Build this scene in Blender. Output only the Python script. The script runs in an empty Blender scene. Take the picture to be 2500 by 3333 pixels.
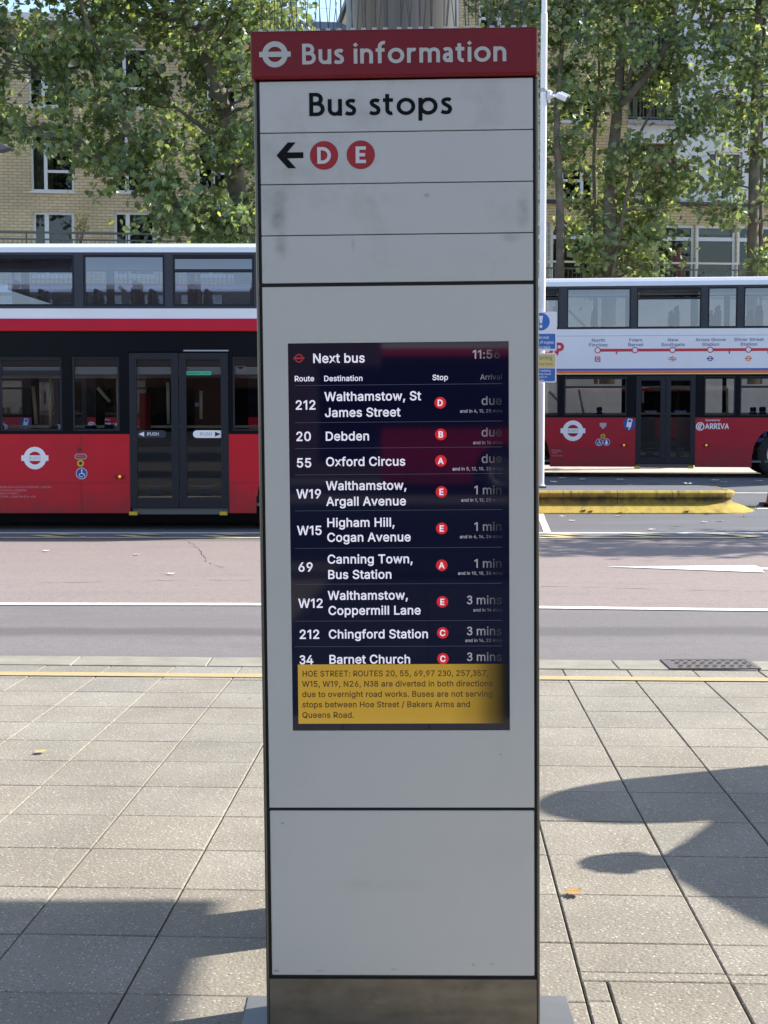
import bpy, math, random
import numpy as np
from mathutils import Vector, Matrix
from mathutils.geometry import tessellate_polygon
random.seed(7)
R = math.radians
scene = bpy.context.scene
COL = scene.collection

# ------------------------------------------------------------------ camera, sky, sun, exposure
F, HC, PITCH = 4850.0, 1.7, R(3.85)          # focal length in photo pixels, eye height, downward pitch
cam_data = bpy.data.cameras.new("camera")
cam = bpy.data.objects.new("camera", cam_data)
COL.objects.link(cam)
cam.location = (0, 0, HC)
cam.rotation_euler = (R(90) - PITCH, 0, 0)
cam_data.sensor_fit = 'AUTO'
cam_data.sensor_width = 36.0
cam_data.lens = F / 3333.0 * 36.0
cam_data.clip_start = 0.05
cam_data.clip_end = 2000
scene.camera = cam

SUN_EL = R(37.0)
SUN_AZ = math.atan2(0.93, 0.365)             # clockwise from +Y
EXPO = 1.2
SKY = 0.14
SUN = 4.2
world = bpy.data.worlds.new("World")
scene.world = world
world.use_nodes = True
wn = world.node_tree
bg = wn.nodes["Background"]
sky = wn.nodes.new("ShaderNodeTexSky")
sky.sky_type = 'NISHITA'
sky.sun_disc = False
sky.sun_elevation = SUN_EL
sky.sun_rotation = SUN_AZ
sky.air_density = 1.0
sky.dust_density = 0.7
wn.links.new(sky.outputs[0], bg.inputs[0])
bg.inputs[1].default_value = SKY
sun_data = bpy.data.lights.new("sun", 'SUN')
sun_data.energy = SUN
sun_data.angle = R(0.55)
sun_data.color = (1.0, 0.93, 0.82)
sun = bpy.data.objects.new("sun", sun_data)
COL.objects.link(sun)
sd = Vector((math.sin(SUN_AZ) * math.cos(SUN_EL), math.cos(SUN_AZ) * math.cos(SUN_EL), math.sin(SUN_EL)))
sun.rotation_euler = sd.to_track_quat('Z', 'Y').to_euler()
sun.location = (60, 30, 60)
scene.view_settings.view_transform = 'Standard'
scene.view_settings.look = 'None'
scene.view_settings.exposure = EXPO
scene.view_settings.gamma = 1
scene.view_settings.use_curve_mapping = False
scene.cycles.max_bounces = 8
scene.cycles.transparent_max_bounces = 24
scene.cycles.caustics_reflective = False
scene.cycles.caustics_refractive = False

# ------------------------------------------------------------------ pixel -> place helpers
_s, _c = math.sin(PITCH), math.cos(PITCH)
def ray(px, py):
    vy = -(py - 1666.5) / F
    return Vector(((px - 1250.0) / F, _c + _s * vy, -_s + _c * vy))
EYE = Vector((0, 0, HC))
def ground(px, py, z=0.0):
    d = ray(px, py)
    return EYE + d * ((z - HC) / d.z)
def at_y(px, py, Y):
    d = ray(px, py)
    return EYE + d * (Y / d.y)
class Plane:
    """vertical surface of an object: turns a photo pixel into (x, z) in the object's own frame"""
    def __init__(self, loc, rot=(0, 0, 0), y=0.0):
        from mathutils import Euler
        self.m = Matrix.Translation(loc) @ Euler(rot).to_matrix().to_4x4()
        self.inv = self.m.inverted()
        self.y = y
    def __call__(self, px, py, y=None):
        y = self.y if y is None else y
        o = self.inv @ EYE
        d = self.inv.to_3x3() @ ray(px, py)
        p = o + d * ((y - o.y) / d.y)
        return p.x, p.z
def gz(Y):                                    # the forecourt rises gently behind the first row of buses
    if Y < 24: return -0.02
    if Y < 30.5: return -0.02 + 0.33 * (Y - 24) / 6.5
    return 0.31

# ------------------------------------------------------------------ materials
def nt(name):
    m = bpy.data.materials.new(name)
    m.use_nodes = True
    t = m.node_tree
    return m, t, t.nodes["Principled BSDF"]
def setc(sock, c):
    sock.default_value = (c[0], c[1], c[2], 1.0)
def mat(name, col, rough=0.6, metal=0.0, spec=0.5, var=0.0, scale=8.0, bump=0.0, bscale=60.0, coat=0.0, dirt=None, dscale=3.0, stretch=None):
    m, t, b = nt(name)
    N, L = t.nodes, t.links
    setc(b.inputs["Base Color"], col)
    b.inputs["Roughness"].default_value = rough
    b.inputs["Metallic"].default_value = metal
    b.inputs["Specular IOR Level"].default_value = spec
    b.inputs["Coat Weight"].default_value = coat
    b.inputs["Coat Roughness"].default_value = 0.08
    co = N.new("ShaderNodeTexCoord").outputs["Object"]
    if stretch:
        mp = N.new("ShaderNodeMapping"); mp.inputs["Scale"].default_value = stretch
        L.new(co, mp.inputs["Vector"]); co = mp.outputs[0]
    cur = None
    if var > 0:
        n = N.new("ShaderNodeTexNoise"); n.inputs["Scale"].default_value = scale; n.inputs["Detail"].default_value = 6
        L.new(co, n.inputs["Vector"])
        mr = N.new("ShaderNodeMapRange"); mr.inputs[1].default_value = .25; mr.inputs[2].default_value = .75
        mr.inputs[3].default_value = 1 - var; mr.inputs[4].default_value = 1 + var
        L.new(n.outputs[0], mr.inputs[0])
        mx = N.new("ShaderNodeVectorMath"); mx.operation = 'SCALE'; mx.inputs[0].default_value = col
        L.new(mr.outputs[0], mx.inputs["Scale"])
        cur = mx.outputs[0]
    if dirt:
        n = N.new("ShaderNodeTexNoise"); n.inputs["Scale"].default_value = dscale; n.inputs["Detail"].default_value = 8; n.inputs["Roughness"].default_value = .65
        L.new(co, n.inputs["Vector"])
        mr = N.new("ShaderNodeMapRange"); mr.inputs[1].default_value = .52; mr.inputs[2].default_value = .78; mr.inputs[3].default_value = 0; mr.inputs[4].default_value = dirt[3]
        L.new(n.outputs[0], mr.inputs[0])
        mx = N.new("ShaderNodeMix"); mx.data_type = 'RGBA'
        L.new(mr.outputs[0], mx.inputs[0])
        if cur: L.new(cur, mx.inputs[6])
        else: setc(mx.inputs[6], col)
        setc(mx.inputs[7], dirt)
        cur = mx.outputs[2]
    if cur: L.new(cur, b.inputs["Base Color"])
    if bump > 0:
        n = N.new("ShaderNodeTexNoise"); n.inputs["Scale"].default_value = bscale; n.inputs["Detail"].default_value = 4
        L.new(co, n.inputs["Vector"])
        bp = N.new("ShaderNodeBump"); bp.inputs["Strength"].default_value = bump; bp.inputs["Distance"].default_value = .01
        L.new(n.outputs[0], bp.inputs["Height"]); L.new(bp.outputs[0], b.inputs["Normal"])
    return m
def glass(name, tint, ior=1.55, rough=0.0, refl=1.0, tintr=None):
    m, t, b = nt(name)
    N, L = t.nodes, t.links
    N.remove(b)
    tr = N.new("ShaderNodeBsdfTransparent"); setc(tr.inputs[0], tint)
    gl = N.new("ShaderNodeBsdfGlossy"); gl.inputs["Roughness"].default_value = rough; setc(gl.inputs[0], tintr or (refl, refl, refl))
    fr = N.new("ShaderNodeFresnel"); fr.inputs["IOR"].default_value = ior
    mx = N.new("ShaderNodeMixShader")
    L.new(fr.outputs[0], mx.inputs[0]); L.new(tr.outputs[0], mx.inputs[1]); L.new(gl.outputs[0], mx.inputs[2])
    L.new(mx.outputs[0], N["Material Output"].inputs[0])
    return m
def emit(name, col, strength, base=(0.01, 0.01, 0.01), rough=0.06, fade=None, spec=0.5):
    """a lit screen or lamp; fade = list of (x, factor): viewing-angle dimming painted into the emission towards the right edge"""
    m, t, b = nt(name)
    N, L = t.nodes, t.links
    setc(b.inputs["Base Color"], base)
    b.inputs["Roughness"].default_value = rough
    b.inputs["Specular IOR Level"].default_value = spec
    setc(b.inputs["Emission Color"], col)
    b.inputs["Emission Strength"].default_value = strength
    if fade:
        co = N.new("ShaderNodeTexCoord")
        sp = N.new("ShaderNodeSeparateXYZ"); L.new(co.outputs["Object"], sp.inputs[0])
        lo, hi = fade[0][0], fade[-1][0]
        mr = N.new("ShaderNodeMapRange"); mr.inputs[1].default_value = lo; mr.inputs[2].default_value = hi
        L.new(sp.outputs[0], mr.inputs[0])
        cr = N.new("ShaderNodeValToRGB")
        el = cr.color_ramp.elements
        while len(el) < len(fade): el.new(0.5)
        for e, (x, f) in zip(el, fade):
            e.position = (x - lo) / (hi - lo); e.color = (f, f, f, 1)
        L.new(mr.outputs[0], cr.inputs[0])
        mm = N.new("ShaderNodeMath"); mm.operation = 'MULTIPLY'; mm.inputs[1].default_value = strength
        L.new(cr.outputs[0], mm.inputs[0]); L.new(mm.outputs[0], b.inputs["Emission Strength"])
    return m

SC = 2.0 ** -EXPO
M = {}
def bus_paint(name, col):
    m = mat(name, col, .30, spec=.30, var=.05, scale=3, coat=.05, dirt=(col[0] * .45, .02, .028, .35), dscale=1.2, bump=.10, bscale=1.3)
    t = m.node_tree; N, L = t.nodes, t.links; b = N["Principled BSDF"]
    co = N.new("ShaderNodeTexCoord"); sp = N.new("ShaderNodeSeparateXYZ"); L.new(co.outputs["Object"], sp.inputs[0])
    n = N.new("ShaderNodeTexNoise"); n.inputs["Scale"].default_value = 3.5; n.inputs["Detail"].default_value = 7; L.new(co.outputs["Object"], n.inputs[0])
    ad = N.new("ShaderNodeMath"); ad.operation = 'MULTIPLY_ADD'; ad.inputs[1].default_value = .9; L.new(n.outputs[0], ad.inputs[0]); L.new(sp.outputs[2], ad.inputs[2])
    mr = N.new("ShaderNodeMapRange"); mr.inputs[1].default_value = .62; mr.inputs[2].default_value = 1.15; mr.inputs[3].default_value = .55; mr.inputs[4].default_value = 0
    L.new(ad.outputs[0], mr.inputs[0])             # road grime thrown up along the skirt
    mx = N.new("ShaderNodeMix"); mx.data_type = 'RGBA'
    L.new(mr.outputs[0], mx.inputs[0]); L.new(b.inputs["Base Color"].links[0].from_socket, mx.inputs[6]); setc(mx.inputs[7], (.10, .035, .032))
    L.new(mx.outputs[2], b.inputs["Base Color"])
    return m
M['red'] = bus_paint('bus_red', (0.52, 0.008, 0.024))
M['red2'] = bus_paint('bus_red_deep', (0.36, 0.008, 0.026))
M['white_bus'] = mat('bus_white', (.74, .74, .80), .35, var=.03, scale=2, coat=.3)
M['band'] = mat('bus_band_grey', (.032, .036, .052), .38, spec=.3)
M['black'] = mat('bus_black', (.005, .006, .010), .22, spec=.10)
M['doorframe'] = mat('door_frame_grey', (.014, .016, .024), .42, spec=.25)
M['blue'] = mat('stripe_blue', (.03, .12, .45), .35)
M['orange'] = mat('stripe_orange', (.70, .16, .02), .35)
M['cream'] = mat('stripe_cream', (.75, .62, .30), .35)
M['glass_up'] = glass('upper_deck_glass', (.36, .40, .47), 2.3, tintr=(.66, .72, .98))
M['glass_lo'] = glass('lower_deck_glass', (.50, .52, .55), 1.42)
M['glass_far'] = glass('far_side_glass', (.85, .87, .88), 1.4)
M['floor'] = mat('bus_floor', (.12, .12, .13), .6)
M['ceil'] = mat('bus_ceiling', (.74, .74, .72), .5)
M['seat'] = mat('seat_moquette', (.04, .05, .12), .9, var=.5, scale=40)
M['rail'] = mat('handrail_cream', (.88, .86, .62), .35)
M['panelint'] = mat('interior_panel', (.30, .30, .31), .6)
M['tyre'] = mat('tyre_rubber', (.012, .012, .013), .85)
M['rim'] = mat('wheel_rim', (.35, .36, .38), .4, metal=.6)
M['decal'] = mat('white_decal', (.80, .80, .84), .4)
M['decal_grey'] = mat('grey_lettering', (.38, .38, .42), .5)
M['decal_blue'] = mat('blue_sticker', (.02, .06, .30), .4)
M['decal_yellow'] = mat('yellow_sticker', (.62, .40, .02), .4)
M['decal_pink'] = mat('pink_sticker', (.60, .26, .28), .4)
M['decal_black'] = mat('black_print', (.012, .012, .014), .5)
M['amber'] = emit('amber_lamp', (1, .42, .02), .8 * SC, base=(.3, .08, .0))
M['tubelamp'] = emit('saloon_lamp', (1, .93, .6), 1.0 * SC)
M['green_sticker'] = mat('green_sticker', (.04, .42, .25), .5)
M['routered'] = mat('route_line_red', (.55, .02, .05), .4)
M['routeblue'] = mat('route_name_blue', (.10, .14, .30), .5)
M['purple'] = mat('dark_blue_print', (.06, .05, .25), .5)

# ------------------------------------------------------------------ mesh builder
class MB:
    def __init__(self):
        self.v, self.f, self.m = [], [], []
    def face(self, pts, m=0):
        n = len(self.v)
        self.v += [tuple(p) for p in pts]
        self.f.append(tuple(range(n, n + len(pts)))); self.m.append(m)
    def box(self, x0, x1, y0, y1, z0, z1, m=0):
        n = len(self.v)
        self.v += [(x0, y0, z0), (x1, y0, z0), (x1, y1, z0), (x0, y1, z0), (x0, y0, z1), (x1, y0, z1), (x1, y1, z1), (x0, y1, z1)]
        for q in ((3, 2, 1, 0), (4, 5, 6, 7), (0, 1, 5, 4), (1, 2, 6, 5), (2, 3, 7, 6), (3, 0, 4, 7)):
            self.f.append(tuple(n + i for i in q)); self.m.append(m)
        return self
    def prism_y(self, pts, y0, y1, m=0):
        """polygon in (x, z), counter-clockwise seen from -Y, given thickness from y0 (front) to y1"""
        a = sum(pts[i][0] * pts[(i + 1) % len(pts)][1] - pts[(i + 1) % len(pts)][0] * pts[i][1] for i in range(len(pts)))
        if a < 0: pts = pts[::-1]
        n, k = len(self.v), len(pts)
        self.v += [(x, y0, z) for x, z in pts] + [(x, y1, z) for x, z in pts]
        self.f.append(tuple(range(n, n + k))); self.m.append(m)
        self.f.append(tuple(range(n + 2 * k - 1, n + k - 1, -1))); self.m.append(m)
        for i in range(k):
            j = (i + 1) % k
            self.f.append((n + i, n + k + i, n + k + j, n + j)); self.m.append(m)
        return self
    def prism_z(self, pts, z0, z1, m=0):
        a = sum(pts[i][0] * pts[(i + 1) % len(pts)][1] - pts[(i + 1) % len(pts)][0] * pts[i][1] for i in range(len(pts)))
        if a < 0: pts = pts[::-1]
        n, k = len(self.v), len(pts)
        self.v += [(x, y, z1) for x, y in pts] + [(x, y, z0) for x, y in pts]
        self.f.append(tuple(range(n, n + k))); self.m.append(m)
        self.f.append(tuple(range(n + 2 * k - 1, n + k - 1, -1))); self.m.append(m)
        for i in range(k):
            j = (i + 1) % k
            self.f.append((n + i, n + k + i, n + k + j, n + j)); self.m.append(m)
        return self
    def prism_x(self, pts, x0, x1, m=0):
        n, k = len(self.v), len(pts)
        self.v += [(x0, y, z) for y, z in pts] + [(x1, y, z) for y, z in pts]
        self.f.append(tuple(range(n + k - 1, n - 1, -1))); self.m.append(m)
        self.f.append(tuple(range(n + k, n + 2 * k))); self.m.append(m)
        for i in range(k):
            j = (i + 1) % k
            self.f.append((n + i, n + j, n + k + j, n + k + i)); self.m.append(m)
        return self
    def tube(self, pts, r, n=8, m=0, cap=True):
        pts = [Vector(p) for p in pts]
        rs = r if isinstance(r, (list, tuple)) else [r] * len(pts)
        base = len(self.v)
        up = None
        for i, p in enumerate(pts):
            d = (pts[min(i + 1, len(pts) - 1)] - pts[max(i - 1, 0)]).normalized()
            if up is None:
                up = d.orthogonal().normalized()
            else:
                up = (up - d * up.dot(d)); up = up.normalized() if up.length > 1e-6 else d.orthogonal().normalized()
            w = d.cross(up)
            for k in range(n):
                a = 2 * math.pi * k / n
                self.v.append(tuple(p + (up * math.cos(a) + w * math.sin(a)) * rs[i]))
        for i in range(len(pts) - 1):
            for k in range(n):
                a, b = base + i * n + k, base + i * n + (k + 1) % n
                self.f.append((a, b, b + n, a + n)); self.m.append(m)
        if cap:
            self.f.append(tuple(base + k for k in range(n - 1, -1, -1))); self.m.append(m)
            e = base + (len(pts) - 1) * n
            self.f.append(tuple(e + k for k in range(n))); self.m.append(m)
        return self
    def lathe(self, prof, c=(0, 0, 0), axis='z', n=24, m=0):
        """profile of (radius, height) turned round the axis through c"""
        base = len(self.v)
        for r, h in prof:
            for k in range(n):
                a = 2 * math.pi * k / n
                ca, sa = r * math.cos(a), r * math.sin(a)
                if axis == 'z': self.v.append((c[0] + ca, c[1] + sa, c[2] + h))
                elif axis == 'y': self.v.append((c[0] + ca, c[1] + h, c[2] - sa))
                else: self.v.append((c[0] + h, c[1] + ca, c[2] + sa))
        for i in range(len(prof) - 1):
            for k in range(n):
                a, b = base + i * n + k, base + i * n + (k + 1) % n
                self.f.append((a, b, b + n, a + n)); self.m.append(m)
        return self
    def disc(self, x, z, r, y, n=40, m=0, th=0.0, rx=None):
        pts = [(x + (rx or r) * math.cos(2 * math.pi * k / n), z + r * math.sin(2 * math.pi * k / n)) for k in range(n)]
        if th > 0: self.prism_y(pts, y, y + th, m)
        else: self.face([(a, y, b) for a, b in pts], m)
        return self
    def ring(self, x, z, r0, r1, y, n=48, m=0, a0=0, a1=360):
        full = a1 - a0 >= 360
        for k in range(n):
            a, b = R(a0 + (a1 - a0) * k / n), R(a0 + (a1 - a0) * (k + 1) / n)
            self.face([(x + r0 * math.cos(a), y, z + r0 * math.sin(a)), (x + r1 * math.cos(a), y, z + r1 * math.sin(a)),
                       (x + r1 * math.cos(b), y, z + r1 * math.sin(b)), (x + r0 * math.cos(b), y, z + r0 * math.sin(b))], m)
        return self
    def rect(self, x0, x1, z0, z1, y, m=0):
        self.face([(x0, y, z0), (x1, y, z0), (x1, y, z1), (x0, y, z1)], m); return self
    def wall(self, x0, x1, z0, z1, holes, y=0.0, mf=None, zs=(), xs=(), reveal=0.0, rm=0):
        X = sorted(set([x0, x1] + [q for h in holes for q in h[:2]] + list(xs)))
        Z = sorted(set([z0, z1] + [q for h in holes for q in h[2:4]] + list(zs)))
        X = [q for q in X if x0 <= q <= x1]; Z = [q for q in Z if z0 <= q <= z1]
        for i in range(len(X) - 1):
            for j in range(len(Z) - 1):
                cx, cz = (X[i] + X[i + 1]) / 2, (Z[j] + Z[j + 1]) / 2
                if any(h[0] < cx < h[1] and h[2] < cz < h[3] for h in holes): continue
                self.rect(X[i], X[i + 1], Z[j], Z[j + 1], y, mf(cx, cz) if mf else 0)
        if reveal:
            for h in holes:
                a, b, c, d = max(h[0], x0), min(h[1], x1), max(h[2], z0), min(h[3], z1)
                e = y + reveal
                self.face([(a, y, c), (a, e, c), (b, e, c), (b, y, c)][::-1], rm)
                self.face([(a, y, d), (a, e, d), (b, e, d), (b, y, d)], rm)
                self.face([(a, y, c), (a, e, c), (a, e, d), (a, y, d)], rm)
                self.face([(b, y, c), (b, e, c), (b, e, d), (b, y, d)][::-1], rm)
        return self
    def frame(self, x0, x1, z0, z1, w, y0, y1, m=0):
        """rectangular frame of bar width w, its four bars butted"""
        self.box(x0, x0 + w, y0, y1, z0, z1, m); self.box(x1 - w, x1, y0, y1, z0, z1, m)
        self.box(x0 + w, x1 - w, y0, y1, z0, z0 + w, m); self.box(x0 + w, x1 - w, y0, y1, z1 - w, z1, m)
        return self
    def build(self, name, mats, parent=None, smooth=False, bevel=0.0, bseg=2, loc=None, rot=None):
        me = bpy.data.meshes.new(name)
        me.from_pydata(self.v, [], self.f)
        mats = mats if isinstance(mats, (list, tuple)) else [mats]
        for m in mats: me.materials.append(M[m] if isinstance(m, str) else m)
        me.polygons.foreach_set("material_index", self.m)
        if smooth: me.polygons.foreach_set("use_smooth", [True] * len(me.polygons))
        me.update()
        o = bpy.data.objects.new(name, me)
        COL.objects.link(o)
        if parent: o.parent = parent
        if loc: o.location = loc
        if rot: o.rotation_euler = rot
        if bevel:
            md = o.modifiers.new("bevel", 'BEVEL'); md.width = bevel; md.segments = bseg; md.limit_method = 'ANGLE'; md.angle_limit = R(40)
        return o
def tag(o, label=None, cat=None, group=None, kind=None):
    if label: o['label'] = label
    if cat: o['category'] = cat
    if group: o['group'] = group
    if kind: o['kind'] = kind
    return o
def thing(name, label, cat, loc=(0, 0, 0), rot=(0, 0, 0), group=None):
    o = bpy.data.objects.new(name, None)
    o.empty_display_size = 0.2
    COL.objects.link(o)
    o.location = loc; o.rotation_euler = rot
    return tag(o, label, cat, group)
def children(o):
    return [c for c in bpy.data.objects if c.parent == o]
def copy_tree(o, parent=None):
    c = o.copy(); COL.objects.link(c); c.parent = parent
    for ch in children(o): copy_tree(ch, c)
    return c

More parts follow.
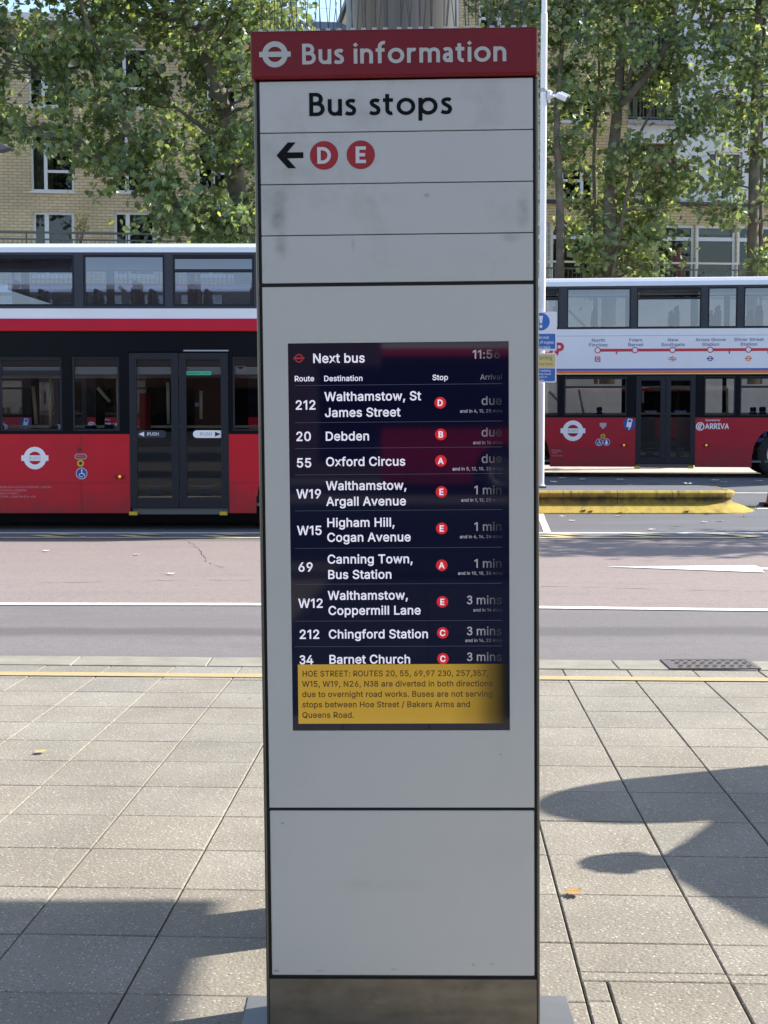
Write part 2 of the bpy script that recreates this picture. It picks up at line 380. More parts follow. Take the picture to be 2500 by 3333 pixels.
# ------------------------------------------------------------------ lettering
GLYPHS = {}
for _ln in """a389|160,-9,126,-5,94,5,68,22,48,45,35,73,30,108,34,138,43,161,58,179,78,193,100,203,125,211,178,220,234,227,252,230,265,235,273,243,276,255,276,257,273,279,267,297,256,311,240,322,220,329,196,331,171,329,149,322,132,313,118,301,107,288,100,274,41,291,57,322,79,346,104,364,133,375,163,382,194,384,215,383,239,379,263,372,286,360,306,343,322,320,333,290,337,251,337,0,277,0,277,52,272,52,264,38,252,25,236,12,215,1,190,-6|170,45,202,49,228,59,248,74,263,93,272,115,276,138,276,190,259,182,231,176,200,171,175,168,154,164,134,159,117,150,103,139,95,124,92,105,94,87,102,72,114,61,130,52,149,47
b424|229,-8,198,-5,172,4,153,17,138,31,118,59,112,59,112,0,53,0,53,509,114,509,114,319,118,319,137,346,152,360,171,373,197,381,229,384,274,378,313,361,345,332,370,293,385,245,390,189,385,133,370,84,346,45,313,16,274,-2|220,47,253,51,279,66,301,88,316,117,325,151,328,189,325,227,316,261,301,290,280,311,253,325,220,330,188,325,161,312,140,291,125,263,116,229,113,189,116,150,125,115,140,86,162,65,188,51
c396|207,-8,159,-2,117,16,82,46,56,85,40,133,34,187,40,243,56,291,82,330,117,360,159,378,207,384,234,383,260,377,284,368,305,356,324,341,340,322,353,301,362,277,303,262,298,276,290,289,270,311,257,319,242,325,226,329,207,330,173,325,145,310,124,287,108,258,99,224,96,187,99,151,108,117,124,89,145,66,173,51,207,46,226,48,243,52,258,58,271,66,282,76,292,89,299,102,304,117,363,102,354,78,341,56,325,37,306,21,285,9,261,-1,235,-6
d424|195,-8,151,-2,111,16,79,45,55,84,39,133,34,189,39,245,55,293,79,332,112,361,151,378,196,384,228,381,253,373,272,360,287,346,306,319,311,319,311,509,372,509,372,0,313,0,313,59,307,59,287,31,272,17,252,4,227,-5|205,47,236,51,263,65,284,86,299,115,309,150,312,189,309,229,300,263,284,291,263,312,237,325,205,330,172,325,145,311,124,290,108,261,99,227,96,189,99,151,109,117,124,88,145,66,172,51
e404|212,-8,161,-2,117,16,82,46,56,85,40,132,34,187,39,242,55,290,81,329,115,359,157,378,205,384,236,382,266,374,294,361,319,341,341,315,357,282,368,242,371,194,371,169,75,169,75,221,338,221,310,202,307,237,298,269,283,294,263,314,237,326,205,330,173,326,146,313,125,294,109,270,99,241,96,211,96,178,100,139,110,106,128,80,151,61,179,50,212,46,234,48,254,53,271,61,285,73,297,88,306,105,365,91,353,63,335,39,311,19,283,4,249,-5
f254|228,379,228,327,6,327,6,379|81,0,81,432,84,461,96,486,113,505,135,519,161,527,187,530,222,527,243,521,227,468,215,472,195,474,171,470,154,460,145,443,142,419,142,0
g425|207,-151,168,-148,134,-140,105,-127,82,-110,64,-91,51,-69,101,-41,122,-66,136,-78,154,-88,178,-95,207,-97,249,-92,282,-75,304,-47,311,-6,311,68,306,68,287,41,272,28,252,16,227,8,195,5,152,10,113,27,80,53,55,90,39,136,34,191,39,246,55,293,80,332,112,361,152,378,196,384,228,382,253,373,273,360,288,346,308,319,313,319,313,379,372,379,372,-9,367,-54,350,-90,324,-117,291,-136,251,-147|205,59,237,63,264,75,285,95,300,121,309,154,312,193,309,231,300,264,285,291,264,312,237,325,205,330,172,325,145,312,124,290,109,262,99,229,96,193,99,155,109,123,124,96,145,76,172,63
h410|114,227,114,0,53,0,53,509,114,509,114,287,102,287,124,332,152,362,187,379,227,384,264,380,295,369,321,349,341,321,353,285,357,240,357,0,296,0,296,235,290,275,273,304,246,323,210,329,184,326,161,317,141,303,126,283,117,257
i167|53,0,53,379,114,379,114,0|84,443,67,446,54,455,44,468,41,483,44,499,54,512,67,521,84,524,100,521,114,512,123,499,126,483,123,468,114,455,100,446
j167|53,379,114,379,114,-30,111,-63,102,-90,86,-113,65,-129,37,-139,4,-143,-10,-143,-10,-87,2,-87,25,-83,40,-72,50,-54,53,-29|83,443,67,446,53,455,44,468,41,483,44,499,53,512,67,521,83,524,100,521,114,512,123,499,126,483,123,468,114,455,100,446
k381|110,137,110,212,121,212,284,379,360,379,184,199,177,199|53,0,53,509,114,509,114,0|294,0,148,186,191,229,372,0
l167|53,0,53,509,114,509,114,0
m610|53,0,53,379,112,379,112,295,108,295,118,323,132,346,151,363,172,376,195,384,219,386,257,380,287,361,309,331,321,295,312,295,322,321,337,343,357,361,381,375,407,383,437,386,468,383,497,372,522,354,541,328,553,296,557,255,557,0,496,0,496,254,490,289,473,313,447,326,419,330,395,328,374,320,358,307,345,290,338,270,335,247,335,0,274,0,274,260,269,288,253,311,229,326,199,330,178,328,158,320,140,307,126,289,117,266,114,238,114,0
n410|114,227,114,0,53,0,53,379,112,379,112,287,102,287,124,332,152,362,187,379,227,384,264,380,295,369,321,349,341,321,353,285,357,240,357,0,296,0,296,235,290,275,273,304,246,323,210,329,184,326,161,317,141,303,126,283,117,257
o415|207,-8,159,-2,117,16,82,46,56,85,40,133,34,187,40,243,56,291,82,330,117,360,159,378,207,384,256,378,299,360,333,330,359,291,376,243,381,187,376,133,359,85,333,46,299,16,256,-2|207,46,242,51,270,66,292,89,307,117,316,151,319,187,316,224,307,258,292,287,270,310,242,325,207,330,173,325,145,310,124,287,108,258,99,224,96,187,99,151,108,117,124,89,145,66,173,51
p424|53,-143,53,379,112,379,112,319,118,319,137,346,152,360,171,373,197,381,229,384,274,378,313,361,345,332,370,293,385,245,390,189,385,133,370,84,346,45,313,16,274,-2,229,-8,198,-5,173,4,153,17,138,31,118,59,114,59,114,-143|220,47,253,51,279,66,301,88,316,117,325,151,328,189,325,227,316,261,301,290,280,311,253,325,220,330,188,325,161,312,140,291,125,263,116,229,113,189,116,150,125,115,140,86,162,65,188,51
q424|372,-143,311,-143,311,59,306,59,287,31,272,17,252,4,227,-5,195,-8,151,-2,111,16,79,45,55,84,39,133,34,189,39,245,55,293,79,332,112,361,151,378,196,384,228,381,253,373,272,360,287,346,307,319,313,319,313,379,372,379|205,47,236,51,263,65,284,86,299,115,309,150,312,189,309,229,300,263,284,291,263,312,237,325,205,330,172,325,145,311,124,290,108,261,99,227,96,189,99,151,109,117,124,88,145,66,172,51
r259|53,0,53,379,112,379,112,321,115,321,130,347,152,367,181,380,213,385,229,384,243,384,243,322,230,324,207,326,182,323,159,315,140,301,126,284,117,262,114,237,114,0
s365|182,-8,145,-5,112,3,84,18,62,38,45,63,36,94,94,107,105,79,124,60,150,49,181,45,217,50,244,62,262,81,268,103,265,121,254,136,237,147,212,155,149,170,104,186,72,208,53,237,47,274,51,305,65,332,87,354,115,370,149,381,187,384,223,381,254,372,279,358,299,339,314,316,324,290,268,277,258,298,243,316,219,328,187,333,156,329,131,317,114,299,109,277,112,258,124,243,144,232,172,223,229,209,275,194,306,171,325,142,331,107,326,75,312,47,290,24,260,6,223,-5
t227|204,379,204,327,6,327,6,379|65,471,126,471,126,98,128,76,136,61,150,53,170,50,185,51,202,54,213,2,192,-3,168,-4,125,2,92,21,72,52,65,93
u410|182,-5,146,-1,115,11,89,31,69,59,57,95,53,139,53,379,114,379,114,144,119,105,137,75,164,56,200,50,226,53,249,62,268,77,283,97,293,122,296,153,296,379,357,379,357,0,298,0,298,92,307,92,286,47,257,17,222,0
v389|163,0,17,379,84,379,165,155,177,121,187,87,206,21,184,21,203,87,213,121,224,155,305,379,371,379,226,0
w567|138,0,23,379,87,379,133,214,154,137,165,91,175,41,165,41,175,90,186,135,206,214,252,379,316,379,362,214,382,136,392,91,402,41,391,41,402,90,413,135,434,214,480,379,545,379,429,0,368,0,319,172,305,225,291,280,277,338,291,338,277,280,263,225,248,172,199,0
x379|21,0,171,218,171,171,29,379,100,379,147,306,179,253,207,206,175,206,190,229,202,253,216,279,233,306,282,379,352,379,209,169,209,214,358,0,287,0,231,85,200,136,173,182,205,182,178,136,165,112,148,85,91,0
y389|47,-139,61,-86,71,-87,88,-90,104,-89,118,-84,130,-74,141,-58,151,-36,163,-1,17,379,84,379,165,155,177,121,187,87,206,21,184,21,202,87,212,121,224,155,305,379,371,379,204,-58,191,-85,177,-107,159,-124,139,-136,117,-143,91,-145,65,-143
z380|42,0,42,46,254,320,254,323,48,323,48,379,333,379,333,331,126,60,126,56,339,56,339,0
A480|16,0,201,509,276,509,463,0,395,0,287,302,264,372,232,478,245,478,228,419,213,371,191,302,85,0|110,142,110,199,370,199,370,142
B456|60,0,60,509,241,509,289,504,329,491,359,469,381,442,394,410,398,374,395,344,387,320,373,301,356,286,336,275,315,267,315,262,339,257,363,245,385,227,402,203,414,173,418,136,413,100,400,67,377,39,344,18,301,4,247,0|125,57,245,57,296,63,330,80,349,105,355,137,352,161,342,184,327,203,306,218,279,228,248,231,125,231|125,285,238,285,265,288,288,296,308,309,323,326,333,348,336,372,330,403,313,429,283,446,240,452,125,452
C510|267,-7,235,-5,205,1,177,11,150,25,126,42,104,63,86,88,70,115,57,146,48,179,42,215,40,254,42,293,48,329,57,362,70,393,86,421,104,445,126,466,150,484,177,498,205,508,235,514,267,516,305,513,340,504,373,490,402,471,427,447,448,418,463,385,473,348,408,348,401,373,389,395,375,413,357,428,337,440,315,449,292,454,267,456,223,450,184,432,150,403,125,364,109,314,103,254,109,194,125,145,151,105,184,76,223,59,267,53,292,55,315,60,337,69,357,81,375,96,389,114,401,136,408,160,473,160,463,124,448,91,428,62,402,38,373,19,341,5,305,-4
D502|219,0,96,0,96,57,215,57,272,63,318,81,354,110,379,149,394,198,399,255,394,312,379,361,354,399,320,428,275,446,221,452,93,452,93,509,225,509,261,507,294,501,325,492,353,478,399,441,433,391,446,361,455,329,460,293,462,255,460,217,455,181,446,149,433,119,417,92,398,68,376,48,351,31,322,17,291,8,256,2|125,509,125,0,60,0,60,509
E419|60,0,60,509,372,509,372,452,125,452,125,286,355,286,355,229,125,229,125,57,375,57,375,0
F410|60,0,60,509,369,509,369,452,125,452,125,278,346,278,346,221,125,221,125,0
G520|269,-7,236,-5,205,1,176,11,149,25,125,43,104,64,85,88,69,116,57,146,47,179,42,215,40,254,42,293,47,329,57,362,69,393,85,421,103,445,125,466,149,484,175,498,203,508,233,514,265,516,304,513,340,504,374,489,403,469,429,445,449,416,465,384,474,349,408,349,399,372,387,393,373,411,356,427,337,439,315,448,291,454,265,456,222,450,183,432,150,404,125,364,109,314,103,254,109,194,125,145,151,105,184,76,224,59,269,53,309,57,345,71,374,93,396,123,410,160,415,202,434,199,283,199,283,256,478,256,478,200,471,141,451,91,419,50,377,19,326,0
H517|60,0,60,509,125,509,125,289,392,289,392,509,457,509,457,0,392,0,392,232,125,232,125,0
I300|31,0,31,57,118,57,118,452,31,452,31,509,269,509,269,452,183,452,183,57,269,57,269,0
J396|185,-7,124,3,75,33,57,55,44,81,36,111,33,145,33,173,98,173,98,145,104,104,122,74,149,56,185,50,220,56,248,74,266,104,272,145,272,509,336,509,336,145,334,111,326,81,313,55,294,33,246,3
K467|104,145,104,216,139,261,174,303,212,344,364,509,448,509,231,276,228,276|60,0,60,509,125,509,125,334,124,225,125,193,125,0|372,0,188,259,228,309,449,0
L393|60,0,60,509,125,509,125,57,361,57,361,0
M628|60,0,60,509,152,509,277,187,287,159,299,123,311,84,322,49,307,49,318,83,330,121,342,158,352,187,476,509,568,509,568,0,504,0,504,291,504,327,505,369,506,413,507,457,513,457,498,409,482,363,467,322,456,291,342,0,286,0,170,291,159,321,145,361,129,408,112,457,119,457,120,416,121,372,122,328,122,291,122,0
N523|60,0,60,509,136,509,343,183,363,151,388,107,414,55,405,54,401,108,399,157,399,195,399,509,463,509,463,0,387,0,202,290,177,331,148,381,108,452,119,454,122,384,124,328,125,291,125,0
O533|267,-7,235,-5,205,1,177,11,150,25,126,42,105,63,86,88,70,115,57,146,48,179,42,215,40,254,42,293,48,329,57,362,70,393,86,421,105,445,126,466,150,484,177,498,205,508,235,514,267,516,299,514,329,508,357,498,384,484,408,466,429,445,448,421,464,393,477,362,486,329,491,293,493,254,491,215,486,179,477,146,464,115,448,88,429,63,408,42,384,25,357,11,329,1,299,-5|267,53,310,59,349,76,383,105,408,144,425,194,430,254,425,314,408,365,383,404,349,433,310,450,267,456,223,450,184,433,151,404,125,364,109,314,103,254,109,194,125,144,151,105,184,76,223,59
P445|60,0,60,509,235,509,289,503,332,487,366,462,390,430,404,391,409,348,404,304,390,265,366,233,332,207,289,191,235,186,109,186,109,242,233,242,269,246,297,256,318,272,333,294,342,319,344,348,342,376,333,402,318,423,297,439,268,449,232,452,125,452,125,0
Q533|245,159,313,159,369,85,384,65,468,-48,401,-48,346,27,331,46|267,-7,235,-5,205,1,177,11,150,25,126,42,105,63,86,88,70,115,57,146,48,179,42,215,40,254,42,293,48,329,57,362,70,393,86,421,105,445,126,466,150,484,177,498,205,508,235,514,267,516,299,514,329,508,357,498,384,484,408,466,429,445,448,421,464,393,477,362,486,329,491,293,493,254,491,215,486,179,477,146,464,115,448,88,429,63,408,42,384,25,357,11,329,1,299,-5|267,53,310,59,349,76,383,105,408,144,425,194,430,254,425,314,408,365,383,404,349,433,310,450,267,456,223,450,184,433,151,404,125,364,109,314,103,254,109,194,125,144,151,105,184,76,223,59
R449|60,0,60,509,236,509,290,504,333,489,367,465,390,433,405,395,409,352,405,309,390,271,367,240,333,217,289,203,236,198,96,198,96,255,234,255,269,258,298,267,319,281,334,300,342,324,345,352,342,380,334,405,319,425,298,440,269,449,233,452,125,452,125,0|353,0,230,229,303,229,428,0
S447|224,-9,172,-4,128,9,91,31,64,60,46,96,38,137,104,137,110,110,123,88,142,71,166,59,194,52,224,49,257,52,286,60,311,74,329,92,341,114,346,139,342,161,332,179,316,193,296,205,272,214,245,222,184,239,128,260,86,289,60,326,52,372,58,413,75,448,102,476,138,498,180,511,227,516,275,511,316,498,351,476,377,449,394,415,401,378,337,378,326,412,302,437,267,453,225,459,194,456,167,448,145,435,129,418,118,398,115,376,119,352,131,334,148,319,169,308,212,293,264,279,312,264,336,252,359,238,379,220,395,198,405,171,408,139,403,99,386,64,360,34,323,11,278,-4
T449|32,452,32,509,417,509,417,452,257,452,257,0,193,0,193,452
U517|259,-8,203,-2,154,15,114,43,85,80,66,124,60,173,60,509,124,509,124,178,128,144,141,113,160,87,187,68,220,56,259,52,298,56,331,68,357,87,377,113,389,144,393,178,393,509,457,509,457,173,451,124,433,80,403,43,363,15,315,-2
V480|204,0,16,509,84,509,192,206,215,137,248,31,235,31,252,90,267,138,290,206,395,509,463,509,278,0
W686|155,0,16,509,82,509,163,196,175,145,187,94,197,40,189,40,200,94,211,145,224,196,306,509,380,509,462,196,474,145,486,94,497,40,488,40,499,94,510,145,523,196,603,509,670,509,530,0,455,0,368,323,351,391,344,431,336,475,350,475,335,395,327,359,318,323,230,0
X474|18,0,217,284,217,236,29,509,104,509,178,400,204,361,223,329,243,292,232,292,252,329,272,361,298,400,374,509,446,509,259,239,259,287,456,0,382,0,292,129,268,165,250,195,230,231,244,231,225,196,206,166,182,129,91,0
Y472|203,0,203,208,16,509,91,509,192,344,222,292,236,264,250,230,224,230,237,265,251,293,280,344,381,509,455,509,268,208,268,0
Z438|42,0,42,46,273,385,306,431,341,476,348,454,285,452,223,452,40,452,40,509,397,509,397,462,169,129,134,81,97,33,90,54,152,57,214,57,399,57,399,0
0453|227,-7,174,1,130,24,95,62,69,113,60,144,53,178,49,214,48,254,49,294,53,330,60,364,69,395,95,447,130,484,174,508,227,516,279,508,323,484,358,447,384,395,393,364,400,330,404,294,405,254,404,214,400,178,393,144,384,113,359,62,323,24,279,1|227,50,261,56,290,74,313,103,330,144,340,194,344,254,340,314,330,365,313,405,290,435,261,453,227,460,192,453,163,435,140,405,123,365,113,314,109,254,113,194,123,144,140,103,163,74,192,56
1300|231,509,231,0,167,0,167,440,45,362,45,428,167,509
2453|64,0,64,47,234,229,261,257,282,282,299,305,311,327,318,348,320,371,317,397,308,419,293,436,273,449,250,457,224,460,196,457,172,447,153,433,139,413,130,390,127,362,66,362,71,405,86,442,111,473,143,496,182,511,225,516,268,511,306,497,337,474,361,445,376,411,381,372,378,345,371,318,357,290,336,259,306,223,267,180,153,60,153,57,389,57,389,0
3378|46,413,74,465,130,501,196,509,261,497,315,457,334,396,321,326,270,275,206,252,151,249,149,307,194,308,240,325,269,354,276,394,269,423,239,443,194,451,150,447,116,425,98,387|151,301,204,299,278,281,334,228,349,149,330,76,276,20,197,0,120,11,59,55,35,118,89,138,105,89,140,65,193,58,248,70,280,104,291,151,282,202,252,229,196,241,149,243
4453|40,105,40,158,247,509,311,509,109,166,109,163,413,163,413,105|282,0,282,121,282,146,282,318,343,318,343,0
5453|221,-7,178,-2,140,11,108,32,83,60,66,93,60,130,122,130,127,108,138,89,154,73,173,60,196,52,221,50,250,53,276,64,298,82,314,104,324,131,328,162,324,193,314,221,297,244,275,262,248,273,218,277,192,275,167,268,145,258,128,246,67,253,96,509,366,509,366,452,151,452,134,301,136,301,155,315,178,325,203,331,229,334,263,330,294,321,321,306,345,285,364,260,379,231,388,199,391,163,385,117,369,76,343,41,309,15,268,-1
6453|226,-7,182,-1,142,15,109,40,84,74,69,115,64,162,68,199,80,239,102,285,137,340,252,509,322,509,151,261,145,261,154,275,165,288,179,299,196,307,214,312,235,314,278,309,316,295,346,271,370,240,384,201,389,157,384,112,368,73,343,39,310,14,271,-2|226,48,254,52,279,63,299,79,314,101,324,128,327,157,324,187,314,213,299,235,279,251,254,262,226,265,198,262,174,252,153,235,138,214,128,188,125,158,128,128,138,102,153,79,174,63,198,52
7453|97,0,323,448,323,452,62,452,62,509,391,509,391,449,165,0
8453|226,-7,178,-2,136,11,101,33,74,62,57,96,52,135,55,166,65,195,81,220,101,241,125,256,153,265,153,267,119,282,93,308,76,342,70,380,75,417,90,450,114,477,146,498,184,511,226,516,269,511,306,498,337,477,361,450,377,417,382,380,376,342,359,308,333,282,300,267,300,265,327,256,351,241,372,220,387,195,397,166,401,135,395,96,378,62,352,33,317,11,275,-2|226,49,258,52,285,60,307,74,323,91,333,113,337,139,333,165,322,189,305,208,283,223,256,232,226,235,196,232,169,223,147,208,130,189,119,165,115,139,119,113,129,91,145,74,167,60,195,52|226,290,252,292,274,300,293,313,307,330,316,351,319,376,316,399,308,420,294,437,275,449,252,457,226,460,200,457,177,449,159,437,145,420,136,399,133,376,136,351,145,330,159,313,178,300,201,292
9453|226,516,271,510,310,494,343,468,368,434,384,393,389,347,385,309,373,270,350,224,315,168,200,0,130,0,301,248,307,248,299,234,287,221,273,210,257,202,238,196,218,195,175,199,137,214,106,237,83,269,68,307,64,352,69,397,85,436,110,469,143,494,182,510|226,460,199,457,174,446,154,429,138,407,129,381,125,352,129,322,138,295,154,274,174,257,199,247,226,243,254,247,279,257,299,273,314,295,324,321,327,350,324,381,314,407,299,429,279,446,254,457
,188|38,-119,68,71,137,71,84,-119
.188|95,-4,78,-1,63,9,53,24,50,41,53,59,63,73,78,83,95,87,113,83,128,73,138,59,141,41,138,24,128,9,113,-1
:188|95,-4,78,-1,63,9,53,24,50,41,53,59,63,73,78,83,95,87,113,83,128,73,138,59,141,41,138,24,128,9,113,-1|95,271,78,274,63,284,53,299,50,316,53,334,63,349,78,359,95,362,113,359,128,349,138,334,141,316,138,299,128,284,113,274
/249|235,533,71,-76,14,-76,178,533
&448|197,-7,150,-2,110,12,78,34,54,62,39,96,34,133,37,163,47,189,63,213,85,235,111,256,140,279,216,335,237,352,255,375,260,389,262,405,258,427,245,445,226,457,201,461,184,459,168,453,155,444,145,431,139,416,137,399,139,380,145,363,155,346,169,327,204,284,438,0,364,0,171,231,121,293,102,319,87,344,78,370,75,398,79,430,91,458,109,481,134,499,165,510,200,513,235,510,266,499,290,482,308,459,320,433,324,404,322,382,315,362,305,342,291,325,275,308,256,293,154,217,128,195,110,174,100,154,97,131,100,108,109,87,124,70,143,57,166,49,193,46,223,50,251,59,278,75,301,95,321,121,336,151,346,186,349,224,408,224,405,180,397,144,385,115,371,92,345,62,333,47,305,23,271,7,234,-3
-453|337,244,337,188,114,188,114,244
!196|67,160,63,509,132,509,128,160|98,-4,81,-1,66,9,56,24,52,41,56,58,66,73,81,83,98,86,116,83,130,73,140,58,143,41,140,24,130,9,116,-1
'206|78,318,70,509,136,509,128,318
(273|89,207,92,264,101,324,107,354,114,384,122,413,132,441,153,494,177,539,236,539,212,485,191,428,174,370,161,313,154,258,151,207,154,161,160,115,172,67,188,16,198,-10,209,-38,222,-66,236,-96,177,-96,156,-59,139,-21,124,16,111,55,102,93,95,131,90,169
)273|37,-96,52,-66,64,-37,76,-9,86,18,102,69,113,116,120,162,122,207,119,258,112,313,99,370,82,428,62,485,37,539,97,539,121,494,142,441,151,413,159,384,167,354,173,323,181,264,184,207,183,168,178,130,171,92,161,53,149,15,134,-22,117,-59,97,-96
 188|""".split('\n'):
    _p = _ln[1:].split('|')
    GLYPHS[_ln[0]] = (int(_p[0]), [[(int(a), int(b)) for a, b in zip(q.split(',')[::2], q.split(',')[1::2])] for q in _p[1:] if q])
CAP = 509.0
_gc = {}
def glyph(ch, bold):
    k = (ch, bold)
    if k in _gc: return _gc[k]
    adv, polys = GLYPHS.get(ch, GLYPHS[' '])
    out = []
    for p in polys:
        p = [a for i, a in enumerate(p) if abs(a[0] - p[i - 1][0]) + abs(a[1] - p[i - 1][1]) > 9]
        n = len(p); q = []
        for i in range(n):
            a, b, c = Vector(p[i - 1]), Vector(p[i]), Vector(p[(i + 1) % n])
            d1, d2 = (b - a), (c - b)
            if d1.length < 1e-6 or d2.length < 1e-6: q.append(b); continue
            d1.normalize(); d2.normalize()
            n1, n2 = Vector((-d1.y, d1.x)), Vector((-d2.y, d2.x))
            s = n1 + n2
            if s.length < .2: s = n1
            s = s.normalized() / max(.45, s.normalized().dot(n1))
            q.append(b + s * bold)
        out.append(q)
    flat = [v for q in out for v in q]
    starts = [sum(len(q) for q in out[:i]) for i in range(len(out))]
    area = [sum(q[i - 1].x * q[i].y - q[i].x * q[i - 1].y for i in range(len(q))) for q in out]
    def inside(pt, q):
        c = False
        for i in range(len(q)):
            a, b = q[i - 1], q[i]
            if (a.y > pt.y) != (b.y > pt.y) and pt.x < (b.x - a.x) * (pt.y - a.y) / (b.y - a.y) + a.x: c = not c
        return c
    tris = []
    for i, q in enumerate(out):                # each outer contour with the holes that lie in it
        if area[i] > 0: continue
        grp = [i] + [j for j in range(len(out)) if area[j] > 0 and inside(out[j][0], q)]
        idx = [starts[j] + k_ for j in grp for k_ in range(len(out[j]))]
        for t in tessellate_polygon([[Vector((v.x, v.y, 0)) for v in out[j]] for j in grp]): tris.append(tuple(idx[k_] for k_ in t))
    T = []
    for t in tris:
        a, b, c = (flat[i] for i in t)
        if (b.x - a.x) * (c.y - a.y) - (c.x - a.x) * (b.y - a.y) < 0: t = (t[0], t[2], t[1])
        T.append(t)
    _gc[k] = (adv + bold * .9, flat, T)
    return _gc[k]
def text_width(s, cap, bold=0.0, xs=1.0):
    return sum(glyph(ch, bold)[0] for ch in s) * cap / CAP * xs
def text(mb, s, x, z, cap, y, align='l', bold=0.0, m=0, fit=None, slant=0.0):
    """one line of lettering in the (x, z) plane facing -Y; z is the baseline, cap the capital height"""
    xs = 1.0
    if fit: xs = fit / text_width(s, cap, bold)
    w = text_width(s, cap, bold, xs)
    if align == 'c': x -= w / 2
    elif align == 'r': x -= w
    k = cap / CAP
    for ch in s:
        adv, flat, T = glyph(ch, bold)
        n = len(mb.v)
        mb.v += [(x + v.x * k * xs, y, z + v.y * k + (v.x * k * xs + x) * slant) for v in flat]
        for t in T:
            mb.f.append((n + t[0], n + t[1], n + t[2])); mb.m.append(m)
        x += adv * k * xs
# the totem's humanist lettering, drawn as pen strokes (capital height 1)
def arc(cx, cz, r, a0, a1, n=14, rx=None):
    return [(cx + (rx or r) * math.cos(R(a0 + (a1 - a0) * i / n)), cz + r * math.sin(R(a0 + (a1 - a0) * i / n))) for i in range(n + 1)]
def smooth_path(p, n=6):
    out = []
    for i in range(len(p) - 1):
        a, b, c, d = p[max(i - 1, 0)], p[i], p[i + 1], p[min(i + 2, len(p) - 1)]
        for k in range(n):
            t = k / n
            out.append(tuple(.5 * (2 * b[j] + (c[j] - a[j]) * t + (2 * a[j] - 5 * b[j] + 4 * c[j] - d[j]) * t * t + (3 * b[j] - a[j] - 3 * c[j] + d[j]) * t ** 3) for j in (0, 1)))
    out.append(p[-1])
    return out
def pen_glyph(ch, w):
    h = w / 2; xh = .72; q = .205
    if ch == 'B':
        mid = .53; r1, r2 = (1 - h - mid) / 2, (mid - h) / 2
        return [[(h, 0), (h, 1)], [(w, 1 - h), (.27, 1 - h)] + arc(.27, (1 - h + mid) / 2, r1, 90, -90) + [(w, mid)],
                [(w, mid), (.31, mid)] + arc(.31, (mid + h) / 2, r2, 90, -90) + [(w, h)]], .31 + r2 + h
    if ch == 'u': return [[(h, xh), (h, q + h)] + arc(h + q, h + q, q, 180, 360)[1:] , [(h + 2 * q, 0), (h + 2 * q, xh)]], 2 * q + w
    if ch == 'n': return [[(h, 0), (h, xh)], arc(h + q, xh - h - q, q, 180, 0) + [(h + 2 * q, 0)]], 2 * q + w
    if ch == 'm':
        q = .19
        return [[(h, 0), (h, xh)], arc(h + q, xh - h - q, q, 180, 0) + [(h + 2 * q, 0)], arc(h + 3 * q, xh - h - q, q, 180, 0) + [(h + 4 * q, 0)]], 4 * q + w
    if ch == 'r': return [[(h, 0), (h, xh)], arc(h + q, xh - h - q, q, 180, 62)], q + w + .06
    if ch == 'i': return [[(h, 0), (h, xh)], [(h - .056, .905 - .056), (h + .056, .905 + .056)]], w
    if ch == 's': return [smooth_path([(.385, .60), (.30, .64), (.20, .638), (.115, .60), (.095, .525), (.14, .45), (.235, .385), (.335, .31), (.36, .205), (.31, .105), (.20, .08), (.11, .09), (.02, .13)])], .42
    if ch == 'f':
        return [[(.18, 0), (.18, .80)] + arc(.37, .80, .19, 180, 75, 10, rx=.19), [(.0, xh - h), (.40, xh - h)]], .42
    if ch == 'o': return [arc(.37, .36, .36 - h + .01, 0, 360, 36)], .74
    if ch == 'a':
        return [smooth_path([(.06, .585), (.13, .63), (.22, .642), (.31, .615), (.36, .53), (.365, .44)]) + [(.365, 0)],
                smooth_path([(.36, .395), (.25, .385), (.13, .35), (.085, .235), (.13, .115), (.23, .085), (.32, .14), (.365, .22)])], .365 + h
    if ch == 't': return [[(.17, .90), (.17, .24)] + arc(.33, .24, .165, 180, 285, 10, rx=.16), [(0, xh - h), (.40, xh - h)]], .42
    if ch == 'p': return [[(h, -.26), (h, xh)], arc(.39, .36, .36 - h + .01, 0, 360, 36)], .77
    if ch == 'D': return [[(h, 0), (h, 1)], [(w, 1 - h), (.30, 1 - h)] + arc(.30, .5, .5 - h, 90, -90, 20) + [(w, h)]], .80
    if ch == 'E': return [[(h, 0), (h, 1)], [(w, 1 - h), (.56, 1 - h)], [(w, .5), (.52, .5)], [(w, h), (.56, h)]], .56
    return [], .30
def stroke(mb, path, w, tx, y, m=0):
    p = [Vector(a) for i, a in enumerate(path) if i == 0 or abs(a[0] - path[i - 1][0]) + abs(a[1] - path[i - 1][1]) > 1e-5]
    closed = (p[0] - p[-1]).length < 1e-4
    L, Rr = [], []
    for i in range(len(p)):
        a = p[i - 1] if i > 0 else (p[-2] if closed else None)
        b = p[i + 1] if i < len(p) - 1 else (p[1] if closed else None)
        d1 = (p[i] - a).normalized() if a is not None else None
        d2 = (b - p[i]).normalized() if b is not None else None
        d1 = d1 or d2; d2 = d2 or d1
        n1, n2 = Vector((-d1.y, d1.x)), Vector((-d2.y, d2.x))
        s = (n1 + n2).normalized(); s = s / max(.4, s.dot(n1))
        L.append(p[i] + s * w / 2); Rr.append(p[i] - s * w / 2)
    for i in range(len(p) - 1):
        q = [Rr[i], Rr[i + 1], L[i + 1], L[i]]
        q = [tx(v.x, v.y) for v in q]
        ar = sum(q[k][0] * q[(k + 1) % 4][1] - q[(k + 1) % 4][0] * q[k][1] for k in range(4))
        if ar < 0: q = q[::-1]
        mb.face([(u, y, v) for u, v in q], m)
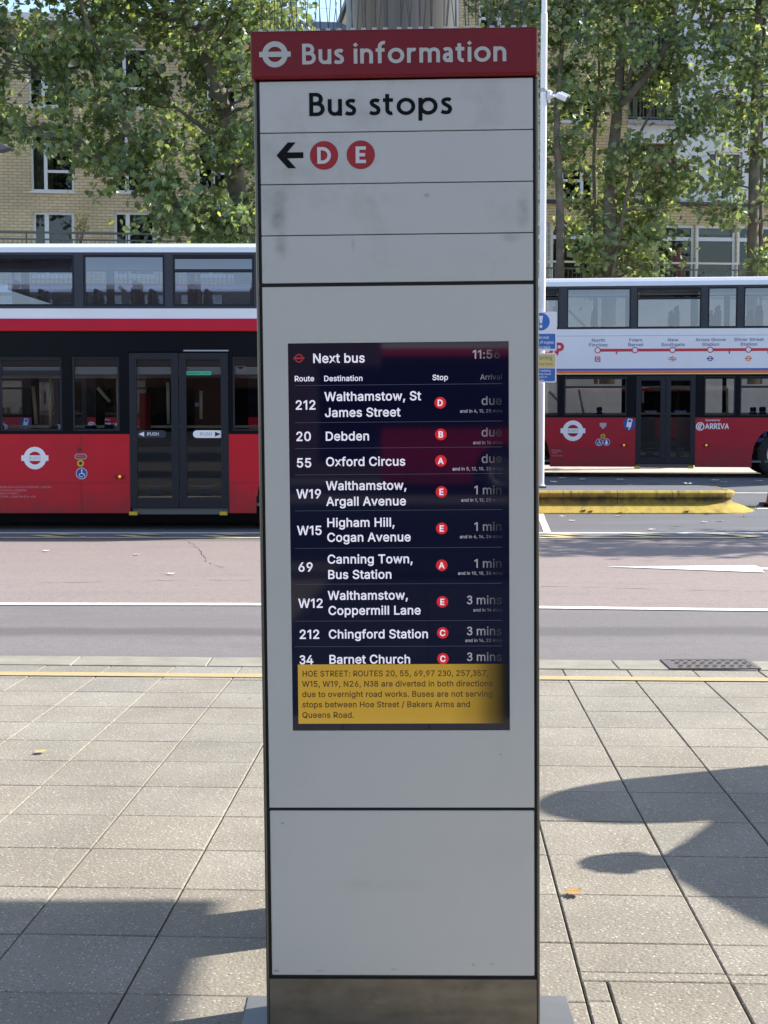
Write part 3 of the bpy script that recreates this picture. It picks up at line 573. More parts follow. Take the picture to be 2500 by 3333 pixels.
def pen_text(mb, s, x, z, cap, y, fit=None, w=.155, gap=.125, space=.34, m=0, align='l'):
    gl = [pen_glyph(ch, w) for ch in s]
    tot = sum((space if ch == ' ' else g[1] + gap) for ch, g in zip(s, gl)) - gap
    xs = fit / (tot * cap) if fit else 1.0
    if align == 'c': x -= tot * cap * xs / 2
    for ch, (paths, adv) in zip(s, gl):
        if ch == ' ': x += space * cap * xs; continue
        for k, p in enumerate(paths):
            stroke(mb, p, w if not (ch == 'i' and k == 1) else .158, lambda a, b: (x + a * cap * xs, z + b * cap), y - .00012 * k, m)
        x += (adv + gap) * cap * xs
def roundel(mb, x, z, r, y, bar, bh, thick, m=0):
    """ring with a bar across it; the bar sits a hair in front"""
    mb.ring(x, z, r - thick, r, y, m=m)
    mb.rect(x - bar, x + bar, z - bh / 2, z + bh / 2, y - .0004, m)

# ------------------------------------------------------------------ ground, road, paving
def road_mat(name, col, alt, patch):
    m, t, b = nt(name)
    N, L = t.nodes, t.links
    b.inputs["Roughness"].default_value = .85
    co = N.new("ShaderNodeTexCoord").outputs["Object"]
    def noise(sc, det, st=None, rough=.5):
        n = N.new("ShaderNodeTexNoise"); n.inputs["Scale"].default_value = sc; n.inputs["Detail"].default_value = det; n.inputs["Roughness"].default_value = rough
        if st:
            mp = N.new("ShaderNodeMapping"); mp.inputs["Scale"].default_value = st
            L.new(co, mp.inputs["Vector"]); L.new(mp.outputs[0], n.inputs["Vector"])
        else: L.new(co, n.inputs["Vector"])
        return n.outputs[0]
    def rng(s, a, b2, c, d):
        r = N.new("ShaderNodeMapRange"); r.inputs[1].default_value = a; r.inputs[2].default_value = b2; r.inputs[3].default_value = c; r.inputs[4].default_value = d
        L.new(s, r.inputs[0]); return r.outputs[0]
    def mix(f, a, b2):
        x = N.new("ShaderNodeMix"); x.data_type = 'RGBA'; L.new(f, x.inputs[0])
        for k, q in ((6, a), (7, b2)):
            if isinstance(q, tuple): setc(x.inputs[k], q)
            else: L.new(q, x.inputs[k])
        return x.outputs[2]
    base = mix(rng(noise(.35, 5, (.25, 2.2, 1)), .35, .65, 0, 1), col, alt)
    base = mix(rng(noise(.9, 6, (.5, 1.6, 1), .6), .52, .72, 0, .55), base, patch)
    sy = N.new("ShaderNodeSeparateXYZ"); L.new(co, sy.inputs[0])
    if name == 'asphalt':                      # darker, more worn wheel track next to the kerb
        wob = N.new("ShaderNodeMath"); wob.operation = 'MULTIPLY_ADD'; wob.inputs[1].default_value = .5; L.new(noise(.8, 4), wob.inputs[0]); L.new(sy.outputs[1], wob.inputs[2])
        tr = N.new("ShaderNodeMapRange"); tr.interpolation_type = 'SMOOTHSTEP'
        for q, v in enumerate((11.35, 12.35, 0, 1)): tr.inputs[q + 1].default_value = v
        L.new(wob.outputs[0], tr.inputs[0])
        pk = N.new("ShaderNodeMath"); pk.operation = 'PINGPONG'; pk.inputs[1].default_value = .5; L.new(tr.outputs[0], pk.inputs[0])
        base = mix(rng(pk.outputs[0], .08, .3, 0, .75), base, (.092, .085, .085))
    base = mix(rng(noise(17, 4, None, .65), .42, .72, 0, .42), base, (col[0] * .62, col[1] * .62, col[2] * .62))
    grain = rng(noise(95, 2), .3, .7, .72, 1.28)
    grit = rng(noise(38, 3, None, .7), .66, .76, 0, .5)
    sc = N.new("ShaderNodeVectorMath"); sc.operation = 'SCALE'
    L.new(base, sc.inputs[0]); L.new(grain, sc.inputs["Scale"])
    out = mix(grit, sc.outputs[0], (col[0] * 1.8, col[1] * 1.8, col[2] * 1.8))
    L.new(out, b.inputs["Base Color"])
    bp = N.new("ShaderNodeBump"); bp.inputs["Strength"].default_value = .5; bp.inputs["Distance"].default_value = .008
    L.new(noise(120, 3), bp.inputs["Height"]); L.new(bp.outputs[0], b.inputs["Normal"])
    return m
M['asphalt'] = road_mat('asphalt', (.185, .166, .163), (.155, .140, .140), (.120, .110, .110))
M['asphalt_pink'] = road_mat('buff_asphalt', (.262, .212, .192), (.240, .196, .180), (.195, .162, .152))
M['asphalt_dark'] = road_mat('forecourt_asphalt', (.130, .135, .148), (.105, .110, .122), (.165, .165, .172))
def paint_mat(name, col, wear):
    return mat(name, col, .7, var=.08, scale=6, dirt=wear, dscale=14)
M['paint_white'] = paint_mat('road_paint_white', (.74, .73, .68), (.30, .29, .28, .6))
M['paint_yellow'] = paint_mat('road_paint_yellow', (.44, .335, .165), (.33, .285, .19, .9))
M['paint_cream'] = paint_mat('worn_yellow_paint', (.58, .47, .25), (.28, .25, .22, .8))

def sheet(name, xs, ys, zf, m, kind='structure'):
    b = MB()
    for i in range(len(xs) - 1):
        for j in range(len(ys) - 1):
            b.face([(xs[i], ys[j], zf(ys[j])), (xs[i + 1], ys[j], zf(ys[j])), (xs[i + 1], ys[j + 1], zf(ys[j + 1])), (xs[i], ys[j + 1], zf(ys[j + 1]))])
    return tag(b.build(name, m), kind=kind)
sheet('ground', [-700, 700], [-700, -26, -7.99], lambda y: -.04, 'asphalt')
sheet('ground', [-700, 700], [9.9, 21.35], lambda y: -.02, 'asphalt')
sheet('forecourt', [-700, 700], [21.35, 24, 30.5, 48, 900], gz, 'asphalt_dark')
KX = -.045
M['concrete'] = mat('pale_concrete', (.46, .43, .38), .85, var=.12, scale=2)
sheet('pavement', [-60, 60], [34.0, 39.0], lambda y: .318, 'concrete')  # pale sheet added to brighten the ground seen under the right bus
def white_y(x):                                # the edge line bends a little at the stop
    pts = [(-40, 13.6), (-5, 13.17), (-1.2, 13.13), (1.3, 12.93), (5, 12.58), (40, 9.9)]
    for (a, b), (c, d) in zip(pts, pts[1:]):
        if a <= x <= c: return b + (d - b) * (x - a) / (c - a)
    return 13
LX = [-40, -12, -5, -1.2, 1.3, 5, 14, 40]
def strip(name, y0, y1, z, m, xs=LX, kind='structure'):
    b = MB()
    f0 = y0 if callable(y0) else (lambda x: y0); f1 = y1 if callable(y1) else (lambda x: y1)
    for a, c in zip(xs, xs[1:]):
        b.face([(a, f0(a), z), (c, f0(c), z), (c, f1(c), z), (a, f1(a), z)])
    return tag(b.build(name, m), kind=kind)
strip('bus_lane', lambda x: white_y(x) + .20, 19.75, -.016, 'asphalt_pink')
strip('white_line', lambda x: white_y(x), lambda x: white_y(x) + .16, -.012, 'paint_white')
strip('white_line', 20.95, 21.12, -.012, 'paint_white', [-40, 1.9, 40])
b = MB()                                       # worn yellow zig-zag along the stand
b.face([(-30, 20.18, -.012), (4.92, 20.18, -.012), (4.92, 20.32, -.012), (-30, 20.32, -.012)])
for k in range(26):
    x = 4.9 - 1.17 * k
    pts = [(x, 20.3), (x - .34, 20.62), (x + .12, 20.72), (x - .26, 20.94)]
    if k == 0: pts = [(x, 20.3), (x + .18, 20.45), (x - .1, 20.7), (x - .30, 20.94)]
    for (x0, y0), (x1, y1) in zip(pts, pts[1:]):
        b.face([(x0 - .13, y0, -.008), (x0 + .13, y0, -.008), (x1 + .13, y1, -.008), (x1 - .13, y1, -.008)])
tag(b.build('zigzag_line', 'paint_cream'), kind='structure')
b = MB()                                       # lane arrow
P = [ground(x, y, -.02) for x, y in ((1972, 1847.5), (2457, 1843), (2471, 1849), (2471, 1850.5), (2700, 1853), (2700, 1857), (2480, 1857), (2489, 1866.5))]
b.face([(p.x, p.y, -.008) for p in P])
tag(b.build('direction_arrow', 'paint_white'), kind='structure')
def flat_line(name, pts, w, m):
    b = MB()
    (x0, y0), (x1, y1) = pts
    d = Vector((x1 - x0, y1 - y0)).normalized(); n = Vector((-d.y, d.x)) * w / 2
    k = 6
    for i in range(k):
        p = [Vector((x0 + (x1 - x0) * t, y0 + (y1 - y0) * t)) for t in (i / k, (i + 1) / k)]
        q = [p[0] - n, p[1] - n, p[1] + n, p[0] + n]
        b.face([(v.x, v.y, gz(v.y) + .006) for v in q])
    return tag(b.build(name, m), kind='structure')
flat_line('white_line', [(2.62, 25.0), (2.33, 21.15)], .105, 'paint_white')
flat_line('white_line', [(5.95, 25.35), (14, 25.25)], .12, 'paint_white')
flat_line('white_line', [(6.1, 27.9), (16, 27.7)], .10, 'paint_white')

def slab_mat():
    m, t, b = nt('paving_slab')
    N, L = t.nodes, t.links
    b.inputs["Roughness"].default_value = .8
    b.inputs["Specular IOR Level"].default_value = .35
    co = N.new("ShaderNodeTexCoord").outputs["Object"]
    at = N.new("ShaderNodeAttribute"); at.attribute_name = 'tint'
    def tex(kind, sc, **k):
        n = N.new(kind); n.inputs["Scale"].default_value = sc
        for a, v in k.items(): n.inputs[a].default_value = v
        L.new(co, n.inputs["Vector"]); return n
    def rng(s, a, b2, c, d):
        r = N.new("ShaderNodeMapRange"); r.inputs[1].default_value = a; r.inputs[2].default_value = b2; r.inputs[3].default_value = c; r.inputs[4].default_value = d
        L.new(s, r.inputs[0]); return r.outputs[0]
    def mix(f, a, b2):
        x = N.new("ShaderNodeMix"); x.data_type = 'RGBA'
        if isinstance(f, float): x.inputs[0].default_value = f
        else: L.new(f, x.inputs[0])
        for k, q in ((6, a), (7, b2)):
            if isinstance(q, tuple): setc(x.inputs[k], q)
            else: L.new(q, x.inputs[k])
        return x.outputs[2]
    big = rng(tex("ShaderNodeTexNoise", 2.2, Detail=5).outputs[0], .3, .7, 0, 1)
    base = mix(big, (.228, .208, .173), (.290, .266, .224))
    v = tex("ShaderNodeTexVoronoi", 78)                       # exposed aggregate
    chip = rng(v.outputs["Distance"], .18, .40, 1, 0)
    sep = N.new("ShaderNodeSeparateColor"); L.new(v.outputs["Color"], sep.inputs[0])
    pick = rng(sep.outputs[0], .45, .90, 0, 1)
    mu = N.new("ShaderNodeMath"); mu.operation = 'MULTIPLY'; L.new(chip, mu.inputs[0]); L.new(pick, mu.inputs[1])
    c1 = mix(mu.outputs[0], base, (.56, .53, .475))
    pick2 = rng(sep.outputs[1], .66, .80, 0, .75)
    mu2 = N.new("ShaderNodeMath"); mu2.operation = 'MULTIPLY'; L.new(chip, mu2.inputs[0]); L.new(pick2, mu2.inputs[1])
    c2 = mix(mu2.outputs[0], c1, (.085, .08, .075))
    fine = rng(tex("ShaderNodeTexNoise", 150, Detail=2).outputs[0], .3, .7, .78, 1.22)
    stain = rng(tex("ShaderNodeTexNoise", .8, Detail=7, Roughness=.65).outputs[0], .48, .75, 0, .35)
    c3 = mix(stain, c2, (.165, .152, .128))
    gv = tex("ShaderNodeTexVoronoi", 1.7)                     # old chewing gum
    gs = N.new("ShaderNodeSeparateColor"); L.new(gv.outputs["Color"], gs.inputs[0])
    gm = N.new("ShaderNodeMath"); gm.operation = 'MULTIPLY'; L.new(rng(gv.outputs["Distance"], .022, .034, 1, 0), gm.inputs[0]); L.new(rng(gs.outputs[0], .55, .6, 0, .7), gm.inputs[1])
    c3 = mix(gm.outputs[0], c3, (.075, .072, .068))
    sc = N.new("ShaderNodeVectorMath"); sc.operation = 'SCALE'; L.new(c3, sc.inputs[0]); L.new(fine, sc.inputs["Scale"])
    mul = N.new("ShaderNodeVectorMath"); mul.operation = 'MULTIPLY'; L.new(sc.outputs[0], mul.inputs[0]); L.new(at.outputs["Color"], mul.inputs[1])
    L.new(mul.outputs[0], b.inputs["Base Color"])
    bp = N.new("ShaderNodeBump"); bp.inputs["Strength"].default_value = .45; bp.inputs["Distance"].default_value = .004
    L.new(v.outputs["Distance"], bp.inputs["Height"]); L.new(bp.outputs[0], b.inputs["Normal"])
    return m
M['slab'] = slab_mat()
M['joint'] = mat('joint_sand', (.048, .039, .032), .95, var=.4, scale=30)
M['kerbstone'] = mat('kerb_concrete', (.27, .252, .205), .8, var=.18, scale=5, bump=.3, bscale=90, dirt=(.2, .18, .15, .5), dscale=4)

ROWS = [4.223 - .475 * k for k in range(24, 0, -1)] + [4.223, 4.706, 5.185, 5.658, 6.140, 6.625, 7.110, 7.553, 7.998, 8.443, 8.893, 9.330, 9.815]
COLX = [-1.5955, -1.129, -.685, -.243, .2, .640, 1.0787, 1.518, 1.9636]
COLX = [-1.5955 - .45 * k for k in range(22, 0, -1)] + COLX + [1.9636 + .443 * k for k in range(1, 22)]
def colx(x6, Y): return x6 + (.0365 - .0091 * max(-2.5, min(2.5, x6))) * (Y - 6)
def rowy(y0, X): return y0 + KX * max(-6, min(6, X))
def joint(x6, y0):
    y = y0
    for _ in range(3):
        x = colx(x6, y); y = rowy(y0, x)
    return x, y
pv = MB(); tints = []
rnd = random.Random(3)
def slab(q, gap=.003, z=0.0):
    c = Vector((sum(p[0] for p in q) / 4, sum(p[1] for p in q) / 4))
    k = rnd.uniform(.93, 1.07); w = rnd.uniform(-.015, .015)
    col = (k * (1 + w), k, k * (1 - w))
    zz = z + rnd.uniform(-.0012, .0012); tx, ty = rnd.uniform(-.0025, .0025), rnd.uniform(-.0025, .0025)
    def inset(g):
        out = []
        for p in q:
            d = Vector((p[0], p[1])) - c
            out.append((p[0] - math.copysign(g, d.x), p[1] - math.copysign(g, d.y)))
        return out
    def h(p): return zz + (p[0] - c.x) * tx + (p[1] - c.y) * ty
    a = [(x, y, h((x, y)) - .003) for x, y in inset(gap)]
    t = [(x, y, h((x, y))) for x, y in inset(gap + .004)]
    d = [(x, y, -.03) for x, y in inset(gap)]
    pv.face(t); tints.append(col)
    for i in range(4):
        j = (i + 1) % 4
        pv.face([a[i], a[j], t[j], t[i]]); tints.append(col)
        pv.face([d[i], d[j], a[j], a[i]]); tints.append(col)
def quad(x0, x1, y0, y1):
    return [joint(x0, y0), joint(x1, y0), joint(x1, y1), joint(x0, y1)]
for i in range(len(COLX) - 1):
    for j in range(len(ROWS) - 1):
        a, c = COLX[i], COLX[i + 1]
        y0, y1 = ROWS[j], ROWS[j + 1]
        if a > .6 and (abs(y1 - 4.706) < 1e-6 or abs(y1 - 4.223) < 1e-6):      # cut course beside the cover plate
            if abs(y1 - 4.706) < 1e-6:
                slab(quad(a, c, 4.455, 4.706))
                slab(quad(a, c, 4.385, 4.455), .002)
                slab(quad(a + (.075 if a < .7 else .0), c, 3.86, 4.385), .004)
                if a < .7: slab(quad(a, a + .075, 4.23, 4.385), .003); slab(quad(a, a + .075, 3.86, 4.23), .003)
            else:
                slab(quad(a, c, 3.37, 3.86))
            continue
        slab(quad(a, c, y0, y1))
me_o = pv.build('pavement', 'slab')
ca = me_o.data.color_attributes.new('tint', 'FLOAT_COLOR', 'CORNER')
buf = np.array([t for t, p in zip(tints, me_o.data.polygons) for _ in range(p.loop_total)], dtype=np.float32)
buf = np.hstack([buf, np.ones((len(buf), 1), np.float32)])
ca.data.foreach_set('color', buf.ravel())
tag(me_o, kind='structure')
tag(MB().box(-14, 14, -7.99, 10.0, -.3, -.014).build('pavement_bed', 'joint'), kind='structure')
kb = MB()                                      # flush kerb stones
x = -14.0
while x < 14:
    L_ = .915
    x1 = min(x + L_, 14)
    kb.box(x + .003, x1 - .003, 9.835, 10.19, -.2, .003)
    x = x1
ko = kb.build('kerb', 'kerbstone', bevel=.008)
for v in ko.data.vertices: v.co.y += KX * max(-6, min(6, v.co.x))
tag(ko, kind='structure')
b = MB()
for i in range(56):
    x0, x1 = -14 + i * .5, -14 + (i + 1) * .5
    b.face([(x0, rowy(9.405, x0), .0055), (x1, rowy(9.405, x1), .0055), (x1, rowy(9.535, x1), .0055), (x0, rowy(9.535, x0), .0055)])
tag(b.build('yellow_line', 'paint_yellow'), kind='structure')

def crack(pts, w, z=-.0135):
    b = MB(); rr_ = random.Random(len(pts)); q = [ground(x, y, z) for x, y in pts]; out = []
    for a, c in zip(q, q[1:]):
        n = max(2, int((c - a).length / .12))
        for i in range(n): out.append(a.lerp(c, i / n) + Vector((rr_.uniform(-.02, .02), rr_.uniform(-.025, .025), 0)))
    for i in range(len(out) - 1):
        a, c = out[i], out[i + 1]; k = w * rr_.uniform(.3, 1.2)
        if rr_.random() < .12: continue
        d = (c - a).normalized(); n = Vector((-d.y, d.x, 0)) * k
        b.face([(a - n)[:2] + (z,), (c - n)[:2] + (z,), (c + n)[:2] + (z,), (a + n)[:2] + (z,)])
    return tag(b.build('road_crack', 'joint', None), kind='structure')
crack([(120, 1897), (290, 1895), (470, 1891), (600, 1887), (860, 1890)], .006)
crack([(615, 1762), (645, 1785), (672, 1828), (730, 1850)], .006)
crack([(1760, 1909), (1950, 1912), (2150, 1917), (2380, 1923), (2700, 1930)], .007)

# drain grate set in the kerb line
M['iron'] = mat('cast_iron', (.16, .14, .135), .6, metal=.3, var=.2, scale=20)
M['void'] = mat('dark_void', (.006, .006, .006), .9)
g0, g1 = ground(2215, 2183), ground(2492, 2150)
gx0, gx1 = 1.92, 2.46
gt = thing('drain_grate', 'cast iron slotted drain grate let into the pale kerb line', 'drain grate', ((gx0 + gx1) / 2, 9.93, .004))
hw = (gx1 - gx0) / 2
fb = MB(); fb.box(-hw - .03, hw + .03, -.19, -.165, 0, .008).box(-hw - .03, hw + .03, .165, .19, 0, .008).box(-hw - .03, -hw, -.165, .165, 0, .008).box(hw, hw + .03, -.165, .165, 0, .008)
fb.build('frame', 'iron', gt)
sb = MB()
sb.face([(-hw, -.165, .001), (hw, -.165, .001), (hw, .165, .001), (-hw, .165, .001)])
sb.build('pit', 'void', gt)
cb = MB()
holes = []
for r in range(5):
    for c in range(9):
        holes.append((-hw + .03 + c * .057 + (.018 if r % 2 else 0), -hw + .03 + c * .057 + (.018 if r % 2 else 0) + .030, -.145 + r * .062, -.145 + r * .062 + .03))
xs = MB(); xs.wall(-hw, hw, -.165, .165, holes, 0)
for f in xs.f: cb.face([(xs.v[i][0], xs.v[i][2], .006) for i in f])
cb.build('grating', 'iron', gt)

# ------------------------------------------------------------------ bus information totem
T_ROT = (0, -.0088, -.0315)
tp0 = ground(1317, 3400)
T_LOC = (tp0.x, 3.93, 0)
TP = Plane(T_LOC, T_ROT)
totem = thing('information_totem', 'tall grey bus information totem with a red header and a lit departures screen', 'information totem', T_LOC, T_ROT)
M['panel'] = mat('totem_panel', (.575, .560, .535), .30, var=.02, scale=3, dirt=(.42, .41, .40, .25), dscale=2.5, spec=.45)
M['panel_sign'] = mat('totem_sign_panel', (.56, .553, .54), .32, var=.03, scale=2.5, dirt=(.27, .26, .24, .6), dscale=3.2, spec=.45)
M['header'] = mat('totem_header_red', (.19, .008, .014), .38, spec=.3, var=.05, scale=3, dirt=(.22, .03, .035, .3), dscale=3)
M['steel'] = mat('brushed_steel', (.15, .142, .13), .36, metal=.8, var=.12, scale=3, stretch=(40, 40, 1))
M['kick'] = mat('kick_plate_steel', (.20, .172, .135), .46, metal=.55, var=.32, scale=9, stretch=(1, 1, 2.2), dirt=(.055, .048, .036, .85), dscale=4)
M['gasket'] = mat('black_gasket', (.006, .006, .009), .5)
M['sign_grey'] = mat('header_lettering', (.52, .515, .50), .45)
M['sign_black'] = mat('sign_black', (.004, .005, .006), .5, spec=.15)
M['stop_red'] = mat('stop_disc_red', (.37, .012, .020), .4)
M['stop_white'] = mat('stop_letter', (.68, .67, .68), .4)
M['clear'] = mat('clear_plastic', (.62, .63, .64), .3)
M['spike'] = mat('spike_wire', (.10, .10, .10), .45, metal=.5)
M['cover'] = mat('floor_cover_steel', (.24, .24, .235), .42, metal=.5, var=.12, scale=5)
Lb, _ = TP(868, 3100); Rb, _ = TP(1761, 3100)
Lt, vt = TP(822, 255, 0); Rt, _ = TP(1749, 242, 0)
XL, XR = (Lb + Lt) / 2, (Rb + Rt) / 2
hb = (TP(1250, 249)[1])                       # underside of the header
HX0, HZ0 = TP(816, 256, -.014); HX1, _ = TP(1751, 243, -.014)
HZ1 = (TP(815, 102, -.014)[1] + TP(1751, 84, -.014)[1]) / 2
HZ0 = (HZ0 + TP(1751, 243, -.014)[1]) / 2
D_ = .225
hx0, hx1 = HX0, HX1
MB().box(hx0, hx1, -.014, D_ + .014, HZ0, HZ1).build('header', 'header', totem, bevel=.007, bseg=3)
hd = [c for c in children(totem) if c.name.startswith('header')][0]
e = .0078
MB().box(XL, XL + e, 0.0, D_, 0, HZ0 - .002).box(XR - e, XR, 0.0, D_, 0, HZ0 - .002).build('edge_trim', 'steel', totem, bevel=.006, bseg=3)
MB().box(XL + e, XR - e, .010, D_ - .01, .01, HZ0 - .002).build('core', 'gasket', totem)
px0, px1 = TP(840, 300)[0], TP(1730.5, 300)[0]
px0 = (px0 + TP(889, 3100)[0]) / 2; px1 = (px1 + TP(1744, 3100)[0]) / 2
def vz(l, r): return (TP(850, l)[1] + TP(1735, r)[1]) / 2
z_a, z_b = vz(264.5, 254.5), vz(924, 911)
z_c, z_d = vz(936, 924.5), vz(2631, 2625.5)
z_e, z_f = vz(2642, 2636), vz(3178, 3173.5)
seams = [vz(433, 422), vz(600, 591), vz(767, 758)]
lv = [z_a] + seams + [z_b]
sp = MB()
for k in range(4):
    sp.box(px0, px1, 0, .0105, lv[k + 1] + (.0012 if k < 3 else 0), lv[k] - (.0012 if k else 0))
sign_panel = sp.build('sign_panel', 'panel_sign', totem, bevel=.0012, bseg=1)
SX0, sz1 = TP(935.5, 1118); SX1, _ = TP(1655, 1110); SX0b, sz0 = TP(954, 2380); SX1b, _ = TP(1661, 2376)
SX0, SX1 = (SX0 + SX0b) / 2, (SX1 + SX1b) / 2
SZ1 = (TP(935, 1118)[1] + TP(1655, 1110)[1]) / 2; SZ0 = (TP(954, 2380)[1] + TP(1661, 2376)[1]) / 2
dp = MB()
dp.box(px0, SX0, 0, .0105, z_d, z_c).box(SX1, px1, 0, .0105, z_d, z_c).box(SX0, SX1, 0, .0105, SZ1, z_c).box(SX0, SX1, 0, .0105, z_d, SZ0)
dp = MB()
dp.wall(px0, px1, z_d, z_c, [(SX0, SX1, SZ0, SZ1)], 0, reveal=.0105)
for a, c, d2, f2 in ((px0, px1, z_d, z_c),):
    dp.face([(a, 0, d2), (c, 0, d2), (c, .0105, d2), (a, .0105, d2)][::-1]); dp.face([(a, 0, f2), (c, 0, f2), (c, .0105, f2), (a, .0105, f2)])
    dp.face([(a, 0, d2), (a, 0, f2), (a, .0105, f2), (a, .0105, d2)]); dp.face([(c, 0, d2), (c, 0, f2), (c, .0105, f2), (c, .0105, d2)][::-1])
dp.build('display_panel', 'panel', totem)
MB().box(px0, px1, 0, .0105, z_f, z_e).build('lower_panel', 'panel', totem, bevel=.004, bseg=3)
MB().box(XL + e + .001, XR - e - .001, .001, .0095, .0, vz(3190, 3186)).build('kick_plate', 'kick', totem)
# header lettering and roundel
def hp(px, py): return TP(px, py, -.0145)
rx, rz = hp(895, 177)
ppm_t = F / (T_LOC[1] - .0)
b = MB(); roundel(b, rx, rz, 41 / ppm_t, -.0150, 50.5 / ppm_t, 16.5 / ppm_t, 17 / ppm_t)
b.build('roundel', 'sign_grey', hd)
b = MB()
x0, z0 = hp(984, 209.5); x1, _ = hp(1648, 200)
pen_text(b, "Bus information", x0, (z0 + hp(1648, 200)[1]) / 2, 65 / ppm_t, -.0152, fit=x1 - x0, w=.166, gap=.125)
b.build('lettering', 'sign_grey', hd)
# sign panel lettering
b = MB()
x0, z0 = TP(1007, 378.5); x1, z1 = TP(1470, 372)
pen_text(b, "Bus stops", x0, (z0 + z1) / 2, 74 / ppm_t, -.0008, fit=x1 - x0, w=.158, gap=.12, space=.42)
b.build('lettering', 'sign_black', sign_panel)
b = MB()
ax, az = TP(900, 506.5)
k = 1 / ppm_t
th = 9.5 * k
b.face([(ax + u * k, -.0008, az + v * k) for u, v in ((27, -9.5), (87, -9.5), (87, 9.5), (27, 9.5))])
b.face([(ax + u * k, -.0010, az + v * k) for u, v in ((0, 0), (37, 41), (63, 41), (26, 0))][::-1])
b.face([(ax + u * k, -.0010, az + v * k) for u, v in ((0, 0), (26, 0), (63, -41), (37, -41))][::-1])
b.build('arrow', 'sign_black', sign_panel)
for ch, (cx, cy) in (('D', (1055, 506)), ('E', (1174.5, 504))):
    x, z = TP(cx, cy)
    b = MB().disc(x, z, 45.5 * k, -.0008, 48)
    wl = pen_glyph(ch, .2)[1]
    pen_text(b, ch, x, z - 26.5 * k, 53 * k, -.0012, w=.2, m=1, align='c', fit=(44 if ch == 'D' else 33) * k)
    b.build('stop_disc', ['stop_red', 'stop_white'], sign_panel)
def smudges(m, spots, col):
    t = m.node_tree; N, L = t.nodes, t.links; b = N["Principled BSDF"]
    src = b.inputs["Base Color"].links[0].from_socket
    co = N.new("ShaderNodeTexCoord")
    n = N.new("ShaderNodeTexNoise"); n.inputs["Scale"].default_value = 22; n.inputs["Detail"].default_value = 6; L.new(co.outputs["Object"], n.inputs[0])
    nr = N.new("ShaderNodeMapRange"); nr.inputs[1].default_value = .32; nr.inputs[2].default_value = .68; L.new(n.outputs[0], nr.inputs[0])
    for (px, py, rx, ry, f) in spots:
        x, z = TP(px, py)
        mp = N.new("ShaderNodeMapping"); mp.vector_type = 'TEXTURE'; mp.inputs["Location"].default_value = (x, 0, z); mp.inputs["Scale"].default_value = (rx / 1206, 1, ry / 1206)
        L.new(co.outputs["Object"], mp.inputs[0])
        ln = N.new("ShaderNodeVectorMath"); ln.operation = 'LENGTH'; L.new(mp.outputs[0], ln.inputs[0])
        fr = N.new("ShaderNodeMapRange"); fr.interpolation_type = 'SMOOTHSTEP'; fr.inputs[1].default_value = 1; fr.inputs[2].default_value = .1; fr.inputs[3].default_value = 0; fr.inputs[4].default_value = f
        L.new(ln.outputs["Value"], fr.inputs[0])
        mu = N.new("ShaderNodeMath"); mu.operation = 'MULTIPLY'; L.new(fr.outputs[0], mu.inputs[0]); L.new(nr.outputs[0], mu.inputs[1])
        mx = N.new("ShaderNodeMix"); mx.data_type = 'RGBA'; L.new(mu.outputs[0], mx.inputs[0]); L.new(src, mx.inputs[6]); setc(mx.inputs[7], col); src = mx.outputs[2]
    L.new(src, b.inputs["Base Color"])
smudges(M['panel_sign'], [(905, 715, 40, 75, .8), (915, 800, 32, 60, .7), (900, 640, 50, 45, .45), (1150, 800, 10, 40, .8), (1390, 636, 16, 9, .9), (1700, 690, 34, 90, .5), (960, 560, 60, 40, .3), (1660, 770, 50, 25, .35), (1230, 650, 60, 25, .3)], (.19, .175, .155))
smudges(M['panel'], [(1040, 3160, 30, 8, .7), (1285, 3155, 22, 5, .8), (1540, 3140, 10, 6, .9), (900, 3160, 14, 8, .7), (1600, 3138, 9, 5, .8), (1630, 2456, 5, 5, 1), (920, 2680, 9, 5, .8), (1250, 2880, 260, 30, .12), (950, 2100, 18, 120, .2)], (.15, .14, .125))
# display
def fx(px): return TP(px, 1700)[0]
TXT_FADE = [(fx(1440), 1.0), (fx(1500), .48), (fx(1552), .36), (fx(1586), .17), (fx(1618), .02)]  # dimming from the viewing angle, painted in as emission ramps
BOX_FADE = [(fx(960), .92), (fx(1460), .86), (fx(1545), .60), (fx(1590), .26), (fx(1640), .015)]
M['scr'] = emit('screen_navy', (.0020, .0030, .015), 1.0 * SC, base=(.002, .002, .003), rough=.03, spec=.55)
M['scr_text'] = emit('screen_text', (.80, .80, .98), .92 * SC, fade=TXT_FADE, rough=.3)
M['scr_red'] = emit('screen_red', (.62, .012, .020), .85 * SC, rough=.3)
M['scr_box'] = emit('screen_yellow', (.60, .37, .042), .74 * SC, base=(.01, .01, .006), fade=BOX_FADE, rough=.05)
M['scr_dark'] = emit('screen_box_text', (.055, .028, .004), .8 * SC, rough=.3)
M['scr_line'] = emit('screen_rule', (.05, .055, .10), .8 * SC, rough=.3)
YS = .0035
screen = MB().box(SX0 - .001, SX1 + .001, YS, .010, SZ0 - .001, SZ1 + .001).build('display_screen', 'scr', totem)
def sp_(px, py): return TP(px, py, YS - .0006)
rule = MB(); txt = MB()
def T(s, px, py, cap, al='l', bold=14.0):
    x, z = sp_(px, py)
    text(txt, s, x, z, cap * k, YS - .0006, al, bold)
T("Next bus", 1017, 1181, 29)
T("11:56", 1631, 1166, 27, 'r')
T("Route", 958, 1241, 17); T("Destination", 1054, 1240.5, 17); T("Stop", 1407, 1237, 17); T("Arrival", 1635, 1235, 17, 'r', 6)
txt.build('heading_lettering', 'scr_text', screen)
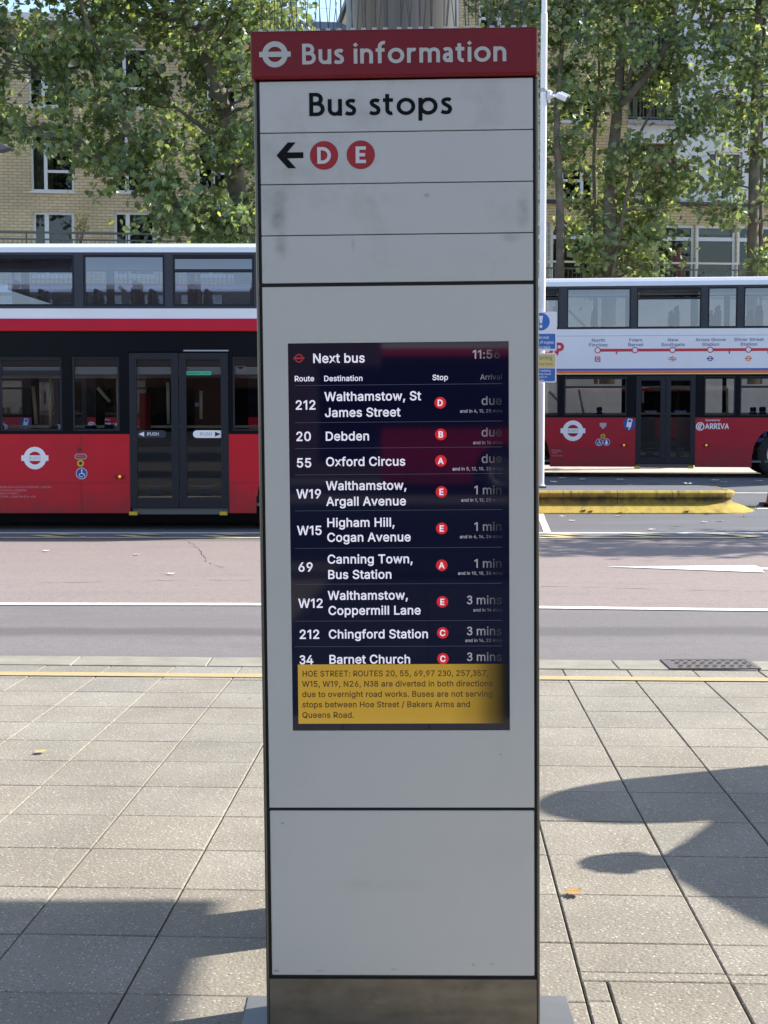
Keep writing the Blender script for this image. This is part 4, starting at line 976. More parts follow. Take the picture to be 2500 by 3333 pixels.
rows = [("212", 960, 1333, [("Walthamstow, St", 1056, 1305), ("James Street", 1057, 1357)], "D", 1433, 1311, "due", 1317, "and in 4, 13, 25 mins", 1342),
        ("20", 962, 1435, [("Debden", 1058, 1434)], "B", 1435, 1414, "due", 1420, "and in 16 mins", 1445),
        ("55", 964, 1521, [("Oxford Circus", 1060, 1517)], "A", 1435, 1500, "due", 1506, "and in 5, 12, 18, 25 mins", 1530),
        ("W19", 965, 1622, [("Walthamstow,", 1061, 1595), ("Argall Avenue", 1062, 1646)], "E", 1437, 1601, "1 min", 1608, "and in 1, 13, 25 mins", 1632),
        ("W15", 967, 1741, [("Higham Hill,", 1063, 1715), ("Cogan Avenue", 1064, 1763)], "E", 1438, 1720, "1 min", 1727, "and in 4, 14, 24 mins", 1751),
        ("69", 969, 1860, [("Canning Town,", 1065, 1834), ("Bus Station", 1066, 1884)], "A", 1438, 1840, "1 min", 1847, "and in 10, 18, 26 mins", 1870),
        ("W12", 971, 1978, [("Walthamstow,", 1067, 1952), ("Coppermill Lane", 1068, 2001)], "E", 1440, 1959, "3 mins", 1966, "and in 14 mins", 1990),
        ("212", 973, 2079, [("Chingford Station", 1069, 2078)], "C", 1441, 2060, "3 mins", 2067, "and in 14, 22 mins", 2089),
        ("34", 974, 2162, [("Barnet Church", 1070, 2160)], "C", 1442, 2144, "3 mins", 2151, None, 0)]
for r, x, y, dests, st, sx, sy, arr, ay, sub, suy in rows:
    txt, red = MB(), MB()
    T(r, x, y, 29)
    for d, dx, dy in dests: T(d, dx, dy, 28.2)
    T(arr, 1635, ay, 27.5, 'r', 9)
    if sub: T(sub, 1636, suy, 10.2, 'r', 10)
    cx, cz = sp_(sx, sy)
    red.disc(cx, cz, 18.8 * k, YS - .0004, 40)
    text(txt, st, cx, cz - 9.6 * k, 19.2 * k, YS - .0008, 'c', 22)
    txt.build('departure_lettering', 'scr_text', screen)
    red.build('stop_marker', 'scr_red', screen)
for y in (1254, 1375, 1459, 1545, 1663, 1785, 1902, 2022, 2105):
    xa, z = sp_(960, y + (1 if y < 1600 else 0)); xb, _ = sp_(1634, y)
    rule.rect(xa, xb, z - .0006, z + .0006, YS - .0003)
rule.build('row_rule', 'scr_line', screen)
b = MB()
xa, za = sp_(948, 1144.0); xx, zz = sp_(973, 1166)
roundel(b, xx, zz, 14 * k, YS - .0005, 18 * k, 6 * k, 4 * k)
M['scr_red_dim'] = emit('screen_red_dim', (.40, .02, .03), .6 * SC, rough=.3)
b.build('roundel', 'scr_red_dim', screen)
bx0, bz1 = sp_(969.5, 2165); bx1, bz1b = sp_(1650, 2158.5); _, bz0 = sp_(972, 2357); _, bz0b = sp_(1650, 2352.5)
bz0, bz1 = (bz0 + bz0b) / 2, (bz1 + bz1b) / 2
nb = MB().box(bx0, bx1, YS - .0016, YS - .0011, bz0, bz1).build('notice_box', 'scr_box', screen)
b = MB()
for s, y, xr in (("HOE STREET: ROUTES 20, 55, 69,97 230, 257,357,", 2201.5, 1591), ("W15, W19, N26, N38 are diverted in both directions", 2235, 1605),
             ("due to overnight road works. Buses are not serving", 2268.5, 1605), ("stops between Hoe Street / Bakers Arms and", 2302, 1532), ("Queens Road.", 2336, 1154)):
    x, z = sp_(983.5, y); x1, _ = sp_(xr, y)
    text(b, s, x, z, 18.6 * k, YS - .0020, 'l', 15, fit=x1 - x)
b.build('lettering', 'scr_dark', nb)
# cover plate in the paving round the foot, bird spikes on the head
wa = math.cos(.0315)
b = MB().box(-.395 - T_LOC[0], .531 - T_LOC[0], -.06, 4.232 - T_LOC[1], .001, .005)
cv = b.build('floor_cover', 'cover', totem, bevel=.002)
cv.rotation_euler = (0, .0088, .0315)
rr = random.Random(11)
for row in range(3):
    y = .012 + row * .075
    sb_, wb = MB(), MB()
    for s in range(6):
        xa = hx0 + .012 + s * (hx1 - hx0 - .02) / 6
        sb_.box(xa, xa + .105, y, y + .016, HZ1 + .0005, HZ1 + .005)
        for q in range(4):
            sb_.box(xa + .006 + q * .028, xa + .018 + q * .028, y + .003, y + .013, HZ1 + .005, HZ1 + .011)
            for w_ in (((-.006, -.02),) if (q + row) % 2 else ((.004, .02),)):
                x = xa + .012 + q * .028 + rr.uniform(-.004, .004)
                wb.tube([(x, y + .008, HZ1 + .008), (x + w_[0] + rr.uniform(-.009, .009), y + .008 + w_[1] * 1.5, HZ1 + .135 + rr.uniform(-.01, .01))], .0011, 5)
    st_ = sb_.build('spike_strip', 'clear', totem)
    wb.build('bird_spike', 'spike', st_)

# ------------------------------------------------------------------ canopy and its column (the column shows above the totem)
M['column'] = mat('column_grey', (.21, .190, .170), .42, metal=.35, var=.30, scale=2.2, stretch=(14, 14, .25), spec=.5)
M['canopy'] = mat('canopy_white', (.55, .56, .57), .5)
cx_ = at_y(1310, 40, 5.0)
colr = .185
ct = thing('station_canopy', 'station canopy, unseen roof extended for shade, on a thick grey round column behind the totem', 'canopy', (cx_.x, 5.0, 0))
ch_ = 4.6
b = MB().lathe([(colr + .06, 0), (colr + .06, .03), (colr, .03), (colr, ch_)], n=120)
b.build('column', 'column', ct, smooth=False)
off = Vector((sd.x, sd.y)) * (ch_ / sd.z)
cxr, cyr = -.545 + off.x, 5.11 + off.y
b = MB().prism_z([(x - cx_.x, y - 5.0) for x, y in ((-9, -18), (13, -18), (13, 1.9), (4.6, 1.9), (4.6, -7), (-4.5, -7), (-4.5, 2.6), (cxr, 2.6), (cxr, cyr), (-9, cyr))], ch_, ch_ + .16)  # outline extended and notched to shade the totem and the ground the screen mirrors
b.build('roof', 'canopy', ct, bevel=.03)

# ------------------------------------------------------------------ buses (side towards us is y = 0 in the bus's own frame, x runs along it)
def make_bus(name, label, loc, rot, S, group):
    """S: measured spec of one bus"""
    t = thing(name, label, 'bus', loc, rot, group)
    x0, x1, W = S['x0'], S['x1'], 2.50
    zb, zr = S['zb'], S['z_roof']
    up, lo, doors, wh = S['upper'], S['lower'], S['doors'], S['wheels']
    uz0, uz1, lz0, lz1 = S['uz0'], S['uz1'], S['lz0'], S['lz1']
    bands = S['bands']                        # (z top, material), from below
    mats = [m for _, m in bands]
    def mf(x, z):
        for i, (zt, _) in enumerate(bands):
            if z < zt: return i
        return len(bands) - 1
    holes = [(a, b, uz0, uz1) for a, b, _ in up] + [(a, b, lz0, lz1) for a, b, _ in lo] + [(a, b, zb - .02, S['dz1']) for a, b in doors]
    AR = .60
    wz = .50
    arches = [(c - AR, c + AR, zb - .05, wz + AR) for c in wh]
    mb = MB()
    zs = [z for z, _ in bands[:-1]] + [S['seam']]
    zt = S['z_cove']
    mb.wall(x0, x1, zb, zt, holes + arches, 0, mf, zs=zs, reveal=.0)
    for a, b, c, d in holes:                  # reveals of the openings
        mb.wall(a, b, c, d, [(a, b, c, d)], 0, reveal=.05, rm=S['band_i'])
    for c in wh:                              # panel round each wheel arch
        n = 16
        for i in range(n):
            A0, A1 = math.pi * i / n, math.pi * (i + 1) / n
            p, q = (c + AR * .97 * math.cos(A0), wz + AR * .97 * math.sin(A0)), (c + AR * .97 * math.cos(A1), wz + AR * .97 * math.sin(A1))
            def edge(A):
                u, v = math.cos(A), math.sin(A)
                s = AR / max(abs(u), abs(v)); return (c + u * s, wz + v * s)
            e0, e1 = edge(A0), edge(A1)
            mb.face([(p[0], 0, p[1]), (e0[0], 0, e0[1]), (e1[0], 0, e1[1]), (q[0], 0, q[1])], mf(0, .8))
            mb.face([(p[0], 0, p[1]), (q[0], 0, q[1]), (q[0], .5, q[1]), (p[0], .5, p[1])], S['band_i'])
    # far side, ends, roof
    fh = [(a, b, uz0, uz1) for a, b, _ in up] + [(a, b, lz0, lz1) for a, b, _ in lo]
    fb = MB(); fb.wall(x0, x1, zb, zt, fh, 0, mf, zs=zs)
    n = len(mb.v)
    mb.v += [(x, W, z) for x, y, z in fb.v]
    mb.f += [tuple(n + i for i in f[::-1]) for f in fb.f]; mb.m += fb.m
    for xe, s in ((x0, 1), (x1, -1)):
        zz = [zb] + [z for z, _ in bands[:-1]] + [zt]
        for k, (a, b) in enumerate(zip(zz, zz[1:])):
            i = mf(0, (a + b) / 2)
            if s == 1 and (i in (S['band_i'],) or a > lz0 - .1 and b < lz1 + .6): continue
            q = [(xe, W, a), (xe, 0, a), (xe, 0, b), (xe, W, b)]
            mb.face(q if s == 1 else q[::-1], i)
    prof = [(0, zt), (.015, zt + (zr - zt) * .45), (.07, zt + (zr - zt) * .8), (.2, zr - .008), (.5, zr), (W - .5, zr), (W - .2, zr - .008), (W - .07, zt + (zr - zt) * .8), (W - .015, zt + (zr - zt) * .45), (W, zt)]
    mb.prism_x(prof, x0, x1, len(bands) - 1)
    mb.box(x0 + .02, x1 - .02, .55, W - .55, S.get('zu', zb + .02), zb + .10, S['band_i'])        # underframe
    body = mb.build('body', mats, t)
    # saloon inside
    b = MB()
    dh = 2.28
    b.box(x0 + .03, x1 - .03, .03, W - .03, zb + .10, zb + .14)
    b.box(x0 + .03, x1 - .03, .03, W - .03, dh + .10, dh + .22)
    b.build('deck_floor', 'floor', t)
    MB().box(x0 + .03, x1 - .03, .06, W - .06, dh - .02, dh + .09).build('saloon_ceiling', 'ceil', t)
    MB().box(x0 + .04, x1 - .04, .10, W - .10, zt - .03, zt + .02).build('top_ceiling', 'ceil', t)
    MB().box(x0 + .03, x1 - .03, W - .09, W - .05, zb + .14, lz0 - .04).build('wall_lining', 'panelint', t)
    seat = MB()
    seat.box(-.22, .22, 0, .86, .38, .48).box(.16, .24, .02, .40, .48, 1.02).box(.16, .24, .46, .84, .48, 1.02)
    seat.box(.17, .23, .09, .33, 1.02, 1.13).box(.17, .23, .53, .77, 1.02, 1.13)
    for (deck, zf) in ((0, zb + .14), (1, dh + .22)):
        x = x0 + (1.9 if deck == 0 else .9)
        k = 0
        while x < x1 - .6:
            if deck == 0 and any(a - .5 < x < b2 + .5 for a, b2 in doors): x += .85; continue
            for yy in (.06, W - .06 - .86):
                if deck == 0 and yy < 1 and (x < S.get('seat_from', x0)): continue
                so = seat.build('seat', 'seat', t, bevel=.03) if (deck, k) == (0, 0) and yy > 1 else None
                if so is None:
                    so = bpy.data.objects.new('seat', seat_me); COL.objects.link(so); so.parent = t
                    md = so.modifiers.new("bevel", 'BEVEL'); md.width = .03; md.segments = 2
                else: seat_me = so.data
                so.location = (x, yy, zf); k += 1
            x += .86
    for i, (xa, ya, za, xb, yb, zb2) in enumerate(S['poles']):
        MB().tube([(xa, ya, za), (xb, yb, zb2)], .026, 10).build('grab_pole', 'rail', t, smooth=True)
    MB().box(x0 + 1.2, x1 - 1, W - .16, W - .13, lz0 + .02, lz0 + .06).build('window_rail', 'rail', t)
    # windows
    for deck, wins, z0, z1, gm in ((1, up, uz0, uz1, 'glass_up'), (0, lo, lz0, lz1, 'glass_lo')):
        for (a, c, hop) in wins:
            fr = MB().frame(a + .001, c - .001, z0 + .001, z1 - .001, .028, .006, .045)
            if hop: fr.box(a + .029, c - .029, .002, .042, z1 - S['hop'] - .045, z1 - S['hop'])
            if hop: fr.box(a + .029, c - .029, .004, .030, z1 - .055, z1 - .029)
            w = fr.build('window', 'doorframe', t, bevel=.004, bseg=1)
            g = MB()
            if hop == 'open':
                g.rect(a + .029, c - .029, z0 + .029, z1 - S['hop'] - .045, .024)
                g.face([(a + .05, .03, z1 - S['hop']), (c - .05, .03, z1 - S['hop']), (c - .05, .16, z1 - .07), (a + .05, .16, z1 - .07)])
            elif hop:
                g.rect(a + .029, c - .029, z0 + .029, z1 - S['hop'] - .045, .024)
                g.rect(a + .029, c - .029, z1 - S['hop'], z1 - .055, .018)
            else: g.rect(a + .029, c - .029, z0 + .029, z1 - .029, .024)
            g.build('pane', gm, w)
            MB().rect(a, c, z0, z1, W - .02).build('far_pane', 'glass_far', w)
    # doors: two leaves each
    for (a, c) in doors:
        mid = (a + c) / 2
        zt2 = S['dz1'] - .01
        MB().box(a + .02, c - .02, .05, W * .45, zb - .02, zb + .07).build('door_step', 'floor', t)
        for i, (l, r) in enumerate(((a + .004, mid - .004), (mid + .004, c - .004))):
            dz0 = zb + .075
            wdt = .105
            d = MB(); d.box(l, l + wdt, -.012, .035, dz0, zt2).box(r - wdt, r, -.012, .035, dz0, zt2)
            d.box(l + wdt, r - wdt, -.012, .035, dz0, dz0 + .13).box(l + wdt, r - wdt, -.012, .035, zt2 - .10, zt2)
            leaf = d.build('door_leaf', 'doorframe', t, bevel=.006)
            g = MB().rect(l + wdt - .002, r - wdt + .002, dz0 + .128, zt2 - .098, .012); g.build('pane', 'glass_lo', leaf)
            h = MB(); cx2 = (l + r) / 2
            h.box(cx2 - .09, cx2 + .09, -.004, .010, dz0 + .17, dz0 + .27).box(cx2 - .065, cx2 + .065, -.018, -.004, dz0 + .20, dz0 + .235)
            h.build('door_pull', 'doorframe', leaf, bevel=.01)
            MB().tube([(l + wdt + .02, .05, dz0 + .32), ((l + r) / 2, .06, dz0 + .305), (r - wdt - .02, .05, dz0 + .33)], .012, 8).build('grab_bar', 'rim', leaf, smooth=True)
            sx = cx2 + (.06 if i else -.05)
            zz = S['push_z']
            pm = MB()
            pts = [(sx + .165 + .055 * math.cos(R(q)), zz + .055 * math.sin(R(q))) for q in range(-90, 91, 20)] + [(sx - .165 + .055 * math.cos(R(q)), zz + .055 * math.sin(R(q))) for q in range(90, 271, 20)]
            if S.get('push') == 'pill':
                pm.prism_y(pts, .006, .010, 0 if i else 1)
                q = 1 if i else -1
                pm.face([(sx + q * .10, .004, zz - .035), (sx + q * .18, .004, zz), (sx + q * .10, .004, zz + .035)][::q], 2)
                text(pm, "PUSH", sx - q * .03, zz - .02, .045, .004, 'c', 10, 1 if i else 0)
                pm.build('push_sign', ['decal', 'push_dark', 'decal'] if not i else ['decal', 'decal_grey', 'decal_black'], leaf)
            else:
                pm.box(cx2 - .12, cx2 + .12, .020, .030, zz - .02, zz + .03); pm.build('door_notice', 'lilac', leaf)
        MB().box(a - .02, a + .10, -.004, .03, zb - .03, zb + .02).build('step_marker', 'decal_yellow', t)
        MB().box(c - .14, c - .03, -.004, .03, zb - .03, zb + .02).build('step_marker', 'decal_yellow', t)
    # wheels
    for c in wh:
        for yy in (.02, W - .34):
            w = MB().lathe([(.0, .06), (.30, .06), (.31, .02), (.40, .0), (.465, .02), (.49, .06), (.49, .26), (.45, .32), (0, .32)], (0, 0, 0), 'y', 40).build('wheel', 'tyre', t, smooth=False, loc=(c, yy, .49))
            rb = MB().lathe([(0, -.01), (.10, -.01), (.11, .05), (.19, .055), (.24, .02), (.285, .005), (.30, .03), (.30, .06)], (0, 0, 0), 'y', 32)
            for q in range(10):
                A = q * math.pi / 5
                rb.lathe([(.0, -.012), (.014, -.012), (.016, .03)], (.155 * math.cos(A), .03, .155 * math.sin(A)), 'y', 6)
            rb.build('rim', 'rim', w)
    # panel joints
    jb = MB()
    for x in S['joints']: jb.box(x - .004, x + .004, -.0015, .0, zb + .01, lz0 - .06)
    jb.box(x0, min(doors[0][0], 99), -.0015, .0, S['seam'] - .004, S['seam'] + .004)
    jb.box(doors[0][1], x1, -.0015, .0, S['seam'] - .004, S['seam'] + .004)
    jb.build('panel_joint', 'joint_red', t)
    # front screen
    MB().box(x0 - .01, x0 + .02, .10, W - .10, lz0 - .1, lz1).build('windscreen', 'glass_lo', t)
    MB().box(x0 - .01, x0 + .02, .10, W - .10, uz0, uz1).build('upper_windscreen', 'glass_lo', t)
    return t
M['joint_red'] = mat('panel_joint_dark', (.12, .008, .014), .5)
M['push_dark'] = mat('push_sign_dark', (.012, .014, .035), .4)
M['lilac'] = mat('lilac_notice', (.34, .34, .66), .5)

def disc_part(t, name, x, z, r, m, y=-.003, rx=None):
    return MB().disc(x, z, r, y, 32, rx=rx).build(name, m, t)
def wheelchair(mb, x, z, s, y, m):
    mb.disc(x + .05 * s, z + .55 * s, .13 * s, y, 12, m)
    mb.face([(x - .02 * s, y, z + .4 * s), (x + .12 * s, y, z + .4 * s), (x + .12 * s, y, z - .05 * s), (x - .02 * s, y, z - .05 * s)], m)
    mb.face([(x, y, z + .08 * s), (x + .45 * s, y, z + .02 * s), (x + .6 * s, y, z - .5 * s), (x + .45 * s, y, z - .5 * s), (x + .33 * s, y, z - .1 * s), (x, y, z - .08 * s)][::-1], m)
    mb.ring(x - .08 * s, z - .28 * s, .26 * s, .36 * s, y, 20, m, 60, 330)
def marker_lamp(t, x, z):
    h = MB().lathe([(.08, 0), (.07, -.015), (.045, -.022), (0, -.022)], (0, 0, 0), 'y', 20)
    for i, v in enumerate(h.v): h.v[i] = (v[0] + x, v[1], z + v[2] * .42)
    o = h.build('side_marker_lamp', 'joint_red', t)
    MB().lathe([(.024, -.020), (.016, -.028), (0, -.028)], (x, 0, z), 'y', 14).build('bulb', 'amber', o)
def roundel_part(t, x, z, r, bar, bh, th):
    b = MB(); roundel(b, x, z, r, -.003, bar, bh, th)
    o = b.build('roundel', 'decal', t)
    b = MB(); text(b, "BUSES", x, z - bh * .24, bh * .48, -.0042, 'c', 4); b.build('lettering', 'decal_grey', o)

# --- red single-livery bus, left of the totem
LB_LOC, LB_ROT = (0, 21.6, -.02), (0, 0, 0)
P = Plane(LB_LOC, LB_ROT)
def X(px): return P(px, 1340)[0]
def Z(py): return P(415, py)[1]
def win(a, b, h=None): return (X(a), X(b), h)
pl = lambda xa, ya, xb, yb, d: (P(xa, ya, d)[0], d, P(xa, ya, d)[1], P(xb, yb, d)[0], d, P(xb, yb, d)[1])
SL = dict(x0=X(-780), x1=1.25, zb=Z(1670), z_roof=Z(786), z_cove=Z(819),
          upper=[win(-690, -380), win(-345, -60, 'shut'), win(-30, 247, 'open'), win(277, 540), win(567, 829, 'shut'), win(860, 1120)],
          lower=[win(-420, -250), win(-220, -30), win(0, 203, 'shut'), win(236, 390), win(757, 900, None), win(930, 1100)],
          doors=[(X(421), X(744)), (X(-700), X(-470))], wheels=[X(-330), X(968)],
          uz0=Z(996), uz1=Z(830), lz0=Z(1403), lz1=Z(1161), dz1=Z(1146), seam=Z(1572), hop=.20, push='pill', push_z=Z(1413),
          bands=[(Z(1413), 'red'), (Z(1078), 'black'), (Z(1038), 'red'), (Z(1004), 'white_bus'), (Z(821), 'band'), (9, 'white_bus')], band_i=1,
          joints=[X(262) , X(-60)], seat_from=X(100), zu=.07,
          poles=[pl(165, 1228, 166, 1390, .5), pl(383, 1168, 387, 1390, .4), pl(318, 1262, 357, 1308, .7), pl(43, 886, 46, 955, .35), pl(388, 932, 449, 994, .3), pl(646, 886, 650, 994, .35),
                 pl(546, 1245, 549, 1380, .6), pl(655, 1272, 655, 1364, .8), pl(108, 1258, 118, 1380, 1.6)])
SL['doors'] = [SL['doors'][0]]
bus_l = make_bus('double_decker_bus', 'red double decker with a black window band and open door glass, left of the totem', LB_LOC, LB_ROT, SL, 'red double decker buses at the station')
roundel_part(bus_l, X(111.5), Z(1491), 36.5 / 224.5, 44 / 224.5, 18 / 224.5, 15.5 / 224.5)
disc_part(bus_l, 'button_sticker', X(257.6), Z(1463), .036, 'joint_red')
b = MB()
pts = lambda cx, cz, hw_, hh: [(cx + hw_ + hh * math.cos(R(q)), cz + hh * math.sin(R(q))) for q in range(-90, 91, 18)] + [(cx - hw_ + hh * math.cos(R(q)), cz + hh * math.sin(R(q))) for q in range(90, 271, 18)]
b.face([(u, -.003, v) for u, v in pts(X(261), Z(1486), .048, .042)], 0)
b.face([(u, -.0035, v) for u, v in pts(X(261), Z(1486), .046, .028)], 1)
text(b, "PRESS", X(261), Z(1486) - .014, .028, -.004, 'c', 10, 0)
b.build('press_sticker', ['decal_pink', 'joint_red'], bus_l)
o = disc_part(bus_l, 'bell_sticker', X(260), Z(1508), .050, 'decal_yellow')
disc_part(o, 'bell_push', X(260), Z(1508), .024, 'decal_black', -.004)
o = disc_part(bus_l, 'wheelchair_sticker', X(263), Z(1541), .082, 'decal'); disc_part(o, 'blue_disc', X(263), Z(1541), .075, 'decal_blue', -.0034)
b = MB(); wheelchair(b, X(263), Z(1541), .085, -.004, 0); b.build('symbol', 'decal', o)
marker_lamp(bus_l, X(388), Z(1551))
b = MB()
for s, y in (("EAST LONDON BUS & COACH COMPANY LIMITED", 1588.5), ("STAGECOACH LONDON", 1599), ("STEPHENSON STREET", 1609), ("CANNING TOWN, LONDON E16 4SA", 1619.5)):
    text(b, s, X(164 if y < 1590 else {1599: 83, 1609: 59, 1619.5: 113}[y]), Z(y), 6.2 / 224.5, -.003, 'r', 0, fit={1588.5: 205, 1599: 118, 1609: 116, 1619.5: 172}[y] / 224.5)
b.build('legal_lettering', 'decal_pink', bus_l)
leaf_r = [c for c in children(bus_l) if c.name.startswith('door_leaf')][1]
b = MB(); b.rect(P(604, 1210, .02)[0], P(688, 1210, .02)[0], P(604, 1221, .02)[1], P(604, 1208, .02)[1], .010, 0)
text(b, "EMERGENCY EXIT", P(608, 1219, .02)[0], P(604, 1218, .02)[1], .026, .009, 'l', 0, 1, fit=.34)
b.build('exit_sticker', ['green_sticker', 'decal_black'], leaf_r)
b = MB(); xx, zz_ = P(641, 1317, .3); b.box(xx - .03, xx + .03, .3, .31, zz_ - .03, zz_ + .03); b.build('small_notice', 'lilac', bus_l)
b = MB(); xx, zz_ = P(487, 1191, .5); b.tube([(xx - .13, .5, zz_), (xx + .13, .5, zz_)], .016, 8); b.build('saloon_lamp', 'tubelamp', bus_l)
b = MB(); xx, zz_ = P(783, 1190, .06); b.box(xx - .075, xx + .075, .055, .060, zz_ - .085, zz_ + .085, 0); b.disc(xx, zz_, .05, .052, 20, 1); b.rect(xx - .065, xx + .065, zz_ - .016, zz_ + .016, .050, 0)
b.build('route_poster', ['decal', 'red'], bus_l)
b = MB(); xa, za = P(454, 1290, .9); xb, zb_ = P(478, 1400, .9); b.box(xa, xb, .9, 1.3, zb_, za + .05); b.build('wheelchair_bay_panel', 'red', bus_l)
M['jacket'] = mat('green_bag', (.16, .20, .04), .8)
MB().box(P(597, 1141, -.02)[0], P(744, 1141)[0], -.02, .0, Z(1143.5), Z(1139)).build('rain_gutter', 'rim', bus_l)
MB().box(P(405, 1141, -.02)[0], P(597, 1141)[0] - .002, -.02, .0, Z(1143.5), Z(1135)).build('rain_gutter', 'black', bus_l)

b = MB()                                       # outward sloping cantrail between the decks
z1_, z2_ = Z(1037), Z(1078)
for (ya, za), (yb, zb3), mi in (((-.002, z1_ + .028), (-.022, z1_), 1), ((-.022, z1_), (-.085, z2_ + .012), 0), ((-.085, z2_ + .012), (-.080, z2_), 0), ((-.080, z2_), (0, z2_ - .004), 0)):
    b.face([(SL['x0'], yb, zb3), (SL['x1'], yb, zb3), (SL['x1'], ya, za), (SL['x0'], ya, za)], mi)
b.build('cantrail', ['red', 'white_bus'], bus_l)

# --- route-branded bus, right of the totem, standing a little skewed
RB_ROT = (0, 0, -R(6.5))
RB_LOC = (5.55, 31.5, .31)
P2 = Plane(RB_LOC, RB_ROT)
def X2(px, py=1400): return P2(px, py)[0]
def Z2(px, py): return P2(px, py)[1]
mx_ = 2150
def win2(a, b, h=None): return (X2(a), X2(b), h)
pl2 = lambda xa, ya, xb, yb, d: (P2(xa, ya, d)[0], d, P2(xa, ya, d)[1], P2(xb, yb, d)[0], d, P2(xb, yb, d)[1])
SR = dict(x0=X2(1758) - 3.4, x1=X2(2520) + 3.3, zb=Z2(mx_, 1520), z_roof=Z2(mx_, 899), z_cove=Z2(mx_, 927),
          upper=[win2(1400, 1530), win2(1555, 1690), win2(1716, 1817, 'open'), win2(1842, 2049), win2(2069, 2277, 'open'), win2(2299, 2394), win2(2415, 2570), win2(2595, 2750)],
          lower=[win2(1560, 1700), win2(1722, 1817), win2(1836, 2039, 'shut'), win2(2291, 2392), win2(2407, 2560, 'shut'), win2(2590, 2740)],
          doors=[(X2(2069), X2(2263))], wheels=[X2(1698), X2(2544)],
          uz0=Z2(mx_, 1067), uz1=Z2(mx_, 936), lz0=Z2(mx_, 1353), lz1=Z2(mx_, 1225), dz1=Z2(mx_, 1222), seam=Z2(mx_, 1460), hop=.20, push='notice', push_z=Z2(mx_, 1341),
          bands=[(Z2(mx_, 1359), 'red2'), (Z2(mx_, 1218), 'black'), (Z2(mx_, 1215), 'cream'), (Z2(mx_, 1206), 'orange'), (Z2(mx_, 1199), 'blue'), (Z2(mx_, 1070), 'white_bus'), (Z2(mx_, 929), 'band'), (9, 'white_bus')], band_i=1,
          joints=[X2(1826)], seat_from=X2(1790),
          poles=[pl2(1846, 1005, 1906, 1065, .3), pl2(1788, 1275, 1816, 1303, .4), pl2(1884, 1268, 1901, 1350, .7), pl2(1812, 980, 1815, 1064, .3), pl2(2268, 972, 2270, 1060, .25), pl2(2367, 1262, 2367, 1348, .4), pl2(2092, 1272, 2092, 1312, .5)])
bus_r = make_bus('double_decker_bus', 'white topped double decker with a route line diagram, right of the totem', RB_LOC, RB_ROT, SR, 'red double decker buses at the station')
pr = 152.0
roundel_part(bus_r, X2(1865), Z2(1865, 1402), 33 / pr, 39.5 / pr, 15.5 / pr, 14 / pr)
b = MB(); sx, sz = P2(1963, 1384)
b.rect(sx - .07, sx + .07, sz - .02, sz + .05, -.003, 0); b.face([(sx - .06, -.003, sz - .02), (sx, -.003, sz - .085), (sx + .06, -.003, sz - .02)], 0)
b.build('stop_request_plate', 'decal_grey', bus_r)
o = disc_part(bus_r, 'bell_sticker', *P2(1962.5, 1420), .050, 'decal_yellow'); disc_part(o, 'bell_push', *P2(1962.5, 1420), .022, 'decal_black', -.004)
for (px, py), kind in (((1950, 1440), 'wheelchair_sticker'), ((1974, 1439), 'buggy_sticker')):
    x, z = P2(px, py)
    o = disc_part(bus_r, kind, x, z, .076, 'decal'); disc_part(o, 'blue_disc', x, z, .069, 'decal_blue', -.0034)
    b = MB()
    if kind[0] == 'w': wheelchair(b, x, z, .08, -.004, 0)
    else: b.disc(x, z + .035, .016, -.004, 10); b.face([(x - .022, -.004, z - .05), (x + .022, -.004, z - .05), (x + .03, -.004, z + .0), (x, -.004, z + .022), (x - .03, -.004, z)])
    b.build('symbol', 'decal', o)
x, z = P2(2048, 1380)
o = disc_part(bus_r, 'reader_sticker', x, z, .13, 'decal_blue')
ca_, sa_ = math.cos(R(12)), math.sin(R(12))
def rt(u, v): return (x + u * ca_ + v * sa_, -.004, z - u * sa_ + v * ca_)
b = MB(); b.face([rt(-.05, -.07), rt(.05, -.07), rt(.05, .11), rt(-.05, .11)]); b.face([rt(.01, -.12), rt(.03, -.12), rt(.03, -.07), rt(.01, -.07)])
b.build('reader_symbol', 'decal', o)
b = MB(); b.face([tuple(Vector(rt(u, v)) + Vector((0, -.0006, 0))) for u, v in ((-.03, .04), (.03, .04), (.03, .09), (-.03, .09))]); b.build('reader_screen', 'purple', o)
marker_lamp(bus_r, *P2(2031, 1449)); marker_lamp(bus_r, *P2(2299, 1449))
b = MB()
for q, y in enumerate((1466.5, 1471, 1476, 1479.5, 1485)):
    if q == 3: continue
    x, z = P2(1795, y); text(b, ("ARRIVA LONDON", "16 WATSONS ROAD", "LONDON", "", "N22 7TZ ENGLAND")[q], x, z, 3.6 / pr, -.003, 'l', 4, fit=(29, 35, 18, 1, 35)[q] / pr)
b.build('legal_lettering', 'decal_pink', bus_r)
b = MB()
x, z = P2(2295, 1395.5); x1_, _ = P2(2373, 1395.5)
text(b, "ARRIVA", x, z, 16.5 / pr, -.003, 'l', 20, fit=x1_ - x)
x, z = P2(2296, 1370.5); text(b, "Operated by", x, z, 6.5 / pr, -.003, 'l', 8, fit=47 / pr)
x, z = P2(2279, 1388)
b.ring(x, z, .066, .088, -.003)
b.ring(x, z, .028, .050, -.003, a0=60, a1=300); 
b.face([(x - .038, -.0036, z - .045), (x - .015, -.0036, z - .05), (x + .042, -.0036, z + .035), (x + .022, -.0036, z + .045)])
b.build('operator_lettering', 'decal', bus_r)
